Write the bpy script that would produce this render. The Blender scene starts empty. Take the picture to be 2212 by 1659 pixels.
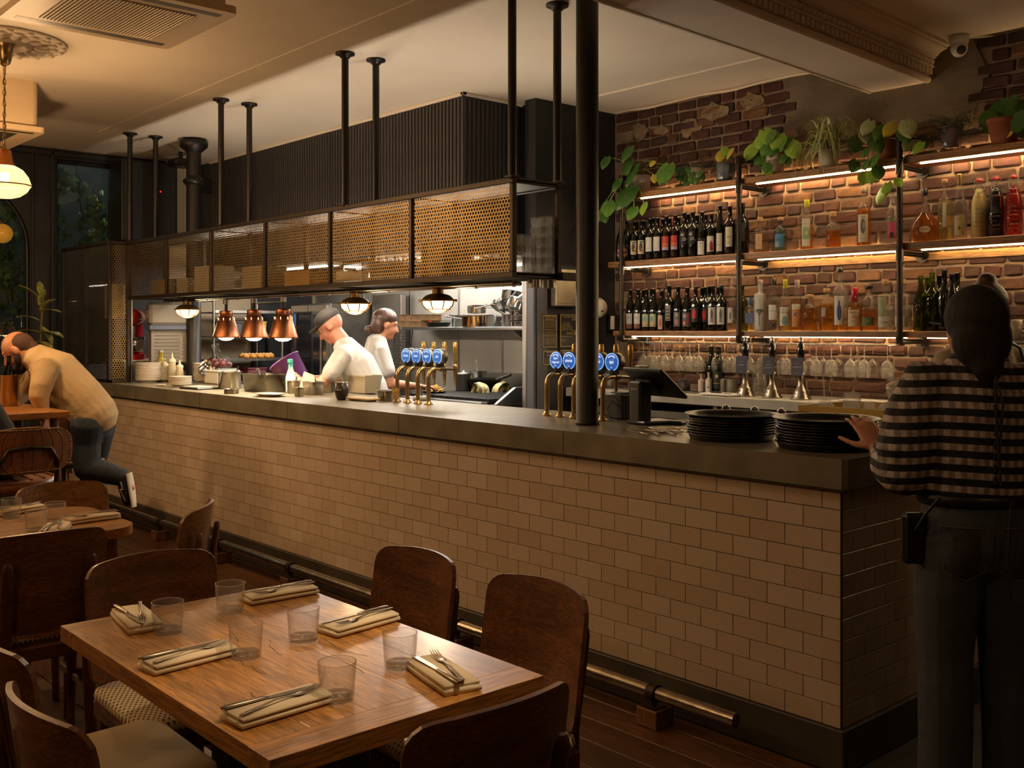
import bpy, bmesh, math, random
from mathutils import Vector, Matrix, Euler
R = random.Random(7)
SC = bpy.context.scene
COL = SC.collection
PI = math.pi
# ---------------------------------------------------------------- camera
F_PX, CX, HY, EYE = 2207.0, 1106.0, 713.0, 1.519
FW = Vector((-.7462, .6657, 0)).normalized()
RT = Vector((FW.y, -FW.x, 0))
UP = Vector((0, 0, 1))
CAM = Vector((1.8586, -3.1697, EYE))
cd = bpy.data.cameras.new('camera')
cam = bpy.data.objects.new('camera', cd)
COL.objects.link(cam)
M = Matrix((RT, UP, -FW)).transposed().to_4x4()
M.translation = CAM
cam.matrix_world = M
cd.sensor_width = 36
cd.lens = F_PX / 2212 * 36
cd.shift_y = (HY - 829.5) / 2212
cd.clip_start = .05
SC.camera = cam
# ---------------------------------------------------------------- world, exposure
wd = bpy.data.worlds.new('night'); SC.world = wd; wd.use_nodes = True
wd.node_tree.nodes['Background'].inputs[0].default_value = (.55, .62, .8, 1)
wd.node_tree.nodes['Background'].inputs[1].default_value = .012
vs = SC.view_settings
vs.view_transform = 'Standard'; vs.look = 'None'; vs.exposure = -0.12; vs.gamma = 1; vs.use_curve_mapping = False
cy = SC.cycles
cy.max_bounces = 7; cy.diffuse_bounces = 4; cy.glossy_bounces = 4; cy.transmission_bounces = 4
cy.transparent_max_bounces = 28; cy.sample_clamp_indirect = 2.5; cy.sample_clamp_direct = 12
cy.caustics_reflective = False; cy.caustics_refractive = False
def srgb(h):
    if not isinstance(h, str): return tuple(h)
    h = h.lstrip('#')
    o = []
    for i in (0, 2, 4):
        c = int(h[i:i+2], 16) / 255
        o.append(c / 12.92 if c <= .04045 else ((c + .055) / 1.055) ** 2.4)
    return tuple(o)
WARM = (1.0, .75, .50)
AMBER = (1.0, .655, .36)
def point(name, loc, power, col=WARM, r=.05):
    l = bpy.data.lights.new(name, 'POINT'); l.energy = power; l.color = col; l.shadow_soft_size = r
    o = bpy.data.objects.new(name, l); COL.objects.link(o); o.location = loc; return o
def spot(name, loc, target, power, col=WARM, ang=80, blend=.6, r=.04):
    l = bpy.data.lights.new(name, 'SPOT'); l.energy = power; l.color = col; l.shadow_soft_size = r
    l.spot_size = math.radians(ang); l.spot_blend = blend
    o = bpy.data.objects.new(name, l); COL.objects.link(o); o.location = loc
    o.rotation_euler = (Vector(target) - Vector(loc)).to_track_quat('-Z', 'Y').to_euler(); return o
def area(name, loc, target, power, sx, sy, col=WARM):
    l = bpy.data.lights.new(name, 'AREA'); l.shape = 'RECTANGLE'; l.size = sx; l.size_y = sy; l.energy = power; l.color = col
    o = bpy.data.objects.new(name, l); COL.objects.link(o); o.location = loc
    o.rotation_euler = (Vector(target) - Vector(loc)).to_track_quat('-Z', 'Y').to_euler(); return o
# unseen pendants and table spots, plus spots added to light the tiles (the one pendant in view has its own light in its builder)
spot('unseen_spotlight', (.35, -1.15, 3.1), (-.08, -1.80, .75), 170, WARM, 26, .35, .02)
spot('unseen_spotlight', (-.75, -1.15, 3.1), (-.62, -1.90, .75), 75, WARM, 30, .5, .02)
spot('unseen_spotlight', (-1.9, -1.5, 3.1), (-2.2, -.1, .5), 6, WARM, 95, .9, .05)  # this and the next two are added to brighten the tile front
spot('unseen_spotlight', (-.6, -1.6, 3.1), (-.5, 0, .65), 15, WARM, 95, .9, .05)
spot('unseen_spotlight', (-3.3, -1.3, 3.1), (-4.2, -.1, .5), 5, WARM, 100, .9, .05)
point('unseen_pendant_bulb', (-2.6, -3.3, 2.385), 58, AMBER, .1)
point('unseen_pendant_bulb', (.2, -4.2, 2.385), 32, AMBER, .1)
point('unseen_pendant_bulb', (2.5, -1.0, 2.385), 13, AMBER, .1)  # added out of view to light the end face of the counter
point('unseen_pendant_bulb', (-5.6, -2.9, 2.385), 165, AMBER, .1)
# kitchen: fluorescent battens light (their tubes are built with the kitchen)
# ---------------------------------------------------------------- projection helpers: a photo pixel met with a real plane
def ray(px, py): return FW + RT * ((px - CX) / F_PX) + UP * ((HY - py) / F_PX)
def onz(px, py, z): r = ray(px, py); return CAM + r * ((z - EYE) / r.z)
def ony(px, py, y): r = ray(px, py); return CAM + r * ((y - CAM.y) / r.y)
def onx(px, py, x): r = ray(px, py); return CAM + r * ((x - CAM.x) / r.x)
# ---------------------------------------------------------------- mesh building
class MB:
    def __init__(s): s.v = []; s.f = []; s.s = []
    def add(s, vs, fs, sm=False, M=None):
        o = len(s.v)
        s.v += [tuple(M @ Vector(p)) for p in vs] if M is not None else [tuple(p) for p in vs]
        s.f += [tuple(i + o for i in f) for f in fs]; s.s += [sm] * len(fs); return s
    def box(s, a, b, c=0, M=None):
        a, b = [min(p, q) for p, q in zip(a, b)], [max(p, q) for p, q in zip(a, b)]
        if c <= 0:
            vs = [(x, y, z) for x in (a[0], b[0]) for y in (a[1], b[1]) for z in (a[2], b[2])]
            return s.add(vs, [(0,1,3,2),(4,6,7,5),(0,4,5,1),(2,3,7,6),(0,2,6,4),(1,5,7,3)], False, M)
        c = min(c, *[(q - p) * .49 for p, q in zip(a, b)])
        vs = []; ix = {}
        for sx in (0, 1):
            for sy in (0, 1):
                for sz in (0, 1):
                    for k in range(3):
                        sg = (sx, sy, sz)
                        ix[sg, k] = len(vs)
                        vs.append([(a, b)[sg[i]][i] + (0 if i == k else (c if sg[i] == 0 else -c)) for i in range(3)])
        fs = []
        for k in range(3):
            i, j = [q for q in range(3) if q != k]
            for sg in (0, 1):
                def C(u, v):
                    t = [0, 0, 0]; t[k] = sg; t[i] = u; t[j] = v; return tuple(t)
                fs.append([ix[C(u, v), k] for u, v in ((0,0),(1,0),(1,1),(0,1))])
            for u in (0, 1):
                for v in (0, 1):
                    def D(w):
                        t = [0, 0, 0]; t[k] = w; t[i] = u; t[j] = v; return tuple(t)
                    fs.append([ix[D(0), i], ix[D(1), i], ix[D(1), j], ix[D(0), j]])
        for sx in (0, 1):
            for sy in (0, 1):
                for sz in (0, 1): fs.append([ix[(sx, sy, sz), k] for k in range(3)])
        return s.add(vs, fs, False, M)
    def tube(s, pts, r, n=8, caps=True, closed=False, M=None, flat=1.0, sm=True, ref=None):
        pts = [Vector(p) for p in pts]; m = len(pts)
        rs = r if isinstance(r, (list, tuple)) else [r] * m
        T = []
        for i in range(m):
            if closed: t = pts[(i + 1) % m] - pts[i - 1]
            else: t = pts[min(i + 1, m - 1)] - pts[max(i - 1, 0)]
            T.append(t.normalized())
        a = Vector(ref) if ref else (Vector((0, 0, 1)) if abs(T[0].z) < .9 else Vector((1, 0, 0)))
        nrm = (a - T[0] * a.dot(T[0])).normalized()
        vs = []; fs = []
        for i in range(m):
            if i:
                nrm = nrm - T[i] * nrm.dot(T[i])
                nrm = nrm.normalized() if nrm.length > 1e-6 else T[i].orthogonal().normalized()
            bn = T[i].cross(nrm)
            rr = rs[i]
            ra, rb = rr if isinstance(rr, (list, tuple)) else (rr, rr * flat)
            for k in range(n):
                t = 2 * PI * k / n
                vs.append(pts[i] + nrm * (math.cos(t) * ra) + bn * (math.sin(t) * rb))
        for i in range(m if closed else m - 1):
            for k in range(n):
                a0 = i * n + k; a1 = i * n + (k + 1) % n
                b0 = ((i + 1) % m) * n + k; b1 = ((i + 1) % m) * n + (k + 1) % n
                fs.append((a0, a1, b1, b0))
        s.add(vs, fs, sm, M)
        if caps and not closed:
            s.add(vs[:n], [tuple(range(n))[::-1]], False, M); s.add(vs[-n:], [tuple(range(n))], False, M)
        return s
    def cyl(s, p0, p1, r0, r1=None, n=16, caps=True, M=None): return s.tube([p0, p1], [r0, r0 if r1 is None else r1], n, caps, M=M)
    def lathe(s, prof, n=20, M=None, sm=True, a0=0, a1=2 * PI):
        full = abs(a1 - a0 - 2 * PI) < 1e-6; k = n if full else n + 1; vs = []; fs = []
        for r, z in prof:
            for i in range(k):
                t = a0 + (a1 - a0) * i / n
                vs.append((r * math.cos(t), r * math.sin(t), z))
        for j in range(len(prof) - 1):
            for i in range(n):
                q = (i + 1) % k
                f = [j * k + i, j * k + q, (j + 1) * k + q, (j + 1) * k + i]
                if prof[j][0] < 1e-7: f = [f[0], f[2], f[3]]
                elif prof[j + 1][0] < 1e-7: f = [f[0], f[1], f[2]]
                fs.append(tuple(f))
        return s.add(vs, fs, sm, M)
    def prism(s, poly, z0, z1, M=None, sm=False):
        n = len(poly)
        vs = [(x, y, z0) for x, y in poly] + [(x, y, z1) for x, y in poly]
        fs = [tuple(range(n))[::-1], tuple(range(n, 2 * n))]
        s.add(vs, fs, False, M)
        return s.add(vs, [(i, (i + 1) % n, n + (i + 1) % n, n + i) for i in range(n)], sm, M)
    def ball(s, c, r, n=12, m=8, M=None):
        r = r if isinstance(r, (list, tuple)) else (r, r, r)
        vs = [(c[0], c[1], c[2] - r[2])]
        for j in range(1, m):
            p = -PI / 2 + PI * j / m
            for i in range(n):
                t = 2 * PI * i / n
                vs.append((c[0] + r[0] * math.cos(p) * math.cos(t), c[1] + r[1] * math.cos(p) * math.sin(t), c[2] + r[2] * math.sin(p)))
        vs.append((c[0], c[1], c[2] + r[2])); L = len(vs) - 1
        fs = [(0, 1 + (i + 1) % n, 1 + i) for i in range(n)]
        for j in range(m - 2):
            for i in range(n): fs.append((1 + j*n + i, 1 + j*n + (i+1) % n, 1 + (j+1)*n + (i+1) % n, 1 + (j+1)*n + i))
        fs += [(L, 1 + (m-2)*n + i, 1 + (m-2)*n + (i+1) % n) for i in range(n)]
        return s.add(vs, fs, True, M)
    def grid(s, fn, nu, nv, M=None, sm=True):
        vs = [fn(i / nu, j / nv) for j in range(nv + 1) for i in range(nu + 1)]
        fs = [(j*(nu+1)+i, j*(nu+1)+i+1, (j+1)*(nu+1)+i+1, (j+1)*(nu+1)+i) for j in range(nv) for i in range(nu)]
        return s.add(vs, fs, sm, M)
    def slab(s, fn, nu, nv, th, M=None, sm=True):
        # a sheet fn(u,v) -> (point, normal) given a thickness th, closed
        A = []; B = []
        for j in range(nv + 1):
            for i in range(nu + 1):
                p, nn = fn(i / nu, j / nv); A.append(Vector(p) + nn * th / 2); B.append(Vector(p) - nn * th / 2)
        w = nu + 1; o = len(A); q = lambda i, j: j * w + i
        fs = [(q(i,j), q(i+1,j), q(i+1,j+1), q(i,j+1)) for j in range(nv) for i in range(nu)]
        s.add(A + B, fs + [tuple(x + o for x in f[::-1]) for f in fs], sm, M)
        rim = [q(i,0) for i in range(w)] + [q(nu,j) for j in range(1, nv+1)] + [q(i,nv) for i in range(nu-1,-1,-1)] + [q(0,j) for j in range(nv-1,0,-1)]
        L = len(rim)
        return s.add([A[i] for i in rim] + [B[i] for i in rim], [(i, (i+1) % L, L + (i+1) % L, L + i) for i in range(L)], False, M)
    def mesh(s, name, recalc=True):
        me = bpy.data.meshes.new(name); me.from_pydata(s.v, [], s.f); me.polygons.foreach_set('use_smooth', s.s)
        if recalc:
            b = bmesh.new(); b.from_mesh(me); bmesh.ops.recalc_face_normals(b, faces=b.faces[:]); b.to_mesh(me); b.free()
        me.update(); return me
    def build(s, name, m, parent=None, loc=None, rot=None, recalc=True):
        return obj(name, s.mesh(name, recalc), m, parent, loc, rot)
def obj(name, me, m=None, parent=None, loc=None, rot=None, scl=None):
    if m is not None:
        if len(me.materials) == 0: me.materials.append(m)
        elif me.materials[0] != m: me = me.copy(); me.materials[0] = m
    o = bpy.data.objects.new(name, me); COL.objects.link(o)
    if parent is not None: o.parent = parent
    if loc is not None: o.location = loc
    if rot is not None: o.rotation_euler = rot
    if scl is not None: o.scale = scl
    return o
def tag(o, label=None, cat=None, group=None, kind=None):
    if label: o['label'] = label
    if cat: o['category'] = cat
    if group: o['group'] = group
    if kind: o['kind'] = kind
    return o
def thing(name, label, cat, loc=(0, 0, 0), rz=0, group=None, rot=None):
    o = bpy.data.objects.new(name, None); COL.objects.link(o); o.empty_display_size = .05
    o.location = loc; o.rotation_euler = rot or (0, 0, rz)
    return tag(o, label, cat, group)
def copy_tree(o, parent=None, loc=None, rz=None, label=None, group=None):
    c = o.copy(); COL.objects.link(c); c.parent = parent
    if loc is not None: c.location = loc
    if rz is not None: c.rotation_euler = (0, 0, rz)
    if label: c['label'] = label
    if group: c['group'] = group
    for ch in o.children: copy_tree(ch, c)
    return c
def struct(o, label=None, cat=None): return tag(o, label, cat, None, 'structure')
def Tm(x=0, y=0, z=0, rx=0, ry=0, rz=0, s=1): return Matrix.Translation((x, y, z)) @ Euler((rx, ry, rz)).to_matrix().to_4x4() @ Matrix.Scale(s, 4)
_tx = {}
def text_mesh(body, size, align='CENTER'):
    k = (body, size, align)
    if k not in _tx:
        cu = bpy.data.curves.new('lettering', 'FONT'); cu.body = body; cu.size = size; cu.resolution_u = 2
        cu.align_x = align; cu.align_y = 'CENTER'
        o = bpy.data.objects.new('lettering', cu); COL.objects.link(o)
        me = bpy.data.meshes.new_from_object(o); COL.objects.unlink(o); bpy.data.objects.remove(o)
        me.materials.clear(); _tx[k] = me
    return _tx[k]
def text(body, size, m, parent, loc, rot, wrap=0, align='CENTER', name='lettering'):
    me = text_mesh(body, size, align).copy()
    if wrap:
        for v in me.vertices:
            a = v.co.x / wrap; v.co = Vector((wrap * math.sin(a), v.co.y, wrap * math.cos(a) - wrap))
    return obj(name, me, m, parent, loc, rot)
# ---------------------------------------------------------------- materials (all procedural)
_m = {}
def mat(name, col, rough=.5, metal=0., spec=.5, var=None, vs=6., bump=0., bs=60., coat=0., emit=0., ecol=None, sheen=0., stretch=None, trans=0., sss=0., bd=.004):
    if name in _m: return _m[name]
    m = bpy.data.materials.new(name); m.use_nodes = True; nt = m.node_tree; N = nt.nodes; L = nt.links
    b = N['Principled BSDF']; c = srgb(col)
    b.inputs['Base Color'].default_value = (*c, 1); b.inputs['Roughness'].default_value = rough; b.inputs['Metallic'].default_value = metal
    b.inputs['Specular IOR Level'].default_value = spec
    if coat: b.inputs['Coat Weight'].default_value = coat; b.inputs['Coat Roughness'].default_value = .12
    if sheen: b.inputs['Sheen Weight'].default_value = sheen
    if trans: b.inputs['Transmission Weight'].default_value = trans
    if sss: b.inputs['Subsurface Weight'].default_value = sss; b.inputs['Subsurface Radius'].default_value = (.02, .008, .004)
    if emit: b.inputs['Emission Color'].default_value = (*(srgb(ecol) if ecol else c), 1); b.inputs['Emission Strength'].default_value = emit
    if var or bump:
        tc = N.new('ShaderNodeTexCoord'); mp = N.new('ShaderNodeMapping'); L.new(tc.outputs['Object'], mp.inputs[0])
        if stretch: mp.inputs['Scale'].default_value = stretch
    if var:
        n = N.new('ShaderNodeTexNoise'); n.inputs['Scale'].default_value = vs; n.inputs['Detail'].default_value = 5; L.new(mp.outputs[0], n.inputs[0])
        r = N.new('ShaderNodeMapRange'); r.inputs[1].default_value = .3; r.inputs[2].default_value = .7; L.new(n.outputs[0], r.inputs[0])
        x = N.new('ShaderNodeMix'); x.data_type = 'RGBA'; x.inputs[6].default_value = (*c, 1); x.inputs[7].default_value = (*srgb(var), 1)
        L.new(r.outputs[0], x.inputs[0]); L.new(x.outputs[2], b.inputs['Base Color'])
    if bump:
        n = N.new('ShaderNodeTexNoise'); n.inputs['Scale'].default_value = bs; n.inputs['Detail'].default_value = 4; L.new(mp.outputs[0], n.inputs[0])
        u = N.new('ShaderNodeBump'); u.inputs['Strength'].default_value = bump; u.inputs['Distance'].default_value = bd
        L.new(n.outputs[0], u.inputs['Height']); L.new(u.outputs[0], b.inputs['Normal'])
    _m[name] = m; return m
def wood(name, c1, c2, c3=None, rough=.4, axis=0, scale=1., coat=0., rand=.25, grain=.5):
    if name in _m: return _m[name]
    m = bpy.data.materials.new(name); m.use_nodes = True; nt = m.node_tree; N = nt.nodes; L = nt.links; b = N['Principled BSDF']
    tc = N.new('ShaderNodeTexCoord'); oi = N.new('ShaderNodeObjectInfo'); va = N.new('ShaderNodeVectorMath'); va.operation = 'ADD'
    mu = N.new('ShaderNodeMath'); mu.operation = 'MULTIPLY'; mu.inputs[1].default_value = 17.3; L.new(oi.outputs['Random'], mu.inputs[0])
    L.new(tc.outputs['Object'], va.inputs[0]); L.new(mu.outputs[0], va.inputs[1])
    mp = N.new('ShaderNodeMapping'); sc = [9 * scale] * 3; sc[axis] = .8 * scale; mp.inputs['Scale'].default_value = sc; L.new(va.outputs[0], mp.inputs[0])
    n1 = N.new('ShaderNodeTexNoise'); n1.inputs['Scale'].default_value = 1.6; n1.inputs['Detail'].default_value = 6; n1.inputs['Distortion'].default_value = .6; L.new(mp.outputs[0], n1.inputs[0])
    n2 = N.new('ShaderNodeTexNoise'); n2.inputs['Scale'].default_value = 16; n2.inputs['Detail'].default_value = 3; L.new(mp.outputs[0], n2.inputs[0])
    rp = N.new('ShaderNodeValToRGB'); rp.color_ramp.elements[0].position = .32; rp.color_ramp.elements[1].position = .68
    rp.color_ramp.elements[0].color = (*srgb(c1), 1); rp.color_ramp.elements[1].color = (*srgb(c2), 1); L.new(n1.outputs[0], rp.inputs[0])
    r2 = N.new('ShaderNodeMapRange'); r2.inputs[1].default_value = .35; r2.inputs[2].default_value = .65; r2.inputs[3].default_value = 1 - grain; r2.inputs[4].default_value = 1.1; L.new(n2.outputs[0], r2.inputs[0])
    x = N.new('ShaderNodeMix'); x.data_type = 'RGBA'; x.blend_type = 'MULTIPLY'; x.inputs[0].default_value = 1; L.new(rp.outputs[0], x.inputs[6]); L.new(r2.outputs[0], x.inputs[7])
    hs = N.new('ShaderNodeHueSaturation'); r3 = N.new('ShaderNodeMapRange'); r3.inputs[3].default_value = 1 - rand; r3.inputs[4].default_value = 1 + rand; L.new(oi.outputs['Random'], r3.inputs[0])
    L.new(r3.outputs[0], hs.inputs['Value']); L.new(x.outputs[2], hs.inputs['Color']); L.new(hs.outputs[0], b.inputs['Base Color'])
    b.inputs['Roughness'].default_value = rough
    if coat: b.inputs['Coat Weight'].default_value = coat; b.inputs['Coat Roughness'].default_value = .15
    u = N.new('ShaderNodeBump'); u.inputs['Strength'].default_value = .15; u.inputs['Distance'].default_value = .002; L.new(n2.outputs[0], u.inputs['Height']); L.new(u.outputs[0], b.inputs['Normal'])
    _m[name] = m; return m
def glass(name, tint=(1, 1, 1), gloss=.04, rough=.02, edge=.5, body=.03, rim=.8):
    # thin clear glass: tinted see-through, a Fresnel-like edge reflection and a trace of surface haze
    if name in _m: return _m[name]
    m = bpy.data.materials.new(name); m.use_nodes = True; nt = m.node_tree; N = nt.nodes; L = nt.links
    N.remove(N['Principled BSDF'])
    t = N.new('ShaderNodeBsdfTransparent'); g = N.new('ShaderNodeBsdfGlossy'); g.inputs['Roughness'].default_value = rough
    lw = N.new('ShaderNodeLayerWeight'); lw.inputs['Blend'].default_value = .5
    pw = N.new('ShaderNodeMath'); pw.operation = 'POWER'; pw.inputs[1].default_value = 3.5; L.new(lw.outputs['Facing'], pw.inputs[0])
    rp = N.new('ShaderNodeMapRange'); rp.inputs[3].default_value = gloss; rp.inputs[4].default_value = edge; L.new(pw.outputs[0], rp.inputs[0])
    c = srgb(tint); mc_ = N.new('ShaderNodeMix'); mc_.data_type = 'RGBA'; mc_.inputs[6].default_value = (*c, 1); mc_.inputs[7].default_value = (*[q * rim for q in c], 1); L.new(pw.outputs[0], mc_.inputs[0]); L.new(mc_.outputs[2], t.inputs[0])
    d = N.new('ShaderNodeBsdfTranslucent'); d.inputs[0].default_value = (*[min(1, q + .1) for q in c], 1); m0 = N.new('ShaderNodeMixShader'); m0.inputs[0].default_value = body; L.new(t.outputs[0], m0.inputs[1]); L.new(d.outputs[0], m0.inputs[2])
    mx = N.new('ShaderNodeMixShader'); L.new(rp.outputs[0], mx.inputs[0]); L.new(m0.outputs[0], mx.inputs[1]); L.new(g.outputs[0], mx.inputs[2])
    L.new(mx.outputs[0], N['Material Output'].inputs[0]); _m[name] = m; return m
def dots(name, c1, c2, sx, sy):
    # woven fabric with small dark lozenges in rows
    if name in _m: return _m[name]
    m = mat(name, c1, .9, bump=.25, bs=900.); nt = m.node_tree; N = nt.nodes; L = nt.links; b = N['Principled BSDF']
    tc = N.new('ShaderNodeTexCoord'); sp = N.new('ShaderNodeSeparateXYZ'); L.new(tc.outputs['Object'], sp.inputs[0])
    def mt(op, *a):
        q = N.new('ShaderNodeMath'); q.operation = op
        for i, z in enumerate(a):
            if isinstance(z, (int, float)): q.inputs[i].default_value = z
            else: L.new(z, q.inputs[i])
        return q.outputs[0]
    u = mt('MULTIPLY', sp.outputs[0], 1 / sx); v = mt('MULTIPLY', sp.outputs[1], 1 / sy)
    u = mt('ADD', u, mt('MULTIPLY', mt('FLOOR', v), .5))
    du = mt('ABSOLUTE', mt('SUBTRACT', mt('FRACT', u), .5)); dv = mt('ABSOLUTE', mt('SUBTRACT', mt('FRACT', v), .5))
    k = mt('LESS_THAN', mt('ADD', mt('MULTIPLY', du, 1.0), mt('MULTIPLY', dv, .8)), .30)
    x = N.new('ShaderNodeMix'); x.data_type = 'RGBA'; x.inputs[6].default_value = (*srgb(c1), 1); x.inputs[7].default_value = (*srgb(c2), 1); L.new(k, x.inputs[0]); L.new(x.outputs[2], b.inputs['Base Color'])
    return m
def island(name, cols, rough=.8, bump=.5, bs=90., nv=.24):
    # colour picked per piece (mesh island and object), for bricks and tiles
    if name in _m: return _m[name]
    m = mat(name, cols[0], rough, bump=bump, bs=bs); nt = m.node_tree; N = nt.nodes; L = nt.links; b = N['Principled BSDF']
    g = N.new('ShaderNodeNewGeometry'); oi = N.new('ShaderNodeObjectInfo'); a = N.new('ShaderNodeMath'); a.operation = 'ADD'
    L.new(g.outputs['Random Per Island'], a.inputs[0]); L.new(oi.outputs['Random'], a.inputs[1])
    f = N.new('ShaderNodeMath'); f.operation = 'FRACT'; L.new(a.outputs[0], f.inputs[0])
    rp = N.new('ShaderNodeValToRGB'); el = rp.color_ramp.elements; n = len(cols)
    for i, c in enumerate(cols):
        e = el[i] if i < 2 else el.new(1)
        e.position = i / (n - 1)
    for i, c in enumerate(cols): el[i].position = i / (n - 1); el[i].color = (*srgb(c), 1)
    rp.color_ramp.interpolation = 'LINEAR'; L.new(f.outputs[0], rp.inputs[0])
    tc = N.new('ShaderNodeTexCoord'); nz = N.new('ShaderNodeTexNoise'); nz.inputs['Scale'].default_value = 22; nz.inputs['Detail'].default_value = 6; L.new(tc.outputs['Object'], nz.inputs[0])
    r2 = N.new('ShaderNodeMapRange'); r2.inputs[1].default_value = .3; r2.inputs[2].default_value = .7; r2.inputs[3].default_value = 1 - nv; r2.inputs[4].default_value = 1 + nv * .8; L.new(nz.outputs[0], r2.inputs[0])
    x = N.new('ShaderNodeMix'); x.data_type = 'RGBA'; x.blend_type = 'MULTIPLY'; x.inputs[0].default_value = 1; L.new(rp.outputs[0], x.inputs[6]); L.new(r2.outputs[0], x.inputs[7]); L.new(x.outputs[2], b.inputs['Base Color'])
    return m
def glow(name, col, s):
    if name in _m: return _m[name]
    m = bpy.data.materials.new(name); m.use_nodes = True; N = m.node_tree.nodes; N.remove(N['Principled BSDF'])
    e = N.new('ShaderNodeEmission'); e.inputs[0].default_value = (*srgb(col), 1); e.inputs[1].default_value = s
    m.node_tree.links.new(e.outputs[0], N['Material Output'].inputs[0]); _m[name] = m; return m
CEIL = mat('ceiling_paint', 'e3d8c8', .75, bump=.05, bs=6., var='d6c9b8', vs=1.2)
PLAST = mat('cornice_plaster', 'd8c9b4', .8, bump=.1, bs=80.)
BLACK = mat('black_paint', '17161a', .55, var='1d1c20', vs=4.)
BLACKM = mat('black_metal', '161413', .42, .3, var='211c18', vs=14., bump=.1, bs=120.)
IRON = mat('dark_bronze_frame', '2b2119', .5, .5, var='372a1e', vs=20.)
BRASSM = mat('brass_mesh', '9c8150', .45, .85, var='7a6238', vs=5.)
BRASS = mat('brass', 'c8ad7c', .28, 1., var='a58a5c', vs=9.)
ABRASS = mat('aged_brass', 'a58452', .38, .9, var='7a5f38', vs=18.)
ZINC = mat('zinc_top', '9a927e', .28, .4, var='787160', vs=5., bump=.05, bs=30.)
STEEL = mat('brushed_steel', 'b9b7b2', .28, 1., var='94928e', vs=3., bump=.03, bs=300., stretch=(1, 1, .05))
STEELW = mat('steel_wall', 'b5b1aa', .38, .55, var='96928b', vs=2.5, stretch=(1, 1, .25))
POLISH = mat('polished_steel', 'd0cfcc', .12, 1.)
DSTEEL = mat('dull_steel', '6e6c68', .42, .9, var='55524d', vs=6.)
COPPER = mat('brushed_copper', 'b57a5a', .4, 1., var='985f42', vs=3., stretch=(20, 20, .6))
PIPE = mat('pipe_iron', '2e2a28', .45, .7, var='3a332d', vs=22.)
PLASTER = mat('cement_render', '6f6250', .95, var='54493b', vs=5., bump=.9, bs=22.)
MORTAR = mat('mortar', '86705a', .95, var='5f5040', vs=9., bump=1., bs=50.)
BRICK = island('old_brick', ['331a13', '3d1e15', '2e1a15', '432218', '39221a', '301b16', '47291e', '5e4028', '2f1c18', '3d2218', '291a18', '644426', '382018', '432016', '2d1b17'], .9, .9, 70., .36)
TILE = island('glazed_tile', ['c6b39c', 'c0ab93', 'cab8a2', 'bca68e', 'c4b098'], .2, .03, 12., .04)
GROUT = mat('dark_grout', '2e261f', .9)
OAK = wood('oak_plank', '8a5a30', '5f3a1c', rough=.38, axis=0)
OAKTOP = wood('oak_tabletop', 'bd8440', '8a5a26', rough=.28, axis=0, scale=1.1, coat=.5, rand=.18)
OAKTOPY = wood('oak_tabletop_across', 'b98240', '885824', rough=.28, axis=1, scale=1.1, coat=.5, rand=.15)
PLY = wood('walnut_ply', '825230', '5c381f', rough=.38, axis=0, scale=1.5, coat=.15, rand=.12)
PLYL = wood('oak_ply', '9a6a38', '77491f', rough=.38, axis=0, scale=1.5, coat=.15, rand=.1)
LEGW = wood('walnut_leg', '6e4223', '4c2b15', rough=.4, axis=2, scale=1.6, rand=.1)
LEGL = wood('oak_leg', '8f6133', '6d431f', rough=.4, axis=2, scale=1.6, rand=.1)
FLOORW = wood('floor_board', '6a4426', '452a17', rough=.36, axis=0, scale=.8, rand=.35)
SHELFW = wood('shelf_timber', 'b07c48', '80562f', rough=.5, axis=0, scale=.9, rand=.1)
BLOCKW = wood('bracket_block', '7d5531', '5b3a20', rough=.6, axis=2)
CREAM = mat('cream_napkin', 'd9c39c', .9, sheen=.3, bump=.2, bs=500.)
CHINA = mat('white_china', 'e6dccb', .2, coat=.3)
WHITE = mat('white_plastic', 'dcd8d0', .4)
BEIGEP = mat('beige_casing', 'cbb391', .45)
DOTS = dots('dotted_upholstery', 'cbb48c', '2e2822', .016, .0125)
TOWEL = mat('towel_cover', 'bda985', .95, bump=.9, bs=320.)
SKIN = mat('skin', 'c08a6a', .5, sss=.1, var='b37a5b', vs=9.)
SKINP = mat('pale_skin', 'c9967a', .5, sss=.1, var='b98468', vs=9.)
HAIRB = mat('dark_brown_hair', '120b08', .8, var='1a110d', vs=40., stretch=(1, 1, .15), bump=.6, bs=120.)
HAIRL = mat('brown_hair', '4d3020', .42, var='37221a', vs=60., stretch=(1, 1, .2), bump=.5, bs=160.)
DENIM = mat('dark_denim', '232a35', .85, var='2e3642', vs=40., bump=.3, bs=400.)
DENIMK = mat('charcoal_denim', '363c45', .85, var='42484f', vs=30., bump=.3, bs=400.)
DENIMB = mat('blue_denim', '4c5a6c', .85, var='5b697a', vs=30., bump=.3, bs=400.)
TWHITE = mat('white_cotton', 'd6d3cf', .85, bump=.7, bs=7., bd=.03)
LINEN = mat('beige_linen', 'bba27c', .85, bump=.7, bs=6., bd=.03, var='b59a70', vs=8.)
CLEAR = glass('clear_glass', 'f9faf9')
TUMB = glass('tumbler_glass', 'fbfaf7', .03, .02, .40, .015)
LEDM = glow('led_strip', 'ffdda8', 84.)
LEAF = mat('leaf_green', '3f6a26', .4, var='5d8a33', vs=5., coat=.1)
LEAFD = mat('leaf_dark', '2c4f1f', .38, var='3d6628', vs=5., coat=.1)
LEAFY = mat('leaf_yellow', 'a7a63a', .4, var='c4a53a', vs=5.)
STEMG = mat('stem_green', '8a9a4c', .5)
TERRA = mat('terracotta', '8b4e30', .85, var='9e6040', vs=9.)
SOIL = mat('potting_soil', '2a1d14', .95, bump=.8, bs=90.)
# ================================================================ THE SETTING
CZ = 3.17            # ceiling height
WX = -7.85           # left end wall
WY = 2.62            # back wall face
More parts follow.
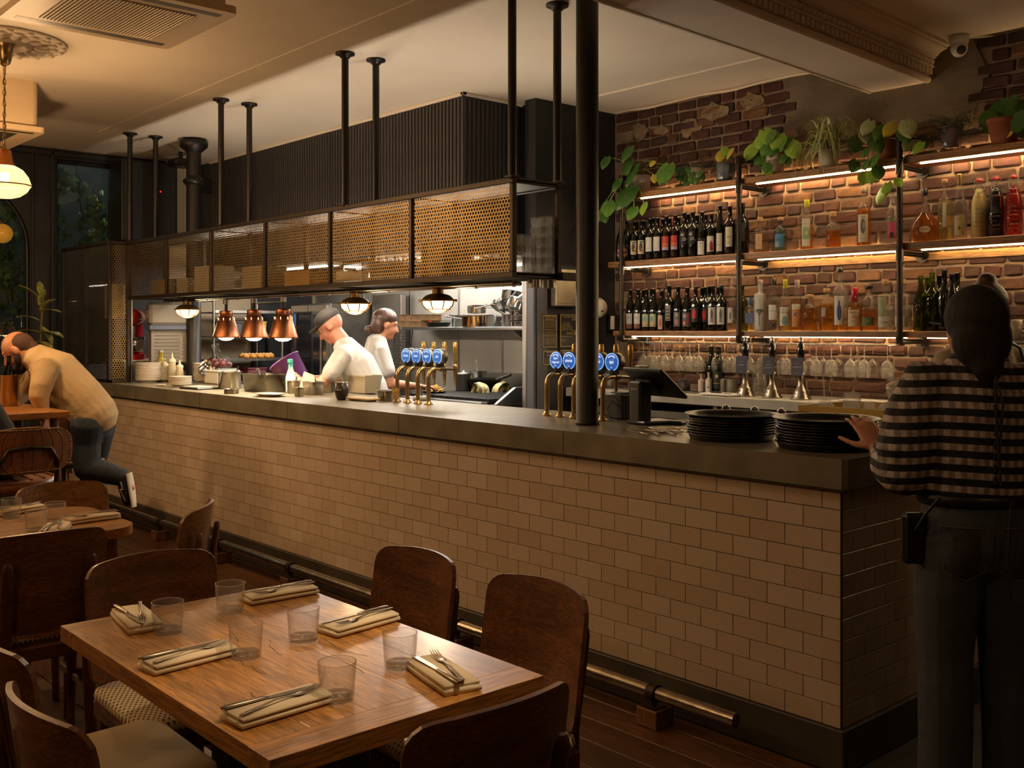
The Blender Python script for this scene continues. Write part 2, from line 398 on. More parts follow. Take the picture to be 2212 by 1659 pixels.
# floor: sub-floor and boards running along the bar
fl = struct(MB().box((WX - .1, -5.1, -.12), (3.3, WY + .2, -.022)).build('floor', mat('subfloor', '2a1d13', .8)), 'dark wooden floor boards running along the bar')
y = -4.6; row = 0
while y < -.02:
    x = WX - R.uniform(0, 1.6)
    while x < 3.2:
        L = R.uniform(1.5, 2.6); x1 = min(x + L, 3.2); x0 = max(x, WX)
        w = min(.158, -.02 - y)
        if x1 - x0 > .1 and w > .03:
            MB().box((-(x1 - x0) / 2 + .001, 0, -.022), ((x1 - x0) / 2 - .001, w - .002, R.uniform(-.0012, 0)), .0025).build('plank', FLOORW, fl, ((x0 + x1) / 2, y, 0))
        x = x1 if x1 < 3.2 else 9
    y += .16; row += 1
MB().box((WX, -.02, -.022), (3.3, WY, -.002)).build('tile_strip', mat('bar_floor', '35322e', .55, var='2a2826', vs=4., bump=.2), fl)
ce = struct(MB().box((WX - .1, -5.1, CZ), (3.3, WY + .2, CZ + .1)).build('ceiling', CEIL), 'cream painted ceiling over bar and dining room')
# plasterboard seam and cable run on the ceiling
MB().box((-6.8, -.16, CZ - .0025), (1.2, -.135, CZ)).build('seam', CEIL, ce, rot=(0, 0, -.012))
MB().box((-3.3, 2.05, CZ - .012), (-1.45, 2.075, CZ), .004).build('cable_trunk', CEIL, ce, rot=(0, 0, 0))
for q in (2.560, 2.585): MB().tube([(-3.40 + i * .1, q + .008 * math.sin(i * 1.7 + q * 40), CZ - .012 - .006 * math.sin(i * .9 + q * 9)) for i in range(21)], .005, 6).build('cable', PLAST, ce)
# ceiling beam with cornice along its right side
beam = tag(thing('ceiling_beam', 'boxed cream ceiling beam with egg and dart plaster cornice', 'beam', (-.985, WY, 2.965), .04), kind='structure')
BL = 4.6
MB().box((-.335, -BL, 0), (-.0, 0, CZ - 2.965)).build('beam_box', CEIL, beam)
MB().box((-.36, -BL, -.006), (-.335, 0, .03), .005).build('edge_strip', CEIL, beam)
def yext(poly): return MB().add([(x, -BL, z) for x, z in poly] + [(x, 0, z) for x, z in poly], [(i, (i + 1) % len(poly), len(poly) + (i + 1) % len(poly), len(poly) + i) for i in range(len(poly))] + [tuple(range(len(poly))), tuple(range(len(poly), 2 * len(poly)))][:2])
yext([(0, -.004), (.012, -.006), (.024, .0), (.030, .012), (.028, .026), (.018, .034), (0, .036)]).build('torus_band', PLAST, beam)
yext([(0, .036), (.012, .036), (.012, .078), (0, .078)]).build('dentil_bed', PLAST, beam)
yext([(0, .078), (.048, .078), (.050, .086), (.040, .092), (.040, .128), (.060, .132), (.060, .140), (0, .140)]).build('egg_bed', PLAST, beam)
yext([(0, .140), (.066, .140), (.074, .150), (.086, .160), (.104, .168), (.124, .174), (.124, .182), (.142, .186), (.142, .205), (0, .205)]).build('cove', PLAST, beam)
dm = MB().box((0, -.016, .038), (.040, .016, .077), .003).mesh('dentil'); em = MB().ball((.040, 0, .110), (.018, .019, .017), 10, 6).mesh('egg_moulding')
da = MB().box((.034, -.0035, .092), (.053, .0035, .128), .003).mesh('dart')
n = int(BL / .0475)
for i in range(n):
    yy = -.03 - i * .0475
    if yy > -3.2:
        obj('dentil', dm, PLAST, beam, (0, yy, 0)); obj('egg_moulding', em, PLAST, beam, (0, yy, 0)); obj('dart', da, PLAST, beam, (0, yy + .0237, 0))
# brick back wall --------------------------------------------------
wb = struct(MB().box((-3.45, WY + .004, 0), (3.3, WY + .2, CZ)).build('wall_back', MORTAR), 'old brick wall behind the bar with crumbling mortar')
def plaster_low(x): return 2.80 - .10 * (x + 1.9) + .03 * math.sin(x * 9) + .015 * math.sin(x * 23)
pol = [(-1.93 + .02 * math.sin(q * 3), 3.17 - q * .04) for q in range(9)] + [(-1.93 + k * .06, plaster_low(-1.93 + k * .06)) for k in range(21)] + [(-.70, 2.80), (-.62, 2.95), (-.72, 3.17)]
MB().prism(pol, 0, .022).build('plaster_patch', PLASTER, wb, (0, WY + .014, 0), (PI / 2, 0, 0))
def in_plaster(x, z): return -1.93 < x < -.66 and z > plaster_low(x) - .01
for k, (cx, cz, w) in enumerate(((-3.18, 3.0, .10), (-2.98, 2.98, .07), (-2.72, 2.95, .11), (-2.5, 3.03, .12), (-2.2, 3.06, .10), (-3.3, 1.72, .09))):
    MB().prism([(cx + w * math.cos(t) * R.uniform(.6, 1.2), cz + w * .6 * math.sin(t) * R.uniform(.6, 1.2)) for t in [i * PI / 7 for i in range(14)]], 0, .028).build('plaster_patch', mat('lime_plaster', '86735a', .95, var='5c4c3c', vs=22., bump=.9, bs=40.), wb, (0, WY + .014, 0), (PI / 2, 0, 0))
def brick_mesh(w, rr):
    b = MB().box((-w / 2, -.016, -.030), (w / 2, .016, .030), .009)
    b.v = [(x + rr.uniform(-.0045, .0045), yy + rr.uniform(-.004, .004), z + rr.uniform(-.0045, .0045)) for x, yy, z in b.v]
    return b
BV = {w: [brick_mesh(w, R) for _ in range(6)] for w in (.205, .098, .150)}
BMESH = {w: [b.mesh('brick') for b in v] for w, v in BV.items()}
bricks = []
z = 1.02; row = 0
while z < CZ - .03:
    x = -3.43 + (0, -.11, -.05)[row % 3]
    while x < 1.1:
        w = R.choice([.205, .098, .098, .098, .150] if row % 2 else [.205, .205, .150, .098])
        c = (x + w / 2, WY + .004 + R.uniform(-.004, .004), z + R.uniform(-.003, .003))
        if not in_plaster(c[0], c[2]) and c[0] - w / 2 > -3.45: bricks.append((c, w))
        x += w + .014
    z += .0752; row += 1
def pix(p):
    d = Vector(p) - CAM; q = d.dot(FW); return CX + F_PX * d.dot(RT) / q, HY - F_PX * d.z / q, q
vis = sorted([b for b in bricks if pix(b[0])[0] < 2225 and b[0][2] > 1.08], key=lambda b: (b[0][0] > -.42 and b[0][2] < 1.55, pix(b[0])[2]))
for c, w in vis[:300]: obj('brick', R.choice(BMESH[w]), BRICK, wb, c, (R.uniform(-.02, .02), R.uniform(-.012, .012), R.uniform(-.012, .012)))
st = MB(); keep = set(id(b) for b in vis[:300])
for b in bricks:
    if id(b) not in keep:
        c, w = b; q = R.choice(BV[w]); st.add(q.v, q.f, False, Tm(*c, ry=R.uniform(-.012, .012)))
tag(st.build('brickwork', BRICK, wb, recalc=False), kind='stuff')
# side walls of the room out of view and the left window wall -------
BROWNW = mat('dining_wall', '4a3a2c', .7)
struct(MB().box((WX, -5.2, 0), (3.3, -5.1, CZ)).build('wall_front', BROWNW), 'plain brown dining room wall')
struct(MB().box((3.2, -5.1, 0), (3.3, WY, CZ)).build('wall_right', BROWNW), 'plain brown side wall')
wl = struct(thing('wall_left', 'black painted end wall with night windows', 'wall', (WX, 0, 0)))
def wbx(y0, y1, z0, z1, m=BLACK, nm='wall_panel', x0=-.12, x1=0, ch=0): return MB().box((x0, y0, z0), (x1, y1, z1), ch).build(nm, m, wl)
wbx(-5.1, -2.3, 0, CZ); wbx(-2.3, -.30, 0, .85); wbx(-2.3, -.30, 2.86, CZ); wbx(-.30, -.075, 0, CZ); wbx(-.075, .46, 0, 1.2); wbx(-.075, .46, 3.08, CZ); wbx(.46, .96, 0, CZ)
wbx(.96, WY, 0, CZ, mat('cream_wall', 'cdbb9d', .8), 'cream_wall_panel')
wbx(-.285, -.27, 0, CZ, BLACK, 'pilaster_bead', 0, .02, .004); wbx(-.12, -.095, 0, CZ, BLACK, 'pilaster_bead', 0, .03, .006)
wbx(1.13, 1.142, 2.4, CZ, mat('cream_wall', 'cdbb9d'), 'panel_joint', 0, .006, .002)
wbx(WX * 0 - 5.1, .96, CZ - .07, CZ - .02, BLACK, 'picture_rail', 0, .03, .008)
# arched head of the big window
arch = [(-.30, 2.86), (-.30, 2.25)] + [(-.30 - .62 * (1 - math.cos(t)), 2.25 + .61 * math.sin(t)) for t in [i * PI / 2 / 10 for i in range(1, 11)]]
MB().add([(-.11, a, b) for a, b in arch] + [(0, a, b) for a, b in arch], [tuple(range(len(arch))), tuple(range(len(arch), 2 * len(arch)))] + [(i, (i + 1) % len(arch), len(arch) + (i + 1) % len(arch), len(arch) + i) for i in range(len(arch))]).build('arch_spandrel', BLACK, wl)
PANE = glass('window_pane', 'cfd4cc', .03, .01)
w1 = struct(thing('window_1', 'tall dark window with ivy outside above the mesh cabinet', 'window', (WX, 0, 0)))
MB().box((-.075, -.072, 1.2), (-.069, .457, 3.08)).build('pane', PANE, w1)
for a, b in (((-.10, -.073, 1.2), (-.04, -.045, 3.08)), ((-.10, .43, 1.2), (-.04, .458, 3.08)), ((-.10, -.045, 3.05), (-.04, .43, 3.08))): MB().box(a, b, .004).build('window_frame', BLACKM, w1)
w2 = struct(thing('window_2', 'large arched dark window with hanging ivy outside', 'window', (WX, 0, 0)))
MB().box((-.075, -2.3, .85), (-.069, -.30, 2.86)).build('pane', PANE, w2)
MB().tube([(-.02, -.315, .85), (-.02, -.315, 2.25)] + [(-.02, -.315 - .60 * (1 - math.cos(t)), 2.25 + .59 * math.sin(t)) for t in [i * PI / 2 / 12 for i in range(1, 13)]] + [(-.02, -2.28, 2.84)], .018, 8).build('window_frame', BLACKM, w2)
MB().box((-.09, -.98, .85), (-.05, -.95, 2.84), .004).build('glazing_bar', BLACKM, w2)
# night yard outside: a rendered garden wall with lamp light on it
yard = struct(MB().box((WX - 2.0, -5, -.1), (WX - 1.9, 2.5, 4.2)).build('garden_wall', mat('yard_render', '6b6f6c', .9, var='4b504e', vs=2., bump=.4, bs=10.)), 'dim rendered garden wall outside the windows', 'wall')
MB().box((0, .12, 0), (.08, .20, 4.2)).build('drainpipe', BLACKM, yard, (WX - 1.9, .12, 0))
point('unseen_yard_light', (WX - .9, .30, 3.5), 14, (.8, .88, 1), .2)
point('unseen_yard_light', (WX - .16, .60, 2.9), 3.5, (1, .9, .7), .05)  # added fill just outside the pane so the ivy leaves look lit
point('unseen_yard_light', (WX - .16, -1.1, 2.6), 5, (1, .9, .7), .05)  # same added ivy fill, at the arched window
point('unseen_yard_light', (WX - .9, -1.6, 3.0), 8, (.9, .9, .7), .2)
def ivy_leaf(b, c, s, rr):
    a = [(0, 0), (.28, -.18), (.62, -.05), (.42, .18), (.72, .5), (.3, .48), (0, 1.05), (-.3, .48), (-.72, .5), (-.42, .18), (-.62, -.05), (-.28, -.18)]
    Mx = Tm(*c) @ Euler((rr.uniform(.9, 2.2), rr.uniform(-.6, .6), PI / 2 + rr.uniform(-.9, .9))).to_matrix().to_4x4() @ Matrix.Rotation(PI + rr.uniform(-.7, .7), 4, 'Z')
    b.add([(0, .3 * s, .04 * s)] + [(x * s, y2 * s, -.06 * s * abs(x)) for x, y2 in a], [(0, 1 + i, 1 + (i + 1) % 12) for i in range(12)], False, Mx)
def ivy(label, vines):
    t = thing('ivy', label, 'ivy', (WX - .28, 0, 0)); s = MB(); l = MB(); l2 = MB()
    for y0, z0, y1, z1, n in vines:
        pts = [(R.uniform(-.04, .04), y0 + (y1 - y0) * k / 12 + R.uniform(-.03, .03), z0 + (z1 - z0) * k / 12) for k in range(13)]
        s.tube(pts, .005, 5)
        for k in range(n):
            q = Vector(pts[R.randrange(1, 13)]); ivy_leaf(R.choice((l, l, l2)), (q.x + R.uniform(-.05, .08), q.y + R.uniform(-.09, .09), q.z + R.uniform(-.08, .08)), R.uniform(.045, .085), R)
    s.build('vine_stem', mat('vine_stem', '3b3322', .8), t); tag(l.build('leaves', mat('ivy_leaf', '5f8236', .45, var='80994a', vs=8.), t, recalc=False), kind='stuff'); tag(l2.build('leaves', mat('ivy_leaf_dark', '3d5a27', .45), t, recalc=False), kind='stuff')
ivy('green ivy vines hanging outside the tall narrow window', [(.05, 3.05, .0, 2.3, 16), (.40, 2.75, .28, 2.3, 34), (.35, 2.9, .42, 2.4, 22), (-.02, 3.0, .2, 2.9, 14), (.2, 3.1, .25, 2.5, 10), (.1, 2.5, .0, 2.25, 10)])
ivy('leafy ivy curtain hanging outside the arched window', [(-.42, 2.75, -.40, 1.75, 60), (-.52, 2.8, -.5, 2.0, 60), (-.36, 2.6, -.35, 1.65, 34), (-.62, 2.8, -.6, 2.1, 40), (-.47, 2.4, -.55, 2.0, 24), (-.8, 2.9, -.75, 2.3, 30)])
# black bulkhead above the kitchen ---------------------------------
bk = struct(thing('wall_bulkhead', 'black slatted bulkhead over the open kitchen', 'wall', (0, 0, 0)))
BX0, BX1, BY = -7.60, -3.66, 1.30
MB().box((WX + .02, BY + .012, 2.12), (BX1 - .012, WY - .01, CZ - .002)).build('bulkhead_box', BLACK, bk)
sl = MB().box((0, 0, 2.10), (.027, .014, CZ - .02), .002).mesh('slat'); SLAT = mat('black_slat', '2c2623', .5, var='241f1d', vs=6.)
for i in range(int((BX1 - BX0) / .0405)): obj('slat', sl, SLAT, bk, (BX1 - .030 - i * .0405, BY - .001, 0))
sl2 = MB().box((0, 0, 2.10), (.014, .027, CZ - .02), .002).mesh('slat')
for i in range(13): obj('slat', sl2, SLAT, bk, (BX1 - .013, BY + .006 + i * .0405, 0))
MB().box((BX0, BY - .02, CZ - .022), (BX1 + .02, BY + .02, CZ), .004).build('ceiling_bead', PLAST, bk)
MB().box((BX1 - .01, BY - .02, CZ - .022), (BX1 + .02, BY + .55, CZ), .004).build('ceiling_bead', PLAST, bk)
wp = struct(thing('wall_partition', 'black partition wall between kitchen and bar', 'wall', (0, 0, 0)))
MB().box((-3.56, 1.79, 0), (-3.45, WY, CZ)).build('partition_panel', BLACK, wp)
MB().box((-3.565, 1.765, .4), (-3.522, 1.79, 2.12), .004).build('steel_jamb', mat('jamb_steel', 'a8a5a0', .3, .9), wp)
MB().box((-3.521, 1.768, .4), (-3.446, 1.79, 2.12), .004).build('grey_edge', mat('jamb_grey', '4a4a52', .5), wp)
MB().box((-3.452, 1.80, .4), (-3.44, 1.90, 2.12), .003).build('grey_edge', mat('jamb_grey', '4a4a52', .5), wp)
kw = struct(MB().box((WX, WY, 0), (-3.45, WY + .15, 2.12)).build('wall_kitchen', STEELW), 'stainless steel clad kitchen back wall')
for xx in (-6.9, -6.1, -5.35, -4.75, -4.1): MB().box((xx - .012, WY - .004, 1.0), (xx + .012, WY, 2.12), .001).build('cover_strip', STEEL, kw)
# shallow black boxes high on the end wall
sp = thing('loudspeaker', 'large black wall loudspeaker between ivy window and cream wall', 'speaker', (WX + .031, .40, 2.34))
MB().box((.004, 0, 0), (.30, .53, .76), .01).build('cabinet', BLACKM, sp)
MB().box((.30, .02, .02), (.306, .51, .74), .003).build('grille', BLACK, sp)
MB().ball((.31, .36, .48), .008, 8, 6).build('power_light', glow('red_led', 'ff3020', 1.5), sp)
s2 = thing('wall_speaker', 'small black speaker box at the end of the slatted bulkhead', 'speaker', (-7.58, 1.20, 2.92))
MB().box((-.03, -.04, -.07), (.03, .09, .07), .008).build('case', BLACKM, s2); MB().box((-.02, .08, -.03), (.02, .11, .03)).build('bracket', BLACKM, s2)
so = thing('wall_socket', 'white twin wall socket on the cream wall beside slats', 'socket', (WX + .001, 1.235, 2.62))
MB().box((0, -.045, -.06), (.022, .045, .06), .006).build('plate', WHITE, so)
for q in (-.02, .02): MB().box((.022, q - .006, -.02), (.024, q + .006, -.008)).build('pin_hole', BLACK, so)
pj = thing('ceiling_projector', 'small black projector under the ceiling near the iron column', 'projector', (-7.25, .84, CZ))
MB().box((-.1, -.09, -.14), (.1, .09, -.07), .015).build('body', BLACKM, pj); MB().cyl((0, 0, -.07), (0, 0, 0), .02).build('mount', BLACKM, pj); MB().cyl((.1, .04, -.105), (.13, .04, -.105), .025).build('lens', BLACK, pj)
# ================================================================ BAR COUNTER
CT = 1.08
ct = thing('bar_counter', 'long bar counter faced with cream glazed brick tiles', 'counter', (0, 0, 0))
MB().box((WX + .01, .008, 0), (-.008, .66, .975)).build('core', GROUT, ct)
MB().box((-.62, .60, 0), (-.008, 1.10, .975)).build('return_core', GROUT, ct)
tm = MB().box((-.0737, -.0, -.0362), (.0737, .010, .0362), .0008).mesh('tile'); th = MB().box((-.0362, 0, -.0362), (.0362, .010, .0362), .0008).mesh('tile')
T = []
for r_ in range(11):
    z = .976 - .0375 - r_ * .075
    x = 0; first = r_ % 2 == 0
    while x > WX + .2:
        w = .075 if (x == 0 and first) else .15
        T.append((w, (x - w / 2, 0, z), 0)); x -= w
    yy = 0; first = r_ % 2 == 1
    while yy < 1.08:
        w = .075 if (yy == 0 and not first) else .15
        T.append((w, (0, yy + w / 2, z), PI / 2)); yy += w
T.sort(key=lambda t: (Vector(t[1]) - CAM).length)
ts = MB()
for i, (w, c, rz) in enumerate(T):
    if i < 300: obj('tile', tm if w > .1 else th, TILE, ct, c, (0, 0, rz))
    else:
        q = .0737 if w > .1 else .0362
        ts.box((-q, 0, -.0362), (q, .010, .0362), 0, Tm(*c, rz=rz))
tag(ts.build('tilework', TILE, ct, recalc=False), kind='stuff')
MB().box((-.004, -.0015, .151), (.0015, .004, .976)).build('corner_trim', mat('trim_dark', '2f2925', .4, .6), ct)
SKIRT = mat('dark_skirting', '524b40', .5, .2, var='3f392f', vs=6.)
MB().box((WX + .01, -.016, 0), (.016, .011, .150), .003).build('skirting', SKIRT, ct)
MB().box((-.011, .011, 0), (.016, 1.10, .150), .003).build('skirting', SKIRT, ct)
wt = thing('bar_worktop', 'aged zinc worktop running the length of the bar', 'worktop', (0, 0, 0))
MB().prism([(WX + .01, -.035), (.02, -.035), (.035, -.02), (.035, 1.12), (-.64, 1.12), (-.64, .72), (WX + .01, .72)], .977, CT).build('slab', ZINC, wt)
for xx in (-1.32, -2.55, -3.72, -4.95, -6.1): MB().box((xx - .0012, -.0362, .977), (xx + .0012, -.0345, CT)).build('sheet_seam', mat('seam_dark', '3c382f', .5, .5), wt)
MB().box((WX + .02, -.026, .968), (.026, -.012, .977), .002).build('drip_edge', DSTEEL, wt)
# foot rail
fr = thing('foot_rail', 'scuffed steel foot rail along the base of the tiled bar', 'rail', (0, 0, 0))
RY, RZ = -.145, .125
MB().tube([(-.33, RY, RZ), (WX + .3, RY, RZ)], .026, 16).build('rail_tube', mat('worn_steel', 'bdb4a4', .24, 1., var='8a8070', vs=30., bump=.25, bs=60., stretch=(.4, 1, 1)), fr)
for px, py in ((1412, 1492), (988, 1352), (628, 1240), (475, 1183), (345, 1130)):
    x = ony(px, py, RY).x
    g = MB().tube([(x - .02, RY, RZ), (x + .02, RY, RZ)], .033, 16).tube([(x, RY, RZ - .02), (x, RY, .075)], .013, 10); g.box((x - .035, RY - .035, .070), (x + .035, RY + .035, .076))
    g.build('saddle_bracket', IRON, fr); MB().box((x - .05, RY - .045, 0), (x + .05, RY + .06, .070), .003).build('timber_block', BLOCKW, fr)
# ---------------------------------------------------------------- overhead gantry with perforated brass panels
GX0, GX1, GY0, GY1, GZ0, GZ1 = -6.68, -1.83, .126, .46, 1.775, 2.262
gn = thing('overhead_gantry', 'black steel gantry shelf with perforated brass panels hung over the bar', 'shelf unit', (0, 0, 0))
b = .028
def bar(a, c, nm='frame_bar', m=IRON): return MB().box(a, c, .003).build(nm, m, gn)
for yy in (GY0, GY1 - b):
    for zz in (GZ0, GZ1 - b): bar((GX0, yy, zz), (GX1, yy + b, zz + b))
div = [-6.68, -5.909, -5.128, -4.317, -3.506, -2.674, -1.83]
for i, x in enumerate(div):
    x0 = x - (0 if i == 0 else b if i == 6 else b / 2)
    for yy in (GY0, GY1 - b): bar((x0, yy + (.001 if yy == GY0 else 0), GZ0 + b), (x0 + b, yy + b, GZ1 - b))
    for zz in (GZ0, GZ1 - b): bar((x0, GY0 + b, zz), (x0 + b, GY1 - b, zz + b))
bar((GX0, GY0 + b, GZ0 + .010), (GX1, GY1 + .05, GZ0 + .024), 'shelf_board', mat('shelf_black', '1a1715', .5))
bar((GX0, GY0 + b, GZ1 - .02), (GX1, GY1, GZ1 - .008), 'top_board', mat('shelf_black', '1a1715'))
bar((GX1 - .01, GY0 + .3, GZ0 - .006), (GX1 + .04, GY1 + .09, GZ0 + .034), 'end_rail')
def perf(w, h, pitch=.0208, hole=.435):
    # staggered hexagonal perforations: ring of metal around each hole
    v = []; f = []
    nx = int(w / pitch); sy = pitch * .866; ny = int(h / sy)
    px = w / nx; py = h / ny
    for j in range(ny):
        for i in range(nx):
            cx = (i + .5 + (.25 if j % 2 else -.25)) * px; cz = (j + .5) * py; o = len(v)
            for k in range(6):
                t = PI / 6 + k * PI / 3; v.append((min(max(cx + px / 1.732 * math.cos(t), 0), w), 0, min(max(cz + px / 1.732 * math.sin(t), 0), h)))
            for k in range(6):
                t = PI / 6 + k * PI / 3; v.append((min(max(cx + px * hole * math.cos(t), .001), w - .001), 0, cz + px * hole * math.sin(t)))
            f += [(o + k, o + (k + 1) % 6, o + 6 + (k + 1) % 6, o + 6 + k) for k in range(6)]
    q = MB(); q.add(v, f); return q
for i in range(6):
    x0, x1 = div[i] + (b if i == 0 else b / 2), div[i + 1] - (b if i == 5 else b / 2)
    perf(x1 - x0, GZ1 - GZ0 - 2 * b).build('mesh_panel', BRASSM, gn, (x0, GY0 + .014, GZ0 + b), recalc=False)
# hanging poles with ceiling flanges
for x in (-6.66, -4.975, -3.345, -1.85):
    for yy in (GY0 + .014, GY1 - .10 if x < -2 else GY1 - .014):
        p = MB().tube([(x, yy, GZ1 - .01), (x, yy, CZ - .012)], .021, 14).build('hanging_pole', BLACKM, gn)
        MB().lathe([(0, -.03), (.03, -.03), (.032, -.014), (.058, -.012), (.058, 0), (0, 0)], 20).build('ceiling_flange', BLACKM, p, (x, yy, CZ))
        MB().box((x - .028, yy - .028, GZ1 - .004), (x + .028, yy + .028, GZ1 + .01), .003).build('pole_foot', IRON, p)
# conduit with heat lamps and caged lights under the gantry
cdp = thing('lamp_conduit', 'steel conduit pipe running under the gantry', 'conduit', (0, 0, 0))
LY = .285
MB().tube([(-6.3, LY, GZ0 - .022), (-1.95, LY, GZ0 - .022)], .0115, 10).build('pipe', STEEL, cdp)
MB().tube([(-5.6, LY - .05, GZ0 - .016), (-1.95, LY - .05, GZ0 - .016)], .009, 8).build('pipe', STEEL, cdp)
for x in (-6.1, -5.5, -5.0, -4.55, -4.1, -3.75, -3.1, -2.3, -2.0): MB().tube([(x - .008, LY, GZ0 - .022), (x + .008, LY, GZ0 - .022)], .0155, 10).box((x - .006, LY - .012, GZ0 - .012), (x + .006, LY + .012, GZ0)).build('saddle_clip', STEEL, cdp)
for yy in (.30, .40): MB().cyl((-1.86, yy, GZ0 - .045), (-1.86, yy, GZ0 - .006), .035).build('junction_box', STEEL, cdp)
BULBW = glow('heat_bulb', 'ffe0b0', 60.); HB = glow('cage_bulb', 'ffcd80', 9.)
def heat_lamp(x, label):
    t = thing('heat_lamp', label, 'lamp', (x, LY, GZ0 - .034), group='copper heat lamps over the pass')
    MB().cyl((0, 0, -.03), (0, 0, .02), .022).build('ceiling_cup', STEEL, t)
    MB().tube([(0, 0, -.03), (0, 0, -.085)], .012, 10).build('stem', BLACKM, t)
    sh = MB().lathe([(.044, -.085), (.047, -.12), (.054, -.122), (.098, -.268), (.100, -.278), (.097, -.278), (.050, -.126), (.0, -.100)], 28).build('lamp_shade', COPPER, t)
    MB().lathe([(0, -.078), (.046, -.078), (.049, -.088), (.049, -.116), (.047, -.120)], 28).build('shade_cap', COPPER, sh)
    for k in range(8):
        a = k * PI / 4; MB().box((.0475, -.003, -.108), (.0505, .003, -.102)).build('vent_hole', BLACK, sh, rot=(0, 0, a))
        MB().box((.0, -.0022, -.150), (.003, .0022, -.132)).build('vent_slot', glow('slot_glow', 'ffd7a0', 2.5), sh, (.0605 * math.cos(a), .0605 * math.sin(a), 0), (0, -.0, a))
    MB().lathe([(0, -.300), (.032, -.296), (.054, -.283), (.060, -.268), (.03, -.19), (0, -.17)], 20).build('bulb', BULBW, t)
    l = spot('heat_lamp_light', (x, LY, GZ0 - .034 - .30), (x, LY, 0), 60, (1, .84, .62), 120, .6, .045)
    return t
for x, lb in ((-5.19, 'copper heat lamp over the pots, nearest the mixer end'), (-4.76, 'copper heat lamp in the middle of the three over the pass'), (-4.345, 'copper heat lamp nearest the bare bulkhead lights and chefs')): heat_lamp(x, lb)
def cage_light(x, label):
    t = thing('caged_light', label, 'lamp', (x, LY, GZ0 - .03), group='caged bulkhead lights under the gantry'); t.scale = (1.12, 1.12, .80)
    MB().cyl((0, 0, -.03), (0, 0, .03), .028).build('stem', ABRASS, t)
    MB().lathe([(0, -.030), (.035, -.032), (.058, -.042), (.074, -.060), (.079, -.072), (.090, -.074), (.090, -.084), (.076, -.084)], 24).build('brass_hood', ABRASS, t)
    for k in range(4): MB().box((.086, -.009, -.088), (.102, .009, -.070), .003).build('lug', BRASS, t, rot=(0, 0, k * PI / 2 + .5))
    MB().lathe([(0, -.156), (.03, -.153), (.055, -.139), (.071, -.113), (.075, -.082)], 20).build('glass_globe', HB, t)
    c = MB()
    for k in range(4):
        a = k * PI / 4 + .5
        c.tube([(.084 * math.cos(t_) * math.cos(a), .084 * math.cos(t_) * math.sin(a), -.082 - .080 * math.sin(t_)) for t_ in [i * PI / 8 for i in range(9)]], .0032, 6)
    c.tube([(.062 * math.cos(q), .062 * math.sin(q), -.139) for q in [i * PI / 8 for i in range(16)]], .0032, 6, closed=True)
    c.build('wire_cage', ABRASS, t)
    point('caged_light_bulb', (x, LY, GZ0 - .19), 5, (1, .70, .38), .05)
for x, lb in ((-5.86, 'brass caged light glowing beside the red mixer'), (-3.46, 'brass caged light above the chef with hair tied back'), (-2.63, 'brass caged light in front of the shelf of saucepans')): cage_light(x, lb)
# ---------------------------------------------------------------- mesh cabinet closing the end of the bar
mc = thing('mesh_cabinet', 'tall perforated brass screen cabinet standing on the bar end', 'cabinet', (0, 0, 0))
def mbar(a, c): MB().box(a, c, .003).build('frame_bar', IRON, mc)
MX0, MX1, MY0, MY1, MZ0, MZ1 = WX + .005, -6.682, -.03, .126, CT, 2.262
for x in (MX0, MX1 - b): 
    for yy in ((MY0, MY1) if x > -7 else (MY0,)): mbar((x, yy, MZ0), (x + b, yy + b, MZ1 - b))
mbar((MX0, MY0, MZ1 - b), (MX1, MY0 + b, MZ1)); mbar((MX1 - b, MY0 + b, MZ1 - b), (MX1, MY1 + b, MZ1)); mbar((MX0, MY0, MZ0), (MX1, MY0 + b, MZ0 + b)); mbar((MX1 - b, MY0 + b, MZ0), (MX1, MY1, MZ0 + b))
mbar((-7.25, MY0, MZ0 + b), (-7.235, MY0 + b, MZ1 - b))
for x0, x1 in ((MX0 + b, -7.25), (-7.235, MX1 - b)): perf(x1 - x0, MZ1 - MZ0 - 2 * b).build('mesh_panel', BRASSM, mc, (x0, MY0 + .014, MZ0 + b), recalc=False)
perf(MY1 - MY0 - b, MZ1 - MZ0 - 2 * b).build('mesh_panel', BRASSM, mc, (MX1 - .014, MY0 + b, MZ0 + b), (0, 0, PI / 2), recalc=False)
MB().box((-7.4, .20, 1.62), (-6.95, .21, 1.92)).build('notice_board', mat('pale_board', 'b9b3a6', .7), mc)
MB().tube([(-6.70, .17, CT), (-6.70, .17, GZ0)], .012, 8).build('back_post', STEEL, mc)
# iron columns
def column(x, y, r, z0, z1, label, cap):
    t = thing('iron_column', label, 'column', (x, y, z0)); h = z1 - z0
    MB().lathe([(0, 0), (r + .006, 0), (r + .004, .012), (r, .02), (r, h * .98), (r, h), (0, h)], 28).build('shaft', BLACKM, t)
    if cap:
        MB().lathe([(r, h - .40), (r + .014, h - .395), (r + .028, h - .375), (r + .030, h - .36), (r + .012, h - .345), (r + .004, h - .33), (r, h - .32)], 28).build('neck_ring', BLACKM, t)
        MB().lathe([(r, h - .12), (r + .02, h - .10), (r + .05, h - .075), (r + .058, h - .05), (r + .058, h - .02), (r + .03, h - .01), (r + .03, h), (0, h)], 28).build('capital', BLACKM, t)
    return t
column(-1.452, .252, .0525, CT, CZ, 'plain black iron column rising from the zinc worktop', False)
column(-6.56, .655, .062, CT, CZ, 'black iron column with moulded capital behind the gantry', True)
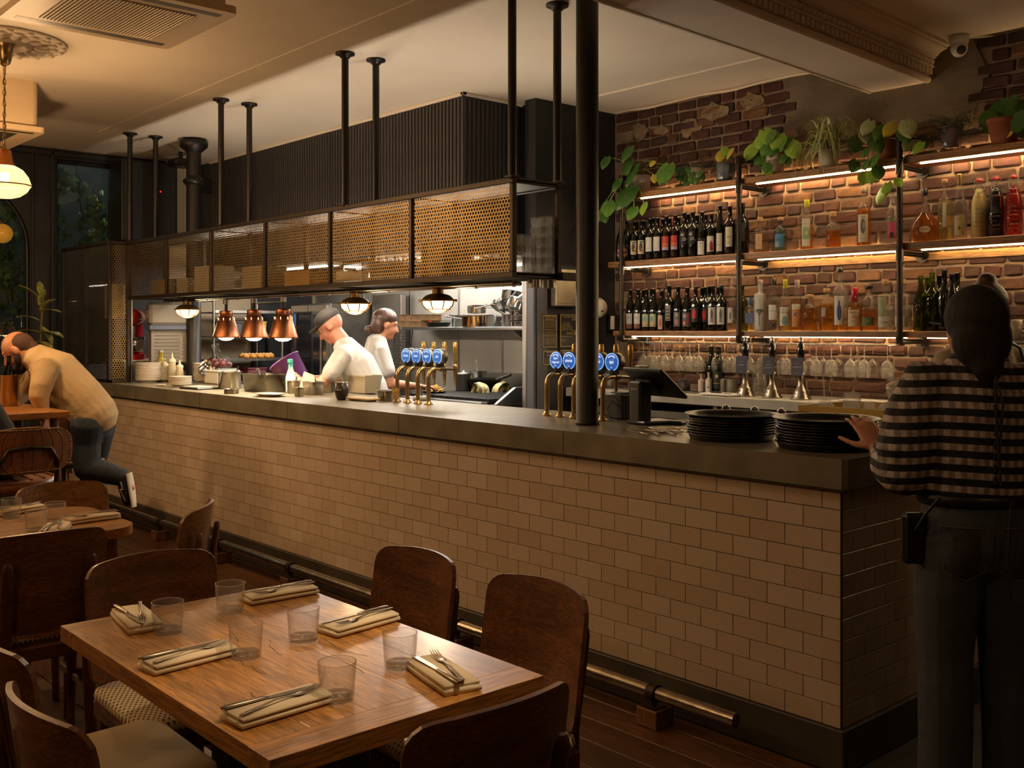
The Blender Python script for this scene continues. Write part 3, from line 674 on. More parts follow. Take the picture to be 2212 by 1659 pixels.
# fluorescent battens hung between gantry and bulkhead
for i, (x, y_, z_) in enumerate(((-4.15, .60, 1.88), (-5.6, .60, 1.88), (-2.75, .60, 1.88))):
    t = thing('fluorescent_batten', ('fluorescent batten glowing behind the brass mesh over the pass', 'fluorescent batten above the stand mixer end of the kitchen', 'fluorescent batten by the slatted corner of the bulkhead')[i], 'light', (x, y_, z_))
    MB().box((-.42, -.065, -.035), (.42, -.030, .035), .006).build('housing', WHITE, t)
    MB().cyl((-.40, 0, .0), (.40, 0, .0), .016).build('tube', glow('fluorescent_tube', 'ffeacf', 125.), t)
    for q in (-.3, .3): MB().box((q - .01, -.14, .03), (q + .01, -.06, .045)).build('hanger', BLACKM, t)
# ================================================================ PIPE SHELVING ON THE BRICK WALL
SY0, SY1 = 2.345, 2.565
SHZ = {'top': 2.503, 'mid': 2.017, 'low': 1.513}
SHL = {'top': 'plant-laden top timber shelf with warm light strip on the brick wall', 'mid': 'middle timber shelf of wine and spirit bottles on the brick wall', 'low': 'bottom timber shelf with hanging glasses beneath it on the brick wall'}
def sboard(nm, x0, x1, th, yl):
    z = SHZ[nm]; xs = [x0] + [q for q in (-2.08, -.985) if x0 < q < x1] + [x1]
    ps = thing('timber_shelf', SHL[nm], 'shelf', (0, 0, z))
    for a, c in zip(xs, xs[1:]):
        MB().box((-(c - a) / 2 + .001, SY0, -th), ((c - a) / 2 - .001, SY1, 0), .004).build('board', SHELFW, ps, ((a + c) / 2, 0, 0))
        a2, c2 = a + .075, c - .05
        MB().box((a2, yl, -th - .006), (c2, yl + .014, -th - .0005)).build('light_strip', LEDM, ps)
        MB().box((a2, SY1 + .0005, -th * .8), (c2, SY1 + .004, -th * .2)).build('light_strip', LEDT if nm == 'top' else LEDB, ps)
    return ps
LEDB = glow('led_back_strip', 'ffca80', 34.); LEDT = glow('led_top_strip', 'ffce90', 75.)
sboard('top', -3.06, .9, .040, 2.385); ps = sboard('mid', -3.27, .9, .042, 2.40); sboard('low', -3.22, -.55, .036, 2.47)
MB().box((-2.3, 2.590, 1.925 - 2.017), (.9, 2.604, 1.970 - 2.017), .003).build('wall_ledger', wood('pale_ledger', 'b58a52', '9a7040', rough=.6), ps)
for x, lb in ((-3.115, 'iron pipe shelf bracket at the black partition end'), (-2.095, 'iron pipe shelf bracket between wine and spirit bottles'), (-1.0, 'iron pipe shelf bracket by the green empty bottles')):
    zt = SHZ['top'] + .115; yy = 2.325
    ps = thing('pipe_bracket', lb, 'bracket', (x, 0, 0))
    MB().tube([(0, yy, 1.455), (0, yy, zt)], .0165, 12).build('upright', PIPE, ps)
    for z in (zt, 1.452): MB().tube([(0, yy, z - .03 * (1 if z > 2 else -1)), (0, yy, z), (0, yy + .035, z)], .022, 12).build('elbow', PIPE, ps)
    for z in (SHZ['top'] - .058, SHZ['mid'] - .062): MB().tube([(0, yy, z - .04), (0, yy, z + .04)], .022, 12).build('tee', PIPE, ps)
    for z, y1 in ((zt, 2.60), (SHZ['top'] - .058, 2.60), (SHZ['mid'] - .062, 2.60), (1.452, 2.60)):
        MB().tube([(0, yy + .01, z), (0, y1, z)], .014, 10).build('arm', PIPE, ps)
        MB().cyl((0, y1 - .012, z), (0, y1 + .004, z), .042).cyl((0, y1 - .03, z), (0, y1 - .01, z), .024).build('wall_flange', PIPE, ps)
# ---------------------------------------------------------------- bottles
BK = mat('dark_wine_glass', '0b0d0a', .09, coat=.4); BKR = mat('dark_red_wine_glass', '160808', .09, coat=.4)
GREEN = glass('green_bottle_glass', '9aa84a', .06); AMBER_L = glass('amber_liquid', 'f6d27e', .02); WHISK = glass('whisky_liquid', 'f2c06a', .02); COGNAC = glass('cognac_liquid', 'eeb458', .02)
STRAW = glass('straw_liquid', 'f4ecc0', .02); WATER = glass('clear_liquid', 'f2f2ee', .02); PALEP = glass('pale_pink_liquid', 'f8e4d0', .02); BLUEG = glass('blue_gin_glass', 'c8dfe8', .06); ORANGE = glass('orange_liquid', 'f8d09c', .02); DARKL = mat('dark_liqueur', '241209', .15)
FROST = mat('frosted_glass', 'd9d8d2', .45, trans=.25)
PR = {
 'bord': [(.0, .0), (.92, 0), (1, .012), (1, .60), (.94, .66), (.62, .71), (.40, .745), (.36, .78), (.36, .97), (.41, .972), (.41, .995), (.34, 1), (0, 1)],
 'burg': [(0, 0), (.92, 0), (1, .012), (1, .48), (.93, .56), (.72, .66), (.48, .75), (.37, .82), (.35, .97), (.40, .972), (.40, .995), (.33, 1), (0, 1)],
 'hock': [(0, 0), (.92, 0), (1, .012), (1, .40), (.90, .52), (.62, .68), (.42, .80), (.38, .97), (.42, .972), (.42, .995), (.36, 1), (0, 1)],
 'spirit': [(0, 0), (.93, 0), (1, .015), (1, .58), (.97, .635), (.82, .69), (.52, .73), (.37, .76), (.35, .80), (.35, .93), (.40, .935), (.40, .955), (0, .96)],
 'square': [(0, 0), (.95, 0), (1, .012), (1, .70), (.96, .735), (.55, .755), (.36, .77), (.34, .80), (.34, .93), (.38, .94), (0, .95)],
 'dome': [(0, 0), (.92, 0), (1, .02), (1, .50), (.95, .60), (.80, .69), (.55, .745), (.38, .775), (.35, .80), (.35, .90), (.42, .905), (.42, .93), (0, .935)],
 'flask': [(0, 0), (.55, 0), (.80, .02), (.97, .12), (1, .20), (.92, .34), (.70, .44), (.42, .53), (.22, .60), (.17, .66), (.16, .90), (.18, .905), (0, .91)],
 'taper': [(0, 0), (.93, 0), (1, .012), (1, .38), (.90, .52), (.66, .66), (.45, .76), (.38, .82), (.36, .95), (.42, .955), (.42, .975), (0, .98)],
 'swing': [(0, 0), (.93, 0), (1, .012), (1, .46), (.96, .56), (.78, .67), (.55, .75), (.40, .80), (.36, .83), (.36, .87), (.46, .875), (.46, .90), (0, .905)],
}
_bm = {}
def bottle_mesh(kind, h, r, lo=0., hi=1., s=1., tag_='bottle_glass'):
    k = (kind, h, r, lo, hi, s)
    if k not in _bm:
        p = [(a * r, z * h) for a, z in PR[kind]]
        if hi < 1 or s < 1:
            q = []
            for (a, z), (a2, z2) in zip(p, p[1:]):
                if z <= hi * h: q.append((max(a * s, 0) if a * s > .0004 else 0, max(z, .004)))
                if z < hi * h < z2: t = (hi * h - z) / (z2 - z); q += [((a + (a2 - a) * t) * s, hi * h), (0, hi * h)]
            if q[-1][0] > 0: q.append((0, q[-1][1]))
            p = q
        _bm[k] = MB().lathe(p, 18).mesh(tag_)
    return _bm[k]
def patch(r, u0, u1, z0, z1, n=8):
    return MB().grid(lambda u, v: (r * math.sin((u0 + (u1 - u0) * u) / r), -r * math.cos((u0 + (u1 - u0) * u) / r), z0 + (z1 - z0) * v), n, 1)
def pdisc(r, u, z, a, b=None, n=14):
    b = b or a; m = MB(); f = lambda uu, zz: (r * math.sin(uu / r), -r * math.cos(uu / r), zz)
    m.add([f(u, z)] + [f(u + a * math.cos(i * 2 * PI / n), z + b * math.sin(i * 2 * PI / n)) for i in range(n)], [(0, 1 + i, 1 + (i + 1) % n) for i in range(n)]); return m
def flat(c, rough=.6): return mat('print_' + c, c, rough)
def bottle(px, shelf, kind, h, r, gl, label, cap=None, lab=None, art=(), liq=None, fill=.7, y=None, rz=.38, cat='bottle', group=None, z=None, capk='foil', name=None, x=None):
    y = y if y is not None else 2.415
    zz = SHZ[shelf] if z is None else z
    xx = ony(px, HY, y).x if x is None else x
    nm = name or ('wine_bottle' if gl in (BK, BKR) else 'spirit_bottle')
    t = thing(nm, label, cat, (xx, y, zz), rz, group)
    g = obj('bottle_glass', bottle_mesh(kind, h, r), gl, t)
    if liq: obj('liquid', bottle_mesh(kind, h, r, 0, fill, .93, 'liquid'), liq, t)
    p = PR[kind]; top = p[-1][1] * h; nr = p[-2][0] * r
    if cap:
        if capk == 'foil': MB().lathe([(nr * .93, top - cap[1]), (nr * 1.03, top - cap[1] + .002), (nr * 1.05, top - .004), (nr * .98, top + .001), (0, top + .001)], 14).build('capsule', cap[0], t)
        else: MB().lathe([(nr * .75, top - .006), (nr * 1.02, top), (nr * 1.05, top + .002), (nr * 1.05, top + cap[1] - .003), (nr * .9, top + cap[1]), (0, top + cap[1])], 14).build('stopper', cap[0], t)
    if lab:
        c, z0, z1, wdt = lab[:4]
        lo = patch(r + .0006, -wdt, wdt, z0 * h, z1 * h, 10).build('paper_label', c if not isinstance(c, str) else flat(c), t, recalc=False)
        for a in art:
            if a[0] == 'band': patch(r + .0010, a[4] if len(a) > 4 else -wdt, a[5] if len(a) > 5 else wdt, a[1] * h, a[2] * h).build('print', flat(a[3]), lo, recalc=False)
            elif a[0] == 'disc': pdisc(r + .0012, a[1], a[2] * h, a[3], a[4]).build('print', flat(a[5]), lo, recalc=False)
            elif a[0] == 'text':
                o = text(a[1], a[2], flat(a[5] if len(a) > 5 else '1a1a1a'), lo, (a[3], -(r + .0015), a[4] * h), (PI / 2, 0, 0), wrap=r)
    return t
RED = flat('b3241c', .35); DRED = flat('5a1418', .35); SILV = mat('foil_silver', 'b8b4ac', .3, .8); BLKF = flat('141312', .35); CORK = mat('cork', 'b08a5c', .8, bump=.3); YELF = flat('d8d02c', .4); BLUF = flat('6f8fbe', .4)
STRIP = mat('striped_foil', 'd8c9bd', .4)
nt = STRIP.node_tree; wv = nt.nodes.new('ShaderNodeTexWave'); wv.inputs['Scale'].default_value = 60; tcn = nt.nodes.new('ShaderNodeTexCoord'); mpn = nt.nodes.new('ShaderNodeMapping'); mpn.inputs['Rotation'].default_value = (0, .9, 0)
rpn = nt.nodes.new('ShaderNodeValToRGB'); rpn.color_ramp.interpolation = 'CONSTANT'; rpn.color_ramp.elements[0].color = (.35, .04, .04, 1); rpn.color_ramp.elements[1].position = .5; rpn.color_ramp.elements[1].color = (.75, .68, .6, 1)
for a_, b_ in ((tcn.outputs['Object'], mpn.inputs[0]), (mpn.outputs[0], wv.inputs[0]), (wv.outputs[0], rpn.inputs[0]), (rpn.outputs[0], nt.nodes['Principled BSDF'].inputs['Base Color'])): nt.links.new(a_, b_)
CLEAR_T = CLEAR; CLEAR = glass('bottle_clear', 'f8f9f6', .05, .03, .6, .08, .45)
W = .024
def pair(pxs, *a, **k):
    for p in pxs: bottle(p, *a, **k)
# middle shelf, wine side
geo = [('disc', 0, .22, .018, .03, 'b9725c'), ('band', .20, .24, '141312', -.006, .006), ('band', .16, .18, 'd49a86', -.02, .02), ('band', .27, .29, 'd49a86', -.012, .012)]
bottle(1330, 'mid', 'burg', .295, .038, BK, 'dark wine bottle with stepped pink pattern at the open shelf end', (BLKF, .05), ('141312', .10, .38, .02), geo, x=-3.20)
bottle(1354, 'mid', 'burg', .30, .038, BK, 'red-capped dark wine bottle with stepped pink pattern', (RED, .055), ('141312', .10, .38, .02), geo)
pair((1371, 1387), 'mid', 'bord', .29, .036, BK, 'wine bottle with cream label showing brown shaggy hair', (BLKF, .05), ('d9c7a6', .16, .50, W), [('disc', .002, .33, .013, .032, '4f3524'), ('disc', .012, .25, .008, .02, 'c39a78'), ('band', .44, .48, '3a6a80', -.01, .02)], group='shaggy hair label wine bottles')
pair((1404, 1421), 'mid', 'bord', .297, .037, BK, 'wine bottle with plain white label and thin black squiggle', (BLKF, .05), ('e3ddd0', .20, .54, W), [('band', .40, .52, '3a3a3a', -.017, -.0155), ('text', 'zan', .010, -.006, .27)], group='squiggle label wine bottles')
pair((1440, 1459), 'mid', 'bord', .302, .038, BKR, 'wine bottle with red and lilac landscape label', (BLKF, .05), ('c9432f', .20, .52, W), [('band', .20, .27, 'b9a9bd'), ('band', .27, .36, 'd76a48'), ('text', 'Jan', .012, .006, .30, '30201c')], group='red landscape label wine bottles')
pair((1479, 1497), 'mid', 'bord', .312, .039, BK, 'black label wine bottle with white numerals', (BLKF, .05), ('131212', .28, .58, W), [('text', '40', .030, -.004, .50, 'e0dbd0'), ('text', '20', .030, .004, .40, 'e0dbd0')], group='numeral label wine bottles')
bottle(1517, 'mid', 'burg', .305, .039, BK, 'wine bottle with silver capsule and low white label', (SILV, .055), ('e6e0d2', .04, .34, W), [('text', 'EMILIA', .010, 0, .29), ('text', 'bianco', .006, -.004, .22)])
bottle(1537, 'mid', 'bord', .285, .038, BK, 'wine bottle with orange-red capsule and red house on white label', (flat('d4402a', .35), .05), ('e6dfd2', .10, .46, W), [('band', .12, .30, 'a8342c', -.004, .02), ('band', .30, .35, 'a8342c', .002, .014)])
bottle(1556, 'mid', 'hock', .335, .034, BK, 'slim tall wine bottle with dark red capsule and cream label', (DRED, .07), ('ddd3bd', .08, .44, .02), [('text', 'noir', .008, 0, .34), ('band', .20, .21, '6a5a48', -.012, .012)])
bottle(1577, 'mid', 'bord', .325, .039, BKR, 'wine bottle with bright red capsule and tall cream label', (RED, .06), ('e0d6b4', .16, .56, W), [('text', 'CHIANTI', .008, 0, .50, '5a3a20'), ('disc', 0, .36, .016, .006, 'c8a060'), ('band', .24, .25, 'a07838', -.015, .015)])
bottle(1604, 'mid', 'bord', .335, .042, BK, 'large all-black wine bottle behind the middle pipe', (BLKF, .05), ('2a2a2c', .24, .60, W), [('text', 'negro', .008, 0, .44, 'a0a0a0')])
for i, px in enumerate((1375, 1392, 1412, 1432, 1447, 1466, 1487, 1506, 1526)): bottle(px, 'mid', 'bord', (.30, .30, .315, .30)[i % 4], .037, (BK, BK, GREEN)[i % 3] if i % 3 < 2 else BK, 'plain dark wine bottle in the back row of the middle shelf', (BLKF if i % 4 != 1 else DRED, .05), y=2.515, group='back row bottles of the middle shelf')
# middle shelf, spirits side
bottle(1642, 'mid', 'spirit', .215, .043, CLEAR, 'round-shouldered clear bottle with peach label and cork', (CORK, .025), (flat('d9b08a'), .10, .56, .022), [('band', .34, .50, '5a3a28', -.002, .001), ('text', 'spirit', .008, 0, .22, '8a6a50')], PALEP, .55, capk='c')
bottle(1686, 'mid', 'dome', .21, .042, BLUEG, 'pale blue gin bottle with dark blue brush label', (CORK, .022), (flat('4a84a8'), .12, .52, .030), [('band', .12, .28, '8fa6b4', -.03, .0), ('text', 'gin', .016, -.006, .36, '182a38')], WATER, .5, capk='c')
bottle(1743, 'mid', 'taper', .315, .038, CLEAR, 'tall rum bottle with green sun label and yellow capsule', (YELF, .045), (flat('e4dfc8'), .06, .60, .026), [('band', .20, .44, '8fae8a', -.02, .026), ('disc', .004, .32, .010, .012, 'd6d07a'), ('text', 'TWO', .010, -.012, .555), ('text', 'DRIFTERS', .0085, -.004, .50)], ORANGE, .55)
bottle(1800, 'mid', 'dome', .205, .045, CLEAR, 'squat dark liqueur bottle with cork stopper', (CORK, .03), None, [], WHISK, .52, capk='c')
bottle(1866, 'mid', 'spirit', .335, .041, CLEAR, 'tall amber whisky bottle with white engraved label', (mat('pale_stopper', '9a8a78', .5), .03), (flat('e2dccb'), .06, .55, .03), [('disc', 0, .34, .014, .045, '6b665c'), ('disc', .004, .36, .008, .02, 'a39d90'), ('text', 'RESERVE', .008, 0, .50), ('text', 'single cask', .006, 0, .12)], WHISK, .66, capk='c')
bottle(1928, 'mid', 'taper', .315, .038, CLEAR, 'clear bottle with bright pink label and green dot', (BLKF, .018), (flat('d2587a'), .10, .40, .024), [('disc', -.004, .42, .009, .009, '4a9a4a'), ('disc', 0, .16, .012, .018, '4a2a3a'), ('band', .10, .15, 'b03040')], WATER, .5, capk='c')
bottle(1998, 'mid', 'flask', .295, .080, CLEAR, 'bulbous amber brandy flask with oval cream label', (mat('navy_stopper', '1c2436', .4), .035), None, [], COGNAC, .55, capk='c', rz=.45)
FL = bpy.data.objects[[o.name for o in COL.objects if o.get('label') == 'bulbous amber brandy flask with oval cream label'][0]]
ov = pdisc(.0802, 0, .065, .030, .019).build('paper_label', flat('c8b48c'), FL, recalc=False); text('JANNEAU', .011, flat('4a3422'), ov, (0, -.0815, .064), (PI / 2, 0, 0), wrap=.08)
bottle(2041, 'mid', 'spirit', .335, .038, CLEAR, 'yellow-green liqueur bottle with white upright label', (CORK, .02), (flat('e0e0d4'), .22, .62, .010), [], STRAW, .66, capk='c')
AV = COL.objects[-1]
bottle(2073, 'mid', 'hock', .36, .038, CLEAR, 'tall slender clear bottle with gold capsule and cream label', (mat('gold_foil', 'b08f52', .35, .7), .06), (flat('ddd09a'), .06, .36, .026), [('text', 'Poire', .012, 0, .31), ('disc', 0, .17, .007, .010, '8a7a40')], WATER, .6)
for px, nm, lq, tx in ((2116, 'cream coloured', mat('cream_liqueur', 'd8c386', .3), 'b43a2a'), (2152, 'black', mat('black_liqueur', '0d0a0c', .12), 'c8a05a'), (2190, 'bright red', glass('red_liqueur', 'f06a50', .03), 'f0c0a0')):
    bottle(px, 'mid', 'swing', .335, .044, CLEAR, 'swing-top bottle filled with %s drink' % nm, None, None, [], lq, .80)
    t = [o for o in COL.objects if o.get('label') == 'swing-top bottle filled with %s drink' % nm][0]
    MB().lathe([(.0, .303), (.016, .303), (.018, .312), (.014, .322), (0, .324)], 14).build('stopper', flat('b8322a', .4), t)
    MB().tube([(-.02, 0, .285), (-.026, -.004, .305), (-.012, -.012, .325), (.012, -.012, .325), (.026, -.004, .305), (.02, 0, .285)], .0018, 6).tube([(.018, -.016, .29), (.026, -.02, .27), (.020, -.026, .25), (0, -.028, .246), (-.020, -.026, .25), (-.026, -.02, .27), (-.018, -.016, .29)], .0016, 6).build('wire_bail', STEEL, t)
    for k, (s, q) in enumerate((('Limon', .22), ('ANTICO', .155), ('Bons Desirs', .13), ('a la fraise', .11), ('Cabernet', .085), ('SEITONS', .06), ('farmonge', .04))):
        text(s, .018 if k == 0 else .011, flat((tx, '3a6aa8', '2f7a4a', tx, '4a4a4a', tx, 'a8642a')[k]), t, (0, -.0448, q), (PI / 2, 0, .0), wrap=.044)
# bottom shelf, wine side
pair((1362, 1379), 'low', 'burg', .30, .038, BK, 'wine bottle with striped capsule and white label over brown hills', (STRIP, .055), ('dcd8cf', .06, .42, W), [('band', .06, .17, '7a4f38'), ('band', .13, .17, '9a6a4a', -.02, .01), ('text', 'ESD', .016, 0, .31, '3a3a3a')], group='striped capsule wine bottles')
pair((1397, 1413), 'low', 'burg', .30, .037, BK, 'red-capped wine bottle with pale green village label', (RED, .055), ('b9c4a4', .10, .40, W), [('band', .10, .24, 'c8b98a'), ('disc', -.006, .28, .012, .02, '6fa0a8')] + [('band', .12, .15, '6a5a40', -.016 + i * .008, -.013 + i * .008) for i in range(5)], group='village label wine bottles')
bottle(1429, 'low', 'burg', .285, .034, BK, 'narrow wine bottle with small pinkish portrait label', (BLKF, .05), ('d8b594', .04, .38, .017), [('disc', 0, .2, .008, .03, 'a4634c')])
bottle(1446, 'low', 'bord', .32, .040, BK, 'broad black bottle with grey lined label', (BLKF, .05), ('8f8684', .22, .56, .018), [('band', .24 + i * .07, .265 + i * .07, '2c2a2c', -.014, .012) for i in range(4)])
bottle(1465, 'low', 'burg', .31, .037, BK, 'wine bottle with grey label of one red ring', (BLKF, .05), ('77706c', .10, .42, W), [('disc', 0, .20, .012, .016, 'c8c0b4'), ('disc', 0, .20, .008, .011, 'b45a48'), ('disc', 0, .36, .010, .014, 'b0a8a0')])
bottle(1485, 'low', 'burg', .30, .040, BK, 'wine bottle with grey label of overlapping red rings', (BLKF, .05), ('5f5854', .10, .42, .03), [('disc', -.012, .18, .012, .016, 'b83a34'), ('disc', -.012, .18, .006, .009, 'd8d0c4'), ('disc', .014, .22, .012, .018, '8a4a3c'), ('disc', -.010, .34, .012, .014, 'a8a09a'), ('disc', .014, .35, .010, .012, 'c04a40')])
bottle(1503, 'low', 'bord', .305, .038, BK, 'black wine bottle with red blot on dark label', (BLKF, .05), ('2c2a2a', .20, .52, W), [('disc', -.002, .38, .014, .035, 'c8281e')])
bottle(1524, 'low', 'bord', .30, .037, BK, 'red-capped black bottle with red blot, set slightly back', (DRED, .055), ('2c2a2a', .20, .52, W), [('disc', 0, .36, .014, .035, 'b8241c')], y=2.47)
pair((1540, 1559), 'low', 'bord', .305, .039, BK, 'wine bottle with white label and standing grey figure', (BLKF, .05), ('dcd6ce', .14, .52, .027), [('disc', .002, .46, .0035, .011, '3a3536'), ('disc', .002, .37, .008, .028, '55504e'), ('band', .19, .31, '4a4648', -.005, .0), ('band', .19, .31, '4a4648', .003, .008), ('text', 'Luno', .008, -.018, .20)], group='standing figure label bottles')
bottle(1580, 'low', 'taper', .335, .036, CLEAR, 'clear empty-looking bottle beside the standing figure bottles', None, (flat('c9c4bc'), .16, .46, .018), [('disc', 0, .3, .005, .025, '55504e')], WATER, .5)
bottle(1603, 'low', 'bord', .30, .037, GREEN, 'green glass wine bottle half hidden by the middle pipe', (BLKF, .03), y=2.45)
for i, px in enumerate((1390, 1408, 1432, 1503, 1517, 1533, 1552)): bottle(px, 'low', 'bord', (.30, .31)[i % 2], .037, BK, 'plain wine bottle in the back row of the bottom shelf', ((STRIP, RED, RED, RED, DRED, RED, BLKF)[i], .055), y=2.525, group='back row bottles of the bottom shelf')
# bottom shelf, spirits side
bottle(1621, 'low', 'spirit', .225, .040, CLEAR, 'gin bottle with blue neck and lilac-blue label', (BLUF, .05), (flat('8fa0d0'), .22, .52, .028), [('text', 'HAYMAN', .008, 0, .40, '4a5a90')], STRAW, .22)
bottle(1643, 'low', 'square', .325, .040, FROST, 'frosted white vodka bottle printed with a bare tree', (mat('pale_stopper', '9a8a78'), .022), (FROST, .04, .68, .03), [('text', 'sip', .010, 0, .62, '6a6a66')] + [('band', .08, .26, '2e2a26', -.0015, .0015)], capk='c')
tr = [o for o in COL.objects if o.get('label') == 'frosted white vodka bottle printed with a bare tree'][0]
b_ = MB()
def twig(u, z, a, L, d):
    u2, z2 = u + L * math.sin(a), z + L * math.cos(a)
    b_.tube([(.0405 * math.sin(u / .0405), -.0408 * math.cos(u / .0405), z), (.0405 * math.sin(u2 / .0405), -.0408 * math.cos(u2 / .0405), z2)], .0004 + .0003 * d, 4, False)
    if d: twig(u2, z2, a + .42, L * .78, d - 1); twig(u2, z2, a - .42, L * .78, d - 1); twig(u2, z2, a + .05, L * .7, d - 1)
twig(0, .075, 0, .022, 4); b_.build('tree_print', flat('2e2a26'), tr, recalc=False)
bottle(1671, 'low', 'dome', .32, .040, CLEAR, 'clear vodka bottle with black cap and white script label', (BLKF, .035), (flat('dfdbd2'), .22, .52, .026), [('text', 'KetelOne', .011, 0, .40), ('band', .08, .14, '3a3836', -.02, .02)], WATER, .6, capk='c')
bottle(1696, 'low', 'burg', .325, .039, CLEAR, 'vodka bottle with neon yellow cap and bold lettered label', (YELF, .055), (flat('dad7c4'), .10, .46, .030), [('text', 'EAST', .013, -.004, .415), ('text', 'LONDON', .013, 0, .36), ('disc', .004, .20, .016, .03, '7fa3a0'), ('text', 'VODKA', .012, 0, .19)], STRAW, .35)
bottle(1722, 'low', 'taper', .325, .037, CLEAR, 'orange rum bottle with tan label and purple disc', (mat('pale_stopper', '9a8a78'), .05), (flat('c98a52'), .08, .52, .030), [('band', .42, .52, 'ded4bc'), ('text', 'TWO', .009, -.008, .50), ('text', 'DRIFTERS', .0075, 0, .455), ('disc', -.006, .32, .010, .012, '6a5a8a')], ORANGE, .62)
bottle(1750, 'low', 'dome', .22, .050, CLEAR, 'round-bellied golden liqueur bottle with dark neck', (CORK, .022), None, [], AMBER_L, .66, capk='c')
bottle(1786, 'low', 'dome', .255, .045, CLEAR, 'amber whisky bottle with small shield label', (CORK, .022), (flat('b8b0a4'), .34, .56, .013), [], AMBER_L, .66, capk='c', rz=.1)
bottle(1815, 'low', 'spirit', .375, .042, CLEAR, 'tallest clear bottle on the bottom shelf with blue engraved white label', (BLKF, .02), (flat('dcd8ce'), .10, .56, .032), [('disc', 0, .30, .014, .05, '4a5a86'), ('disc', 0, .42, .006, .03, '4a5a86'), ('text', 'DISTILLERY', .007, 0, .52)], AMBER_L, .12, capk='c')
bottle(1846, 'low', 'dome', .275, .047, CLEAR, 'whisky bottle with red wax neck and cream label', (flat('b8203a', .25), .085), (flat('d6c0a0'), .10, .46, .036), [('text', "Maker's", .015, 0, .40), ('text', 'Mark', .015, .004, .31), ('text', 'WHISKY', .007, 0, .22)], AMBER_L, .60)
bottle(1877, 'low', 'dome', .27, .048, CLEAR, 'clear-shouldered bourbon bottle with green label band', (BLKF, .018), (flat('5a6a3c'), .12, .30, .038), [('text', 'BULLEIT', .008, 0, .21, 'c8c8a0')], ORANGE, .50, capk='c')
for px, nm, c in ((1913, 'blue-green peak', '9aa07a'), (1950, 'violet peak', 'b09a90')):
    bottle(px, 'low', 'square', .285, .048, CLEAR, 'clear tequila bottle with %s label' % nm, (CORK, .03), (flat('cfc8ba'), .08, .30, .04), [('text', 'EL RAYO', .011, 0, .18)], WATER, .2, capk='c', rz=.3)
    t = [o for o in COL.objects if o.get('label') == 'clear tequila bottle with %s label' % nm][0]
    l = patch(.0486, -.04, .012, .088, .196).build('paper_label', flat(c), t, recalc=False)
    MB().add([(.0492 * math.sin(u / .0492), -.0492 * math.cos(u / .0492), z_) for u, z_ in ((-.040, .089), (.012, .089), (.012, .112), (.004, .122), (-.016, .100), (-.040, .124))], [(0, 1, 2, 3, 4, 5)]).build('print', flat('34505c'), l, recalc=False)
for px, m_, h_, yy in ((1989, GREEN, .315, 2.42), (2014, GREEN, .33, 2.42), (2040, BK, .345, 2.43), (2057, BK, .32, 2.42), (2003, GREEN, .31, 2.52), (2029, BK, .32, 2.52), (2068, BK, .33, 2.52)):
    bottle(px, 'low', 'burg' if px in (1989, 2057) else 'bord', h_, .039, m_, 'unlabelled %s wine bottle at the end of the bottom shelf' % ('green' if m_ == GREEN else 'black'), y=yy, group='unlabelled %s bottles' % ('green' if m_ == GREEN else 'black'), name='wine_bottle')
# ---------------------------------------------------------------- plants on the top shelf
def heart(n=6):
    m = MB(); L = []; Rr = []; C = []
    for i in range(n + 1):
        t = i / n; w = .46 * (math.sin(PI * min(1, t * .93 + .07)) ** .75) * (1.12 - .45 * t); zc = -.10 * math.sin(t * PI) - .25 * t * t
        back = -.16 * (1 - t) ** 3 * 1.2
        C.append((0, t, zc)); L.append((-w, t + back, zc + .10)); Rr.append((w, t + back, zc + .10))
    vs = L + C + Rr; k = n + 1
    f = [(i, i + 1, k + i + 1, k + i) for i in range(n)] + [(k + i, k + i + 1, 2 * k + i + 1, 2 * k + i) for i in range(n)]
    return m.add(vs, f, True)
HEART = {c: heart().mesh('leaf') for c in ('g', 'd', 'y', 'v', 'l')}
LC = {'g': LEAF, 'd': LEAFD, 'y': LEAFY, 'v': mat('variegated_leaf', '7d9a58', .4, var='c9cfa0', vs=22.), 'l': mat('lime_leaf', '7fa838', .4, var='9cc04a', vs=7.)}
for c in HEART: HEART[c].materials.append(LC[c])
def leaf(t, p, size, c='g', droop=.9, yaw=None, roll=None):
    # p in world; leaf tip hangs down, blade facing the room
    yaw = R.uniform(-.5, .9) if yaw is None else yaw; roll = R.uniform(-.5, .5) if roll is None else roll
    E_ = Euler((0, 0, yaw)).to_matrix().to_4x4() @ Matrix.Rotation(-(PI / 2) + droop * -.35 + R.uniform(-.2, .3), 4, 'X') @ Matrix.Rotation(roll, 4, 'Y') if 0 else None
    Mx = Matrix.Rotation(yaw, 4, 'Z') @ Matrix.Rotation(roll, 4, 'Y') @ Matrix.Rotation(-PI / 2 - .35 + (1 - droop), 4, 'X')
    o = obj('leaf', HEART[c], None, t, Vector(p) - t.location, Mx.to_euler(), (size, size, size)); return o
def stem(t, pts, r=.0025, m=None): MB().tube([Vector(p) - t.location for p in pts], r, 5).build('stem', m or STEMG, t)
def plant(nm, px, label, y=2.46): return thing(nm, label, 'plant', (ony(px, HY, y).x, y, SHZ['top']))
def pot(t, r0, r1, h, m, z=0, rim=0):
    p = MB().lathe([(0, z), (r0, z), (r0 + .002, z + .003), (r1, z + h - rim), (r1 + (.006 if rim else 0), z + h - rim), (r1 + (.008 if rim else 0), z + h), (r1 - .004, z + h), (r1 - .006, z + h - .02), (0, z + h - .022)], 24).build('pot', m, t)
    MB().lathe([(0, z + h - .018), (r1 - .006, z + h - .02)], 20).build('soil', SOIL, t); return p
PX = lambda px, py, y=2.28: ony(px, py, y)
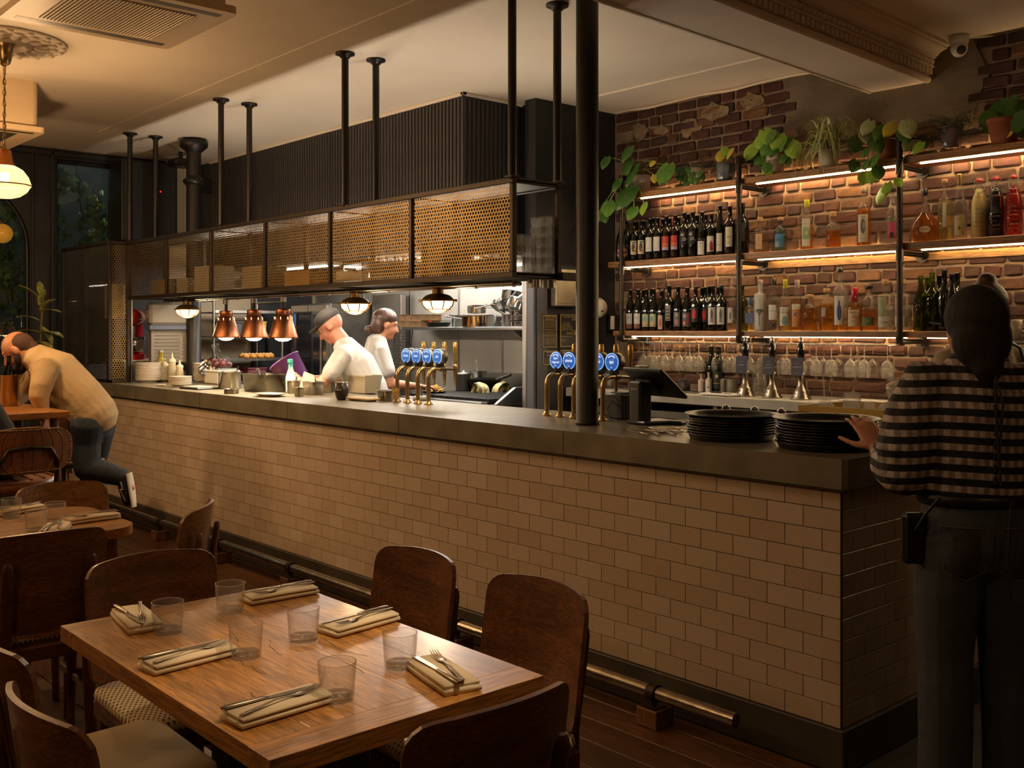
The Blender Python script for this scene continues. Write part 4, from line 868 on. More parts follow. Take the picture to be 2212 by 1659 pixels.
t = plant('pothos_plant', 1385, 'large-leaved pothos in speckled white pot trailing off the shelf end'); pot(t, .062, .068, .135, mat('speckled_pot', 'd2c9b6', .7, var='b8ad98', vs=120.))
top = t.location + Vector((0, -.02, .13))
for px, py, s, c in ((1311, 340, .10, 'd'), (1360, 318, .12, 'd'), (1353, 350, .13, 'd'), (1371, 358, .17, 'd'), (1443, 356, .165, 'g'), (1365, 405, .19, 'd'), (1315, 436, .13, 'g'), (1294, 458, .085, 'g'), (1303, 462, .085, 'd'), (1370, 448, .11, 'g'), (1391, 440, .10, 'l'), (1413, 348, .05, 'y'), (1414, 378, .07, 'y'), (1338, 388, .10, 'd'), (1352, 425, .09, 'd')):
    q = PX(px, py, 2.30 if px > 1340 else 2.26); leaf(t, q, s, c); stem(t, [top, (top + q) / 2 + Vector((0, -.04, .05)), q])
t = plant('trailing_plant', 1500, 'small dark trailing plant in white pot on gold wire stand'); pot(t, .045, .055, .10, CHINA, .03)
w_ = MB()
for a in range(4): w_.tube([(.06 * math.cos(a * PI / 2 + .5), .06 * math.sin(a * PI / 2 + .5), 0), (.062 * math.cos(a * PI / 2 + .5), .062 * math.sin(a * PI / 2 + .5), .12)], .0025, 6)
w_.tube([(.058 * math.cos(a * PI / 8), .058 * math.sin(a * PI / 8), .09) for a in range(16)], .0025, 6, closed=True).build('wire_stand', BRASS, t)
top = t.location + Vector((0, -.02, .12))
for i in range(26):
    a = R.uniform(-.07, .03); q = top + Vector((a - .01, R.uniform(-.07, -.03), R.uniform(-.09, .03))); leaf(t, q, R.uniform(.03, .05), 'd')
for px, py in ((1500, 372), (1492, 378), (1513, 368), (1505, 384), (1515, 376), (1486, 380)): leaf(t, PX(px, py), .055, R.choice('gd'))
t = plant('young_pothos', 1567, 'glossy grey ribbed pot with a few yellow-green leaves')
p = MB(); p.lathe([(0, 0), (.052, 0), (.056, .004), (.062, .06), (.066, .128), (.061, .128), (.058, .11), (0, .108)], 40)
p.v = [(x * (1 + .035 * math.cos(10 * math.atan2(yy, x))), yy * (1 + .035 * math.cos(10 * math.atan2(yy, x))), z) for x, yy, z in p.v]; p.build('pot', mat('grey_glaze', '6f7a7c', .15, var='59666a', vs=14., coat=.6), t)
top = t.location + Vector((0, 0, .11))
for px, py, s, c in ((1558, 328, .085, 'y'), (1580, 322, .075, 'y'), (1564, 318, .07, 'l'), (1572, 330, .06, 'g'), (1551, 336, .05, 'g')): q = PX(px, py, 2.42); leaf(t, q, s, c); stem(t, [top, q])
t = plant('bright_philodendron', 1675, 'bright green bushy plant in round white pot on wire stand'); pot(t, .050, .062, .115, CHINA, .025)
w_ = MB(); w_.tube([(.064 * math.cos(a * PI / 8), .064 * math.sin(a * PI / 8), .10) for a in range(16)], .0022, 6, closed=True)
for a in range(3): w_.tube([(.055 * math.cos(a * 2.09), .055 * math.sin(a * 2.09), 0), (.065 * math.cos(a * 2.09), .065 * math.sin(a * 2.09), .10)], .0022, 6)
w_.build('wire_stand', BRASS, t); top = t.location + Vector((0, 0, .13))
for px, py, s, c in ((1650, 282, .13, 'l'), (1640, 296, .10, 'l'), (1684, 290, .12, 'l'), (1693, 300, .10, 'g'), (1628, 314, .12, 'l'), (1660, 305, .12, 'g'), (1672, 312, .10, 'g'), (1708, 308, .13, 'l'), (1650, 330, .11, 'g'), (1664, 345, .11, 'l'), (1695, 335, .07, 'g'), (1700, 342, .06, 'g'), (1640, 322, .11, 'g'), (1702, 296, .09, 'g'), (1668, 284, .1, 'g'), (1664, 368, .06, 'l'), (1656, 352, .08, 'g')): q = PX(px, py, R.uniform(2.36, 2.46)); leaf(t, q, s, c); stem(t, [top, q])
t = plant('spider_plant', 1790, 'arching striped spider plant in pale pot'); pot(t, .055, .062, .12, mat('pale_grey_pot', 'c2bbaa', .7))
SPID = mat('spider_leaf', 'a4b85e', .45, var='7f9f48', vs=9.); SPID2 = mat('spider_leaf_pale', 'e4e0b4', .45)
sp_ = []
for v in range(5):
    L_, H_ = (.17, .15, .12, .19, .08)[v], (.09, .13, .15, .05, .17)[v]
    m = MB()
    for sgn, w0, w1 in ((0, -.0085, -.004), (1, -.004, .004), (2, .004, .0085)):
        pts = [(L_ * q, H_ * math.sin(q * 2.2) - .16 * q ** 3 * (1 if v != 2 else .3)) for q in [i / 8 for i in range(9)]]
        vs_ = [(x, w0 * (1 - .92 * i / 8), z) for i, (x, z) in enumerate(pts)] + [(x, w1 * (1 - .92 * i / 8), z + .0015) for i, (x, z) in enumerate(pts)]
        m.add(vs_, [(i, i + 1, 10 + i, 9 + i) for i in range(8)], True)
    me = m.mesh('leaf', False); me.materials.append(SPID); me.materials.append(SPID2)
    for i, pg in enumerate(me.polygons): pg.material_index = 1 if (i // 8) == 1 else 0
    sp_.append(me)
for i in range(110):
    a = R.uniform(-PI - .6, .6); o = obj('leaf', sp_[i % 5], None, t, (.02 * math.cos(a), .02 * math.sin(a), .105), (R.uniform(-.3, .3), R.uniform(-.35, .25), a)); k = R.uniform(1.0, 1.6); o.scale = (k, k, k)
t = plant('heartleaf_vine', 1915, 'heart-leaved vine in terracotta pot trailing below the shelf'); pot(t, .058, .072, .15, TERRA, .0, .03); top = t.location + Vector((0, -.03, .14))
pv = None
for px, py, s, c in ((1852, 300, .11, 'g'), (1868, 280, .10, 'v'), (1909, 274, .11, 'g'), (1930, 266, .10, 'y'), (1891, 300, .105, 'g'), (1872, 322, .06, 'g'), (1889, 336, .09, 'g'), (1870, 348, .07, 'g'), (1850, 348, .09, 'g'), (1897, 360, .09, 'g'), (1868, 374, .085, 'l'), (1888, 368, .09, 'l'), (1905, 408, .11, 'l'), (1916, 396, .09, 'l'), (1957, 262, .12, 'v'), (1990, 308, .08, 'l'), (1965, 304, .08, 'v'), (1938, 386, .06, 'l'), (1880, 262, .10, 'v'), (1950, 280, .10, 'g')):
    q = PX(px, py, 2.30); leaf(t, q, s, c); stem(t, [top if py < 320 or pv is None else pv, q + Vector((0, 0, .01))], .0018); pv = q
t = plant('asparagus_fern', 2055, 'dark feathery fern in lilac-grey pot on thin wire stand'); pot(t, .046, .062, .115, mat('lilac_pot', '8a8088', .25, coat=.4), .035)
w_ = MB(); w_.tube([(.063 * math.cos(a * PI / 8), .063 * math.sin(a * PI / 8), .14) for a in range(16)], .002, 6, closed=True)
for a in range(4): w_.tube([(.064 * math.cos(a * PI / 2), .064 * math.sin(a * PI / 2), .14), (.03 * math.cos(a * PI / 2 + .4), .03 * math.sin(a * PI / 2 + .4), .01), (.06 * math.cos(a * PI / 2 + .8), .06 * math.sin(a * PI / 2 + .8), 0)], .002, 6)
w_.build('wire_stand', IRON, t); fr_ = MB()
for i in range(60):
    a = R.uniform(0, 2 * PI); L_ = R.uniform(.12, .30); el = R.uniform(-.1, 1.0); p0 = Vector((0, 0, .14)); d = Vector((math.cos(a) * math.cos(el), math.sin(a) * math.cos(el) * .5, math.sin(el)))
    pts = [p0 + d * (L_ * k / 6) + Vector((0, 0, -.12 * (k / 6) ** 2)) for k in range(7)]; fr_.tube(pts, .0009, 3, False)
    for k in range(2, 7):
        for s_ in range(9):
            q = pts[k] + Vector((R.uniform(-.016, .016), R.uniform(-.016, .016), R.uniform(-.010, .010))); e = Vector((R.uniform(-1, 1), R.uniform(-1, 1), R.uniform(-.5, .5))) * .012; fr_.add([q, q + e + Vector((0, 0, .0012)), q + e * 1.1 - Vector((0, 0, .0012))], [(0, 1, 2)])
tag(fr_.build('fronds', mat('fern_green', '2f4a22', .6), t, recalc=False), kind='stuff')
t = plant('round_leaf_plant', 2170, 'round-leaved plant with yellowing leaves in terracotta pot'); pot(t, .058, .085, .15, TERRA, .0, .03); top = t.location + Vector((0, 0, .15))
RL = MB(); RL.add([(0, .5, .03)] + [(.5 * math.cos(a * PI / 7), .5 + .52 * math.sin(a * PI / 7), -.04) for a in range(14)], [(0, 1 + i, 1 + (i + 1) % 14) for i in range(14)], True); RLM = RL.mesh('leaf', False)
for px, py, s, c in ((2165, 235, .11, 'd'), (2140, 240, .09, 'g'), (2185, 228, .10, 'g'), (2205, 240, .12, 'd'), (2190, 250, .10, 'l'), (2178, 262, .10, 'y'), (2132, 262, .08, 'g'), (2150, 225, .1, 'd'), (2170, 275, .085, 'y'), (2200, 262, .1, 'd'), (2208, 218, .1, 'd'), (2172, 212, .08, 'd'), (2195, 205, .08, 'd'), (2125, 245, .06, 'd')):
    q = PX(px, py, R.uniform(2.36, 2.48)); o = leaf(t, q, s, c); o.data = RLM if c == 'd' else o.data
    if c in 'dgyl':
        me = RLM.copy() if not RLM.materials else RLM
        k_ = 'rl' + c
        if k_ not in _bm: _bm[k_] = RLM.copy(); _bm[k_].materials.clear(); _bm[k_].materials.append(LC[c])
        o.data = _bm[k_]
    stem(t, [top, q], .0018)
# ================================================================ BACK BAR BENCH UNDER THE SHELVES
BB = 1.10
MARB = mat('grey_marble', 'b9b4aa', .3, var='8f8a82', vs=5., bump=.03)
bb = thing('back_bar', 'back bar cupboard with pale marble top against the brick wall', 'counter', (0, 0, 0))
MB().box((-3.44, 2.08, BB - .062), (.5, WY - .01, BB), .004).build('marble_top', MARB, bb)
MB().box((-3.44, 2.16, .08), (-2.15, 2.58, BB - .16)).build('fridge_case', BLACK, bb); MB().box((-2.05, 2.12, .08), (.5, WY - .02, BB - .063)).build('cupboard', BLACK, bb)
MB().box((-3.40, 2.13, BB - .17), (-2.17, 2.16, BB - .12), .003).build('rail_shelf', STEEL, bb); MB().box((-2.13, 2.10, .4), (-2.10, 2.13, BB - .063)).build('timber_post', OAK, bb)
MB().box((-3.40, 2.20, BB - .0005), (-2.35, 2.50, BB + .004), .002).build('bar_mat', mat('rubber_mat', '2a2724', .8, bump=.6, bs=300.), bb)
COOLW = glow('fridge_light', 'cfe0ff', 5.)
for i, x in enumerate((-3.30, -2.92, -2.54)):
    f = thing('bottle_fridge', ('glass-fronted lit drinks fridge nearest the partition wall', 'glass-fronted lit drinks fridge in the middle of the row', 'glass-fronted lit drinks fridge beside the timber post')[i], 'fridge', (x, 2.10, .12))
    MB().box((0, 0, .0), (.36, .05, .80), .004).build('door_frame', BLACKM, f) if 0 else None
    g = MB(); g.box((0, 0, 0), (.36, .05, .03)); g.box((0, 0, .77), (.36, .05, .80)); g.box((0, 0, .03), (.025, .05, .77)); g.box((.335, 0, .03), (.36, .05, .77)); g.build('door_frame', STEEL, f)
    MB().box((.025, .02, .03), (.335, .026, .77)).build('door_glass', CLEAR, f); MB().box((.04, .04, .74), (.32, .06, .765)).build('light_bar', COOLW, f)
    MB().box((.0, .28, .0), (.36, .30, .80)).build('liner', WHITE, f)
for i in range(9):
    x = -3.25 + i * .12; t = thing('drink_can', 'drink can on the top rack inside the lit fridges', 'can', (x, 2.22, .72), group='cans in the drinks fridges')
    MB().lathe([(0, 0), (.028, 0), (.033, .008), (.033, .125), (.027, .138), (0, .136)], 14).build('body', flat(('c86a4a', '7fa0c8', 'd8d4cc', 'b88a3a')[i % 4], .3), t); MB().lathe([(0, .137), (.026, .139), (.027, .141)], 14).build('lid', STEEL, t)
# hand pumps
def pump(px, lines, label):
    p = ony(px, HY, 2.24); t = thing('beer_pump', label, 'beer pump', (p.x, 2.24, BB), .6, 'hand pumps on the back bar')
    MB().lathe([(0, 0), (.062, 0), (.062, .008), (.050, .016), (.054, .026), (.040, .036), (.044, .046), (.030, .060), (.020, .090), (.018, .135), (.022, .145), (.022, .16), (0, .16)], 22).build('chrome_base', mat('satin_chrome', 'b7ada0', .25, 1.), t)
    MB().lathe([(0, .16), (.014, .16), (.013, .20), (.019, .24), (.024, .285), (.022, .315), (.015, .335), (.012, .345), (0, .346)], 18).build('pull_handle', mat('black_gloss', '0c0b0b', .08, coat=.6), t)
    MB().lathe([(.012, .345), (.014, .350), (.010, .358), (.012, .366), (.008, .376), (0, .378)], 14).build('finial', POLISH, t)
    c = MB().box((-.058, -.035, .145), (.012, -.030, .255), .001).build('pump_clip', mat('pump_card', '5f6478', .6), t)
    for k, (s, q, zz) in enumerate(lines): text(s, q, flat('d8d8dc'), c, (-.023, -.0355, zz), (PI / 2, 0, 0))
pump(1610, (('cider', .016, .20), ('hawkes', .006, .222), ('4.5% abv', .005, .158)), 'hand pump with grey card reading cider')
pump(1668, (('syrah', .014, .207), ('grenache', .014, .189), ('alternative', .006, .226), ('13% abv', .005, .158)), 'hand pump with grey card reading syrah grenache')
pump(1730, (('sauvignon', .013, .198), ('lost garden', .006, .218), ('12% abv', .005, .158)), 'hand pump with grey card reading sauvignon')
for i, px in enumerate((1572, 1634, 1692)):
    p = ony(px, 880, 2.02); t = thing('swan_neck_spout', ('curved chrome spout under the cider pump', 'curved chrome spout under the syrah grenache pump', 'curved chrome spout under the sauvignon pump')[i], 'spout', (p.x, 2.06, .99), .2)
    MB().tube([(-.045, -.04, -.10), (-.045, -.04, .02), (-.035, -.04, .06), (-.015, -.04, .065), (0, -.035, .05), (.035, -.012, -.075), (.05, .0, -.11)], .0085, 10).build('neck', POLISH, t)
    MB().cyl((-.045, -.04, -.115), (-.045, -.04, -.085), .011).build('sparkler', POLISH, t); MB().cyl((.05, 0, -.11), (.05, .03, -.12), .016).build('collar', POLISH, t)
    MB().box((-.03, .012, -.13), (.09, .016, -.02)).build('back_plate', mat('blue_plate', '7f8796', .4, .6), t)
# small things on the back bar
def bbloc(px, y=2.35): return (ony(px, HY, y).x, y, BB)
STB = [(0, 0), (.040, 0), (.041, .003), (.043, .125), (.044, .128), (.041, .128), (.039, .006), (0, .006)]
for px, y, k, lb in ((1384, 2.2, 1.35, 'tall steel cocktail shaker cup near the taps'), (1321, 2.3, 1.5, 'steel canister on the back bar behind the ipa tap'), (1564, 2.42, .72, 'short steel cup beside the dark champagne bottle'), (1580, 2.36, .72, 'short steel cup tucked behind the cider pump card')):
    t = thing('steel_cup', lb, 'cup', bbloc(px, y)); MB().lathe([(a * k ** .5, z * k) for a, z in STB], 24).build('cup_wall', STEEL, t); MB().tube([(.0435 * k ** .5 * math.cos(a * PI / 10), .0435 * k ** .5 * math.sin(a * PI / 10), .128 * k) for a in range(20)], .0014, 6, closed=True).build('rolled_rim', POLISH, t)
t = thing('candle_pot', 'dark grey ribbed candle pot on the marble', 'pot', bbloc(1479, 2.38)); MB().lathe([(0, 0), (.036, 0), (.038, .004), (.040, .082), (.036, .082), (.034, .07), (0, .07)], 24).build('pot_wall', mat('dark_ribbed', '2a2625', .5, bump=.5, bs=80.), t); MB().cyl((0, 0, .07), (0, 0, .078), .003).build('wick', CORK, t)
bottle(1515, 'low', 'bord', .125, .022, mat('bitters_paper', 'c8b8a8', .7), 'small bitters bottle in pale paper with red lettering', (BLKF, .02), (flat('d8ccc0'), .05, .6, .016), [('text', 'bitters', .007, 0, .4, 'a83a2a'), ('text', 'ORANGE', .006, 0, .28, 'a83a2a')], z=BB, y=2.36, name='bitters_bottle')
bottle(1531, 'low', 'bord', .135, .022, mat('bitters_paper', 'c8b8a8'), 'small bitters bottle with bright yellow cap', (YELF, .024), (flat('dcd4c8'), .05, .6, .016), [('text', 'AROMATIC', .005, 0, .42), ('disc', 0, .28, .006, .007, '5a5a5a')], z=BB, y=2.36, name='bitters_bottle')
GREENC = glass('champagne_green', '3f6a24', .07)
bottle(1537, 'low', 'burg', .31, .043, GREENC, 'green champagne bottle behind the small bitters', None, None, z=BB, y=2.48, name='champagne_bottle')
bottle(1552, 'low', 'burg', .31, .045, mat('dark_champagne', '10180c', .1, coat=.4), 'dark champagne bottle with gold trimmed black label', (mat('gold_foil', 'b08f52'), .06), (flat('14160f'), .10, .46, .034), [('disc', 0, .36, .010, .012, 'c8b070'), ('band', .20, .215, 'b8a060', -.025, .025)], z=BB, y=2.42, name='champagne_bottle')
t = thing('cutting_board', 'white cutting board with a small knife on the bar mat', 'board', (ony(1566, HY, 2.16).x, 2.17, BB + .0045)); MB().box((-.16, -.07, 0), (.10, .07, .012), .003).build('slab', WHITE, t); MB().box((-.10, -.03, .012), (-.02, -.02, .022), .003).box((-.02, -.028, .013), (.06, -.02, .016)).build('knife', BLACKM, t)
t = thing('glass_carafe', 'plain clear glass carafe between the cider and syrah pumps', 'carafe', bbloc(1641, 2.40)); MB().lathe([(0, .004), (.045, 0), (.048, .004), (.048, .15), (.045, .15), (.044, .01), (0, .01)], 22).build('vessel', CLEAR, t); MB().tube([(.048 * math.cos(a * PI / 10), .048 * math.sin(a * PI / 10), .15) for a in range(20)], .0016, 6, closed=True).build('rim', CLEAR, t)
for i in range(3):
    t = thing('paper_pad', 'white paper pad lying on the marble by the glass crate', 'paper', (ony(1835 + i * 12, HY, 2.20).x, 2.20 + .03 * i, BB + .006 * i), .1 * i, 'papers stacked on the marble'); MB().box((-.13, -.09, 0), (.13, .09, .0055)).build('sheets', WHITE, t); MB().box((-.13, .08, .0055), (.13, .09, .006)).build('binding', CREAM, t)
# hanging glass rack and glasses
gr = thing('glass_rack', 'steel hanging rail rack under the bottom shelf', 'rack', (0, 0, SHZ['low'] - .036)); RZ2 = -.048
for y in (2.37, 2.545):
    MB().tube([(-2.92, y, RZ2), (-1.10, y, RZ2)], .004, 6).build('rail', POLISH, gr)
for i in range(26):
    x = -2.92 + i * .073; MB().tube([(x, 2.55, RZ2), (x + .008, 2.36, RZ2)], .0028, 6).build('cross_wire', STEEL, gr)
    if i % 2 == 0: MB().tube([(x, 2.38, RZ2), (x, 2.38, -.001)], .0028, 6).build('hanger', STEEL, gr)
def wine_glass(t, k=1., m=None):
    m = m or CLEAR
    MB().lathe([(.0, 0), (.032 * k, .0), (.033 * k, .002), (.010, .006), (.0038, .014), (.0036, .085 * k), (.008, .094 * k), (.024 * k, .105 * k), (.036 * k, .125 * k), (.040 * k, .150 * k), (.037 * k, .180 * k), (.033 * k, .200 * k), (.0325 * k, .200 * k), (.0395 * k, .150 * k), (.035 * k, .126 * k), (.022 * k, .108 * k), (0, .098 * k)], 22).build('bowl_and_stem', m, t)
    MB().tube([(.0332 * k * math.cos(a * PI / 10), .0332 * k * math.sin(a * PI / 10), .200 * k) for a in range(20)], .0012, 5, closed=True).build('rim', m, t)
RIMG = glass('hanging_glass', 'fbfaf8', .06, .02, .8, .10)
HG = None
for row, y, pxs in ((0, 2.41, (1390, 1414, 1437, 1468, 1490, 1510, 1549, 1572, 1591, 1620, 1645, 1699, 1730, 1763, 1796, 1838, 1867, 1917)), (1, 2.50, (1404, 1424, 1452, 1481, 1500, 1560, 1583, 1608, 1690, 1721, 1750, 1780, 1811, 1855, 1886))):
    for px in pxs:
        x = ony(px, 790, y).x
        if HG is None:
            HG = thing('wine_glass', 'wine glass hanging upside down from the rack under the bottom shelf', 'glass', (x, y, SHZ['low'] - .036 + RZ2 + .009), 0, 'hanging wine glasses', (PI, 0, 0)); wine_glass(HG, 1.0, RIMG)
        else: copy_tree(HG, None, (x, y, SHZ['low'] - .036 + RZ2 + .009))
# notices on the partition wall ------------------------------------
XP = -3.4385
NAVY = mat('notice_black', '15141a', .5); GOLD = mat('notice_gold', 'b39a5c', .5)
def notice(px0, py0, px1, py1, lines, label, border=True):
    a = onx(px0, py0, XP); c = onx(px1, py1, XP); w = c.y - a.y; h = a.z - c.z
    t = thing('wall_notice', label, 'notice', (XP, (a.y + c.y) / 2, (a.z + c.z) / 2)); MB().box((-.004, -w / 2, -h / 2), (0, w / 2, h / 2)).build('board', NAVY, t)
    if border:
        g = MB(); q = .004; e = .008
        for y0, z0, y1, z1 in ((-w/2+e, h/2-e-q, w/2-e, h/2-e), (-w/2+e, -h/2+e, w/2-e, -h/2+e+q), (-w/2+e, -h/2+e, -w/2+e+q, h/2-e), (w/2-e-q, -h/2+e, w/2-e, h/2-e)): g.box((0, y0, z0), (.001, y1, z1))
        g.build('gold_border', GOLD, t)
    for s, q, u, v in lines:
        if s == '-': MB().box((.0005, -w * .42, v * h), (.0015, w * .42, v * h + .002)).build('rule', GOLD, t)
        else: text(s, q, GOLD, t, (.0012, u * w, v * h), (PI / 2, 0, PI / 2))
notice(1171, 678, 1204, 752, [('UNDER AGE', .020, 0, .42), ('DRINKING', .020, 0, .34), ('-', 0, 0, .29)] + [('it is an offence to sell alcohol to any', .0085, 0, .25 - i * .035) for i in range(5)] + [('NO PROOF OF AGE', .015, 0, .04), ('NO ALCOHOL', .015, 0, -.03), ('-', 0, 0, -.09), ('DRUNKEN BEHAVIOUR', .013, 0, -.14)] + [('it is an offence to serve a person', .0085, 0, -.20 - i * .035) for i in range(6)], 'tall black notice reading under age drinking')
notice(1209, 677, 1247, 751, [('CHALLENGE', .015, -.08, .40), ('25', .045, .30, .36)] + [(s, .012, -.12, .22 - i * .05) for i, s in enumerate(('IF YOU ARE', 'LUCKY ENOUGH', 'TO LOOK UNDER 25', 'YOU WILL BE ASKED', 'TO PROVE THAT YOU ARE'))] + [('OVER', .022, .02, -.08), ('18', .05, .30, -.07), ('WHEN YOU BUY ALCOHOL', .009, -.08, -.17), ('IF YOU ARE', .008, -.28, -.26), ('UNDER 18', .008, -.28, -.31)], 'black age check notice reading challenge 25 over 18')
notice(1172, 756, 1206, 790, [('WEIGHTS &', .016, 0, .34), ('MEASURES', .016, 0, .15)] + [('unless supplied pre-packed spirits are', .008, 0, -.05 - i * .1) for i in range(4)], 'small black notice reading weights and measures')
notice(1210, 754, 1247, 790, [('WINE BY THE GLASS', .014, 0, .34)] + [('wine sold by the glass 125ml 175ml', .008, 0, .15 - i * .1) for i in range(5)], 'small black notice reading wine by the glass')
t = thing('steel_box', 'pale steel wall box above the black notices', 'box', (XP - .001, onx(1217, 628, XP).y, 1.83)); MB().box((0, -.13, -.14), (.06, .13, .13), .006).build('case', mat('pale_steel', 'b5a68e', .35, .7, var='8d8170', vs=6.), t); MB().box((.06, -.11, -.12), (.063, .11, .11), .002).build('lid', mat('pale_steel', 'b5a68e'), t)
t = thing('wall_plate', 'round white dispenser half hidden by the iron column', 'dispenser', (XP, onx(1284, 665, XP).y, onx(1284, 665, XP).z)); MB().lathe([(0, 0), (.075, 0), (.075, .05), (.06, .075), (0, .08)], 26, Tm(0, 0, 0, 0, PI / 2, 0)).build('cover', WHITE, t); MB().box((.07, -.01, -.03), (.085, .01, -.02)).build('slot', BLACK, t)
t = thing('card_terminal', 'black and grey control panel at the end of the bottom shelf', 'panel', (XP + .001, onx(1322, 697, XP).y, onx(1322, 697, XP).z)); MB().box((0, -.055, -.065), (.03, .07, .06), .005).build('case', BLACKM, t); MB().box((.03, -.05, -.05), (.033, -.01, .05)).build('grey_keys', WHITE, t)
# ================================================================ KITCHEN
kb = thing('kitchen_bench', 'stainless steel bench along the kitchen back wall', 'bench', (0, 0, 0))
MB().box((-6.55, 1.95, .86), (-4.75, WY - .005, .90), .004).build('top', STEEL, kb); MB().box((-6.53, 2.0, .1), (-4.75, WY - .01, .86)).build('cupboard', DSTEEL, kb)
ck = thing('char_grill', 'black ridged char grill with steel front and side walls', 'grill', (0, 0, 0))
MB().box((-4.72, 1.55, .1), (-3.66, WY - .005, .985), .004).build('body', DSTEEL, ck)
MB().box((-4.70, 1.50, .93), (-3.70, 1.56, 1.005), .006).build('front_lip', STEEL, ck)
ih = mat('cast_iron', '1b1917', .5, .4, bump=.3); gm = MB().box((0, 1.58, 0), (.011, 2.36, .034), .002).mesh('grill_bar')
for i in range(52): obj('grill_bar', gm, ih, ck, (-4.69 + i * .0188, 0, .99))
MB().add([(-3.70, 1.52, .93), (-3.70, 2.45, .93), (-3.70, 2.45, 1.13), (-3.70, 1.80, 1.10), (-3.67, 1.52, .93), (-3.67, 2.45, .93), (-3.67, 2.45, 1.13), (-3.67, 1.80, 1.10)], [(0,1,2,3), (4,7,6,5), (0,3,7,4), (1,5,6,2), (2,6,7,3), (0,4,5,1)]).build('side_wall', STEEL, ck)
MB().box((-4.72, 2.46, .985), (-3.66, 2.50, 1.16), .005).build('back_wall', STEEL, ck)
fb = thing('flat_griddle', 'flat steel griddle with grey trim beside the partition', 'griddle', (-3.64, 1.28, 0)); MB().box((-.02, .0, .1), (.19, .47, .93), .005).build('body', DSTEEL, fb); MB().box((0, .02, .93), (.17, .45, .945), .004).build('plate', ih, fb); MB().tube([(.02, -.015, .88), (.16, -.015, .88)], .008, 8).build('front_bar', POLISH, fb)
GZ = 1.0245
def on_grill(px, py): p = onz(px, py, GZ); return (p.x, p.y, GZ)
def bain(t, r, h, m=STEEL):
    MB().lathe([(0, 0), (r * .86, 0), (r * .90, .004), (r * .96, h * .8), (r, h * .82), (r, h - .004), (r * 1.07, h - .003), (r * 1.07, h), (r * .97, h), (r * .93, h * .8), (r * .86, .01), (0, .01)], 26).build('pot_wall', m, t); return t
t = thing('bain_marie_pot', 'round steel pot at the back of the char grill by the wok', 'pot', on_grill(1002, 844)); bain(t, .075, .14); MB().lathe([(0, .142), (.078, .142), (.078, .146), (.015, .150), (.012, .165), (0, .166)], 22).build('lid', STEEL, t)
t = thing('bain_marie_pot', 'round steel pot on the char grill with a ladle standing in it', 'pot', on_grill(1032, 836)); bain(t, .072, .14); MB().tube([(0, 0, .02), (-.02, .01, .20), (-.035, .012, .235)], .005, 8).build('ladle_handle', POLISH, t); MB().lathe([(0, .136), (.066, .136)], 20).build('sauce', mat('brown_sauce', '4a2d18', .3), t)
t = thing('wok', 'dark carbon steel wok behind the beer taps', 'wok', (-4.50, 2.20, GZ)); MB().lathe([(0, 0), (.05, .004), (.11, .04), (.15, .10), (.152, .102), (.147, .102), (.10, .045), (.04, .012), (0, .01)], 28).build('bowl', ih, t); MB().tube([(.14, 0, .09), (.30, .02, .14)], .012, 8).build('handle', ih, t)
CAB = mat('charred_cabbage', 'd0cc9a', .6, var='8a7a48', vs=26., bump=.7, bs=30.); CHAR = mat('char', '33261a', .8)
for i, (px, py) in enumerate(((1036, 848), (1060, 843), (1085, 846), (1110, 834))):
    t = thing('cabbage_wedge', 'charred cabbage wedge roasting on the grill bars', 'cabbage', on_grill(px, py), i * .8, 'cabbage wedges on the grill')
    m = MB()
    for k in range(5): m.grid(lambda u, v: ((.075 - .010 * k) * math.cos(PI * v) * (1 + .1 * math.sin(9 * u + k)), -.035 + .07 * u + .006 * math.sin(8 * v + k), (.085 - .011 * k) * math.sin(PI * v) * (1 - .25 * abs(u - .5))), 6, 10)
    m.build('leaf_layers', CAB, t, recalc=False); MB().ball((0, 0, .022), (.045, .022, .025), 10, 6).build('core', CAB, t)
t = thing('food_plate', 'black plate heaped with pale chips on the grill edge', 'plate', (-4.56, 1.74, GZ)); MB().lathe([(0, .004), (.07, 0), (.10, .012), (.10, .015), (.07, .006), (0, .008)], 24).build('plate', BLACKM, t)
fm = MB()
for i in range(70): a = R.uniform(0, 6.28); r_ = R.uniform(0, .06); fm.box((-.028, -.004, -.004), (.028, .004, .004), .001, Tm(r_ * math.cos(a), r_ * math.sin(a), .012 + R.uniform(0, .05) * (1 - r_ / .07), R.uniform(-.5, .5), R.uniform(-.5, .5), R.uniform(0, 3)))
tag(fm.build('chips', mat('chips', 'c39a4a', .6), t, recalc=False), kind='stuff')
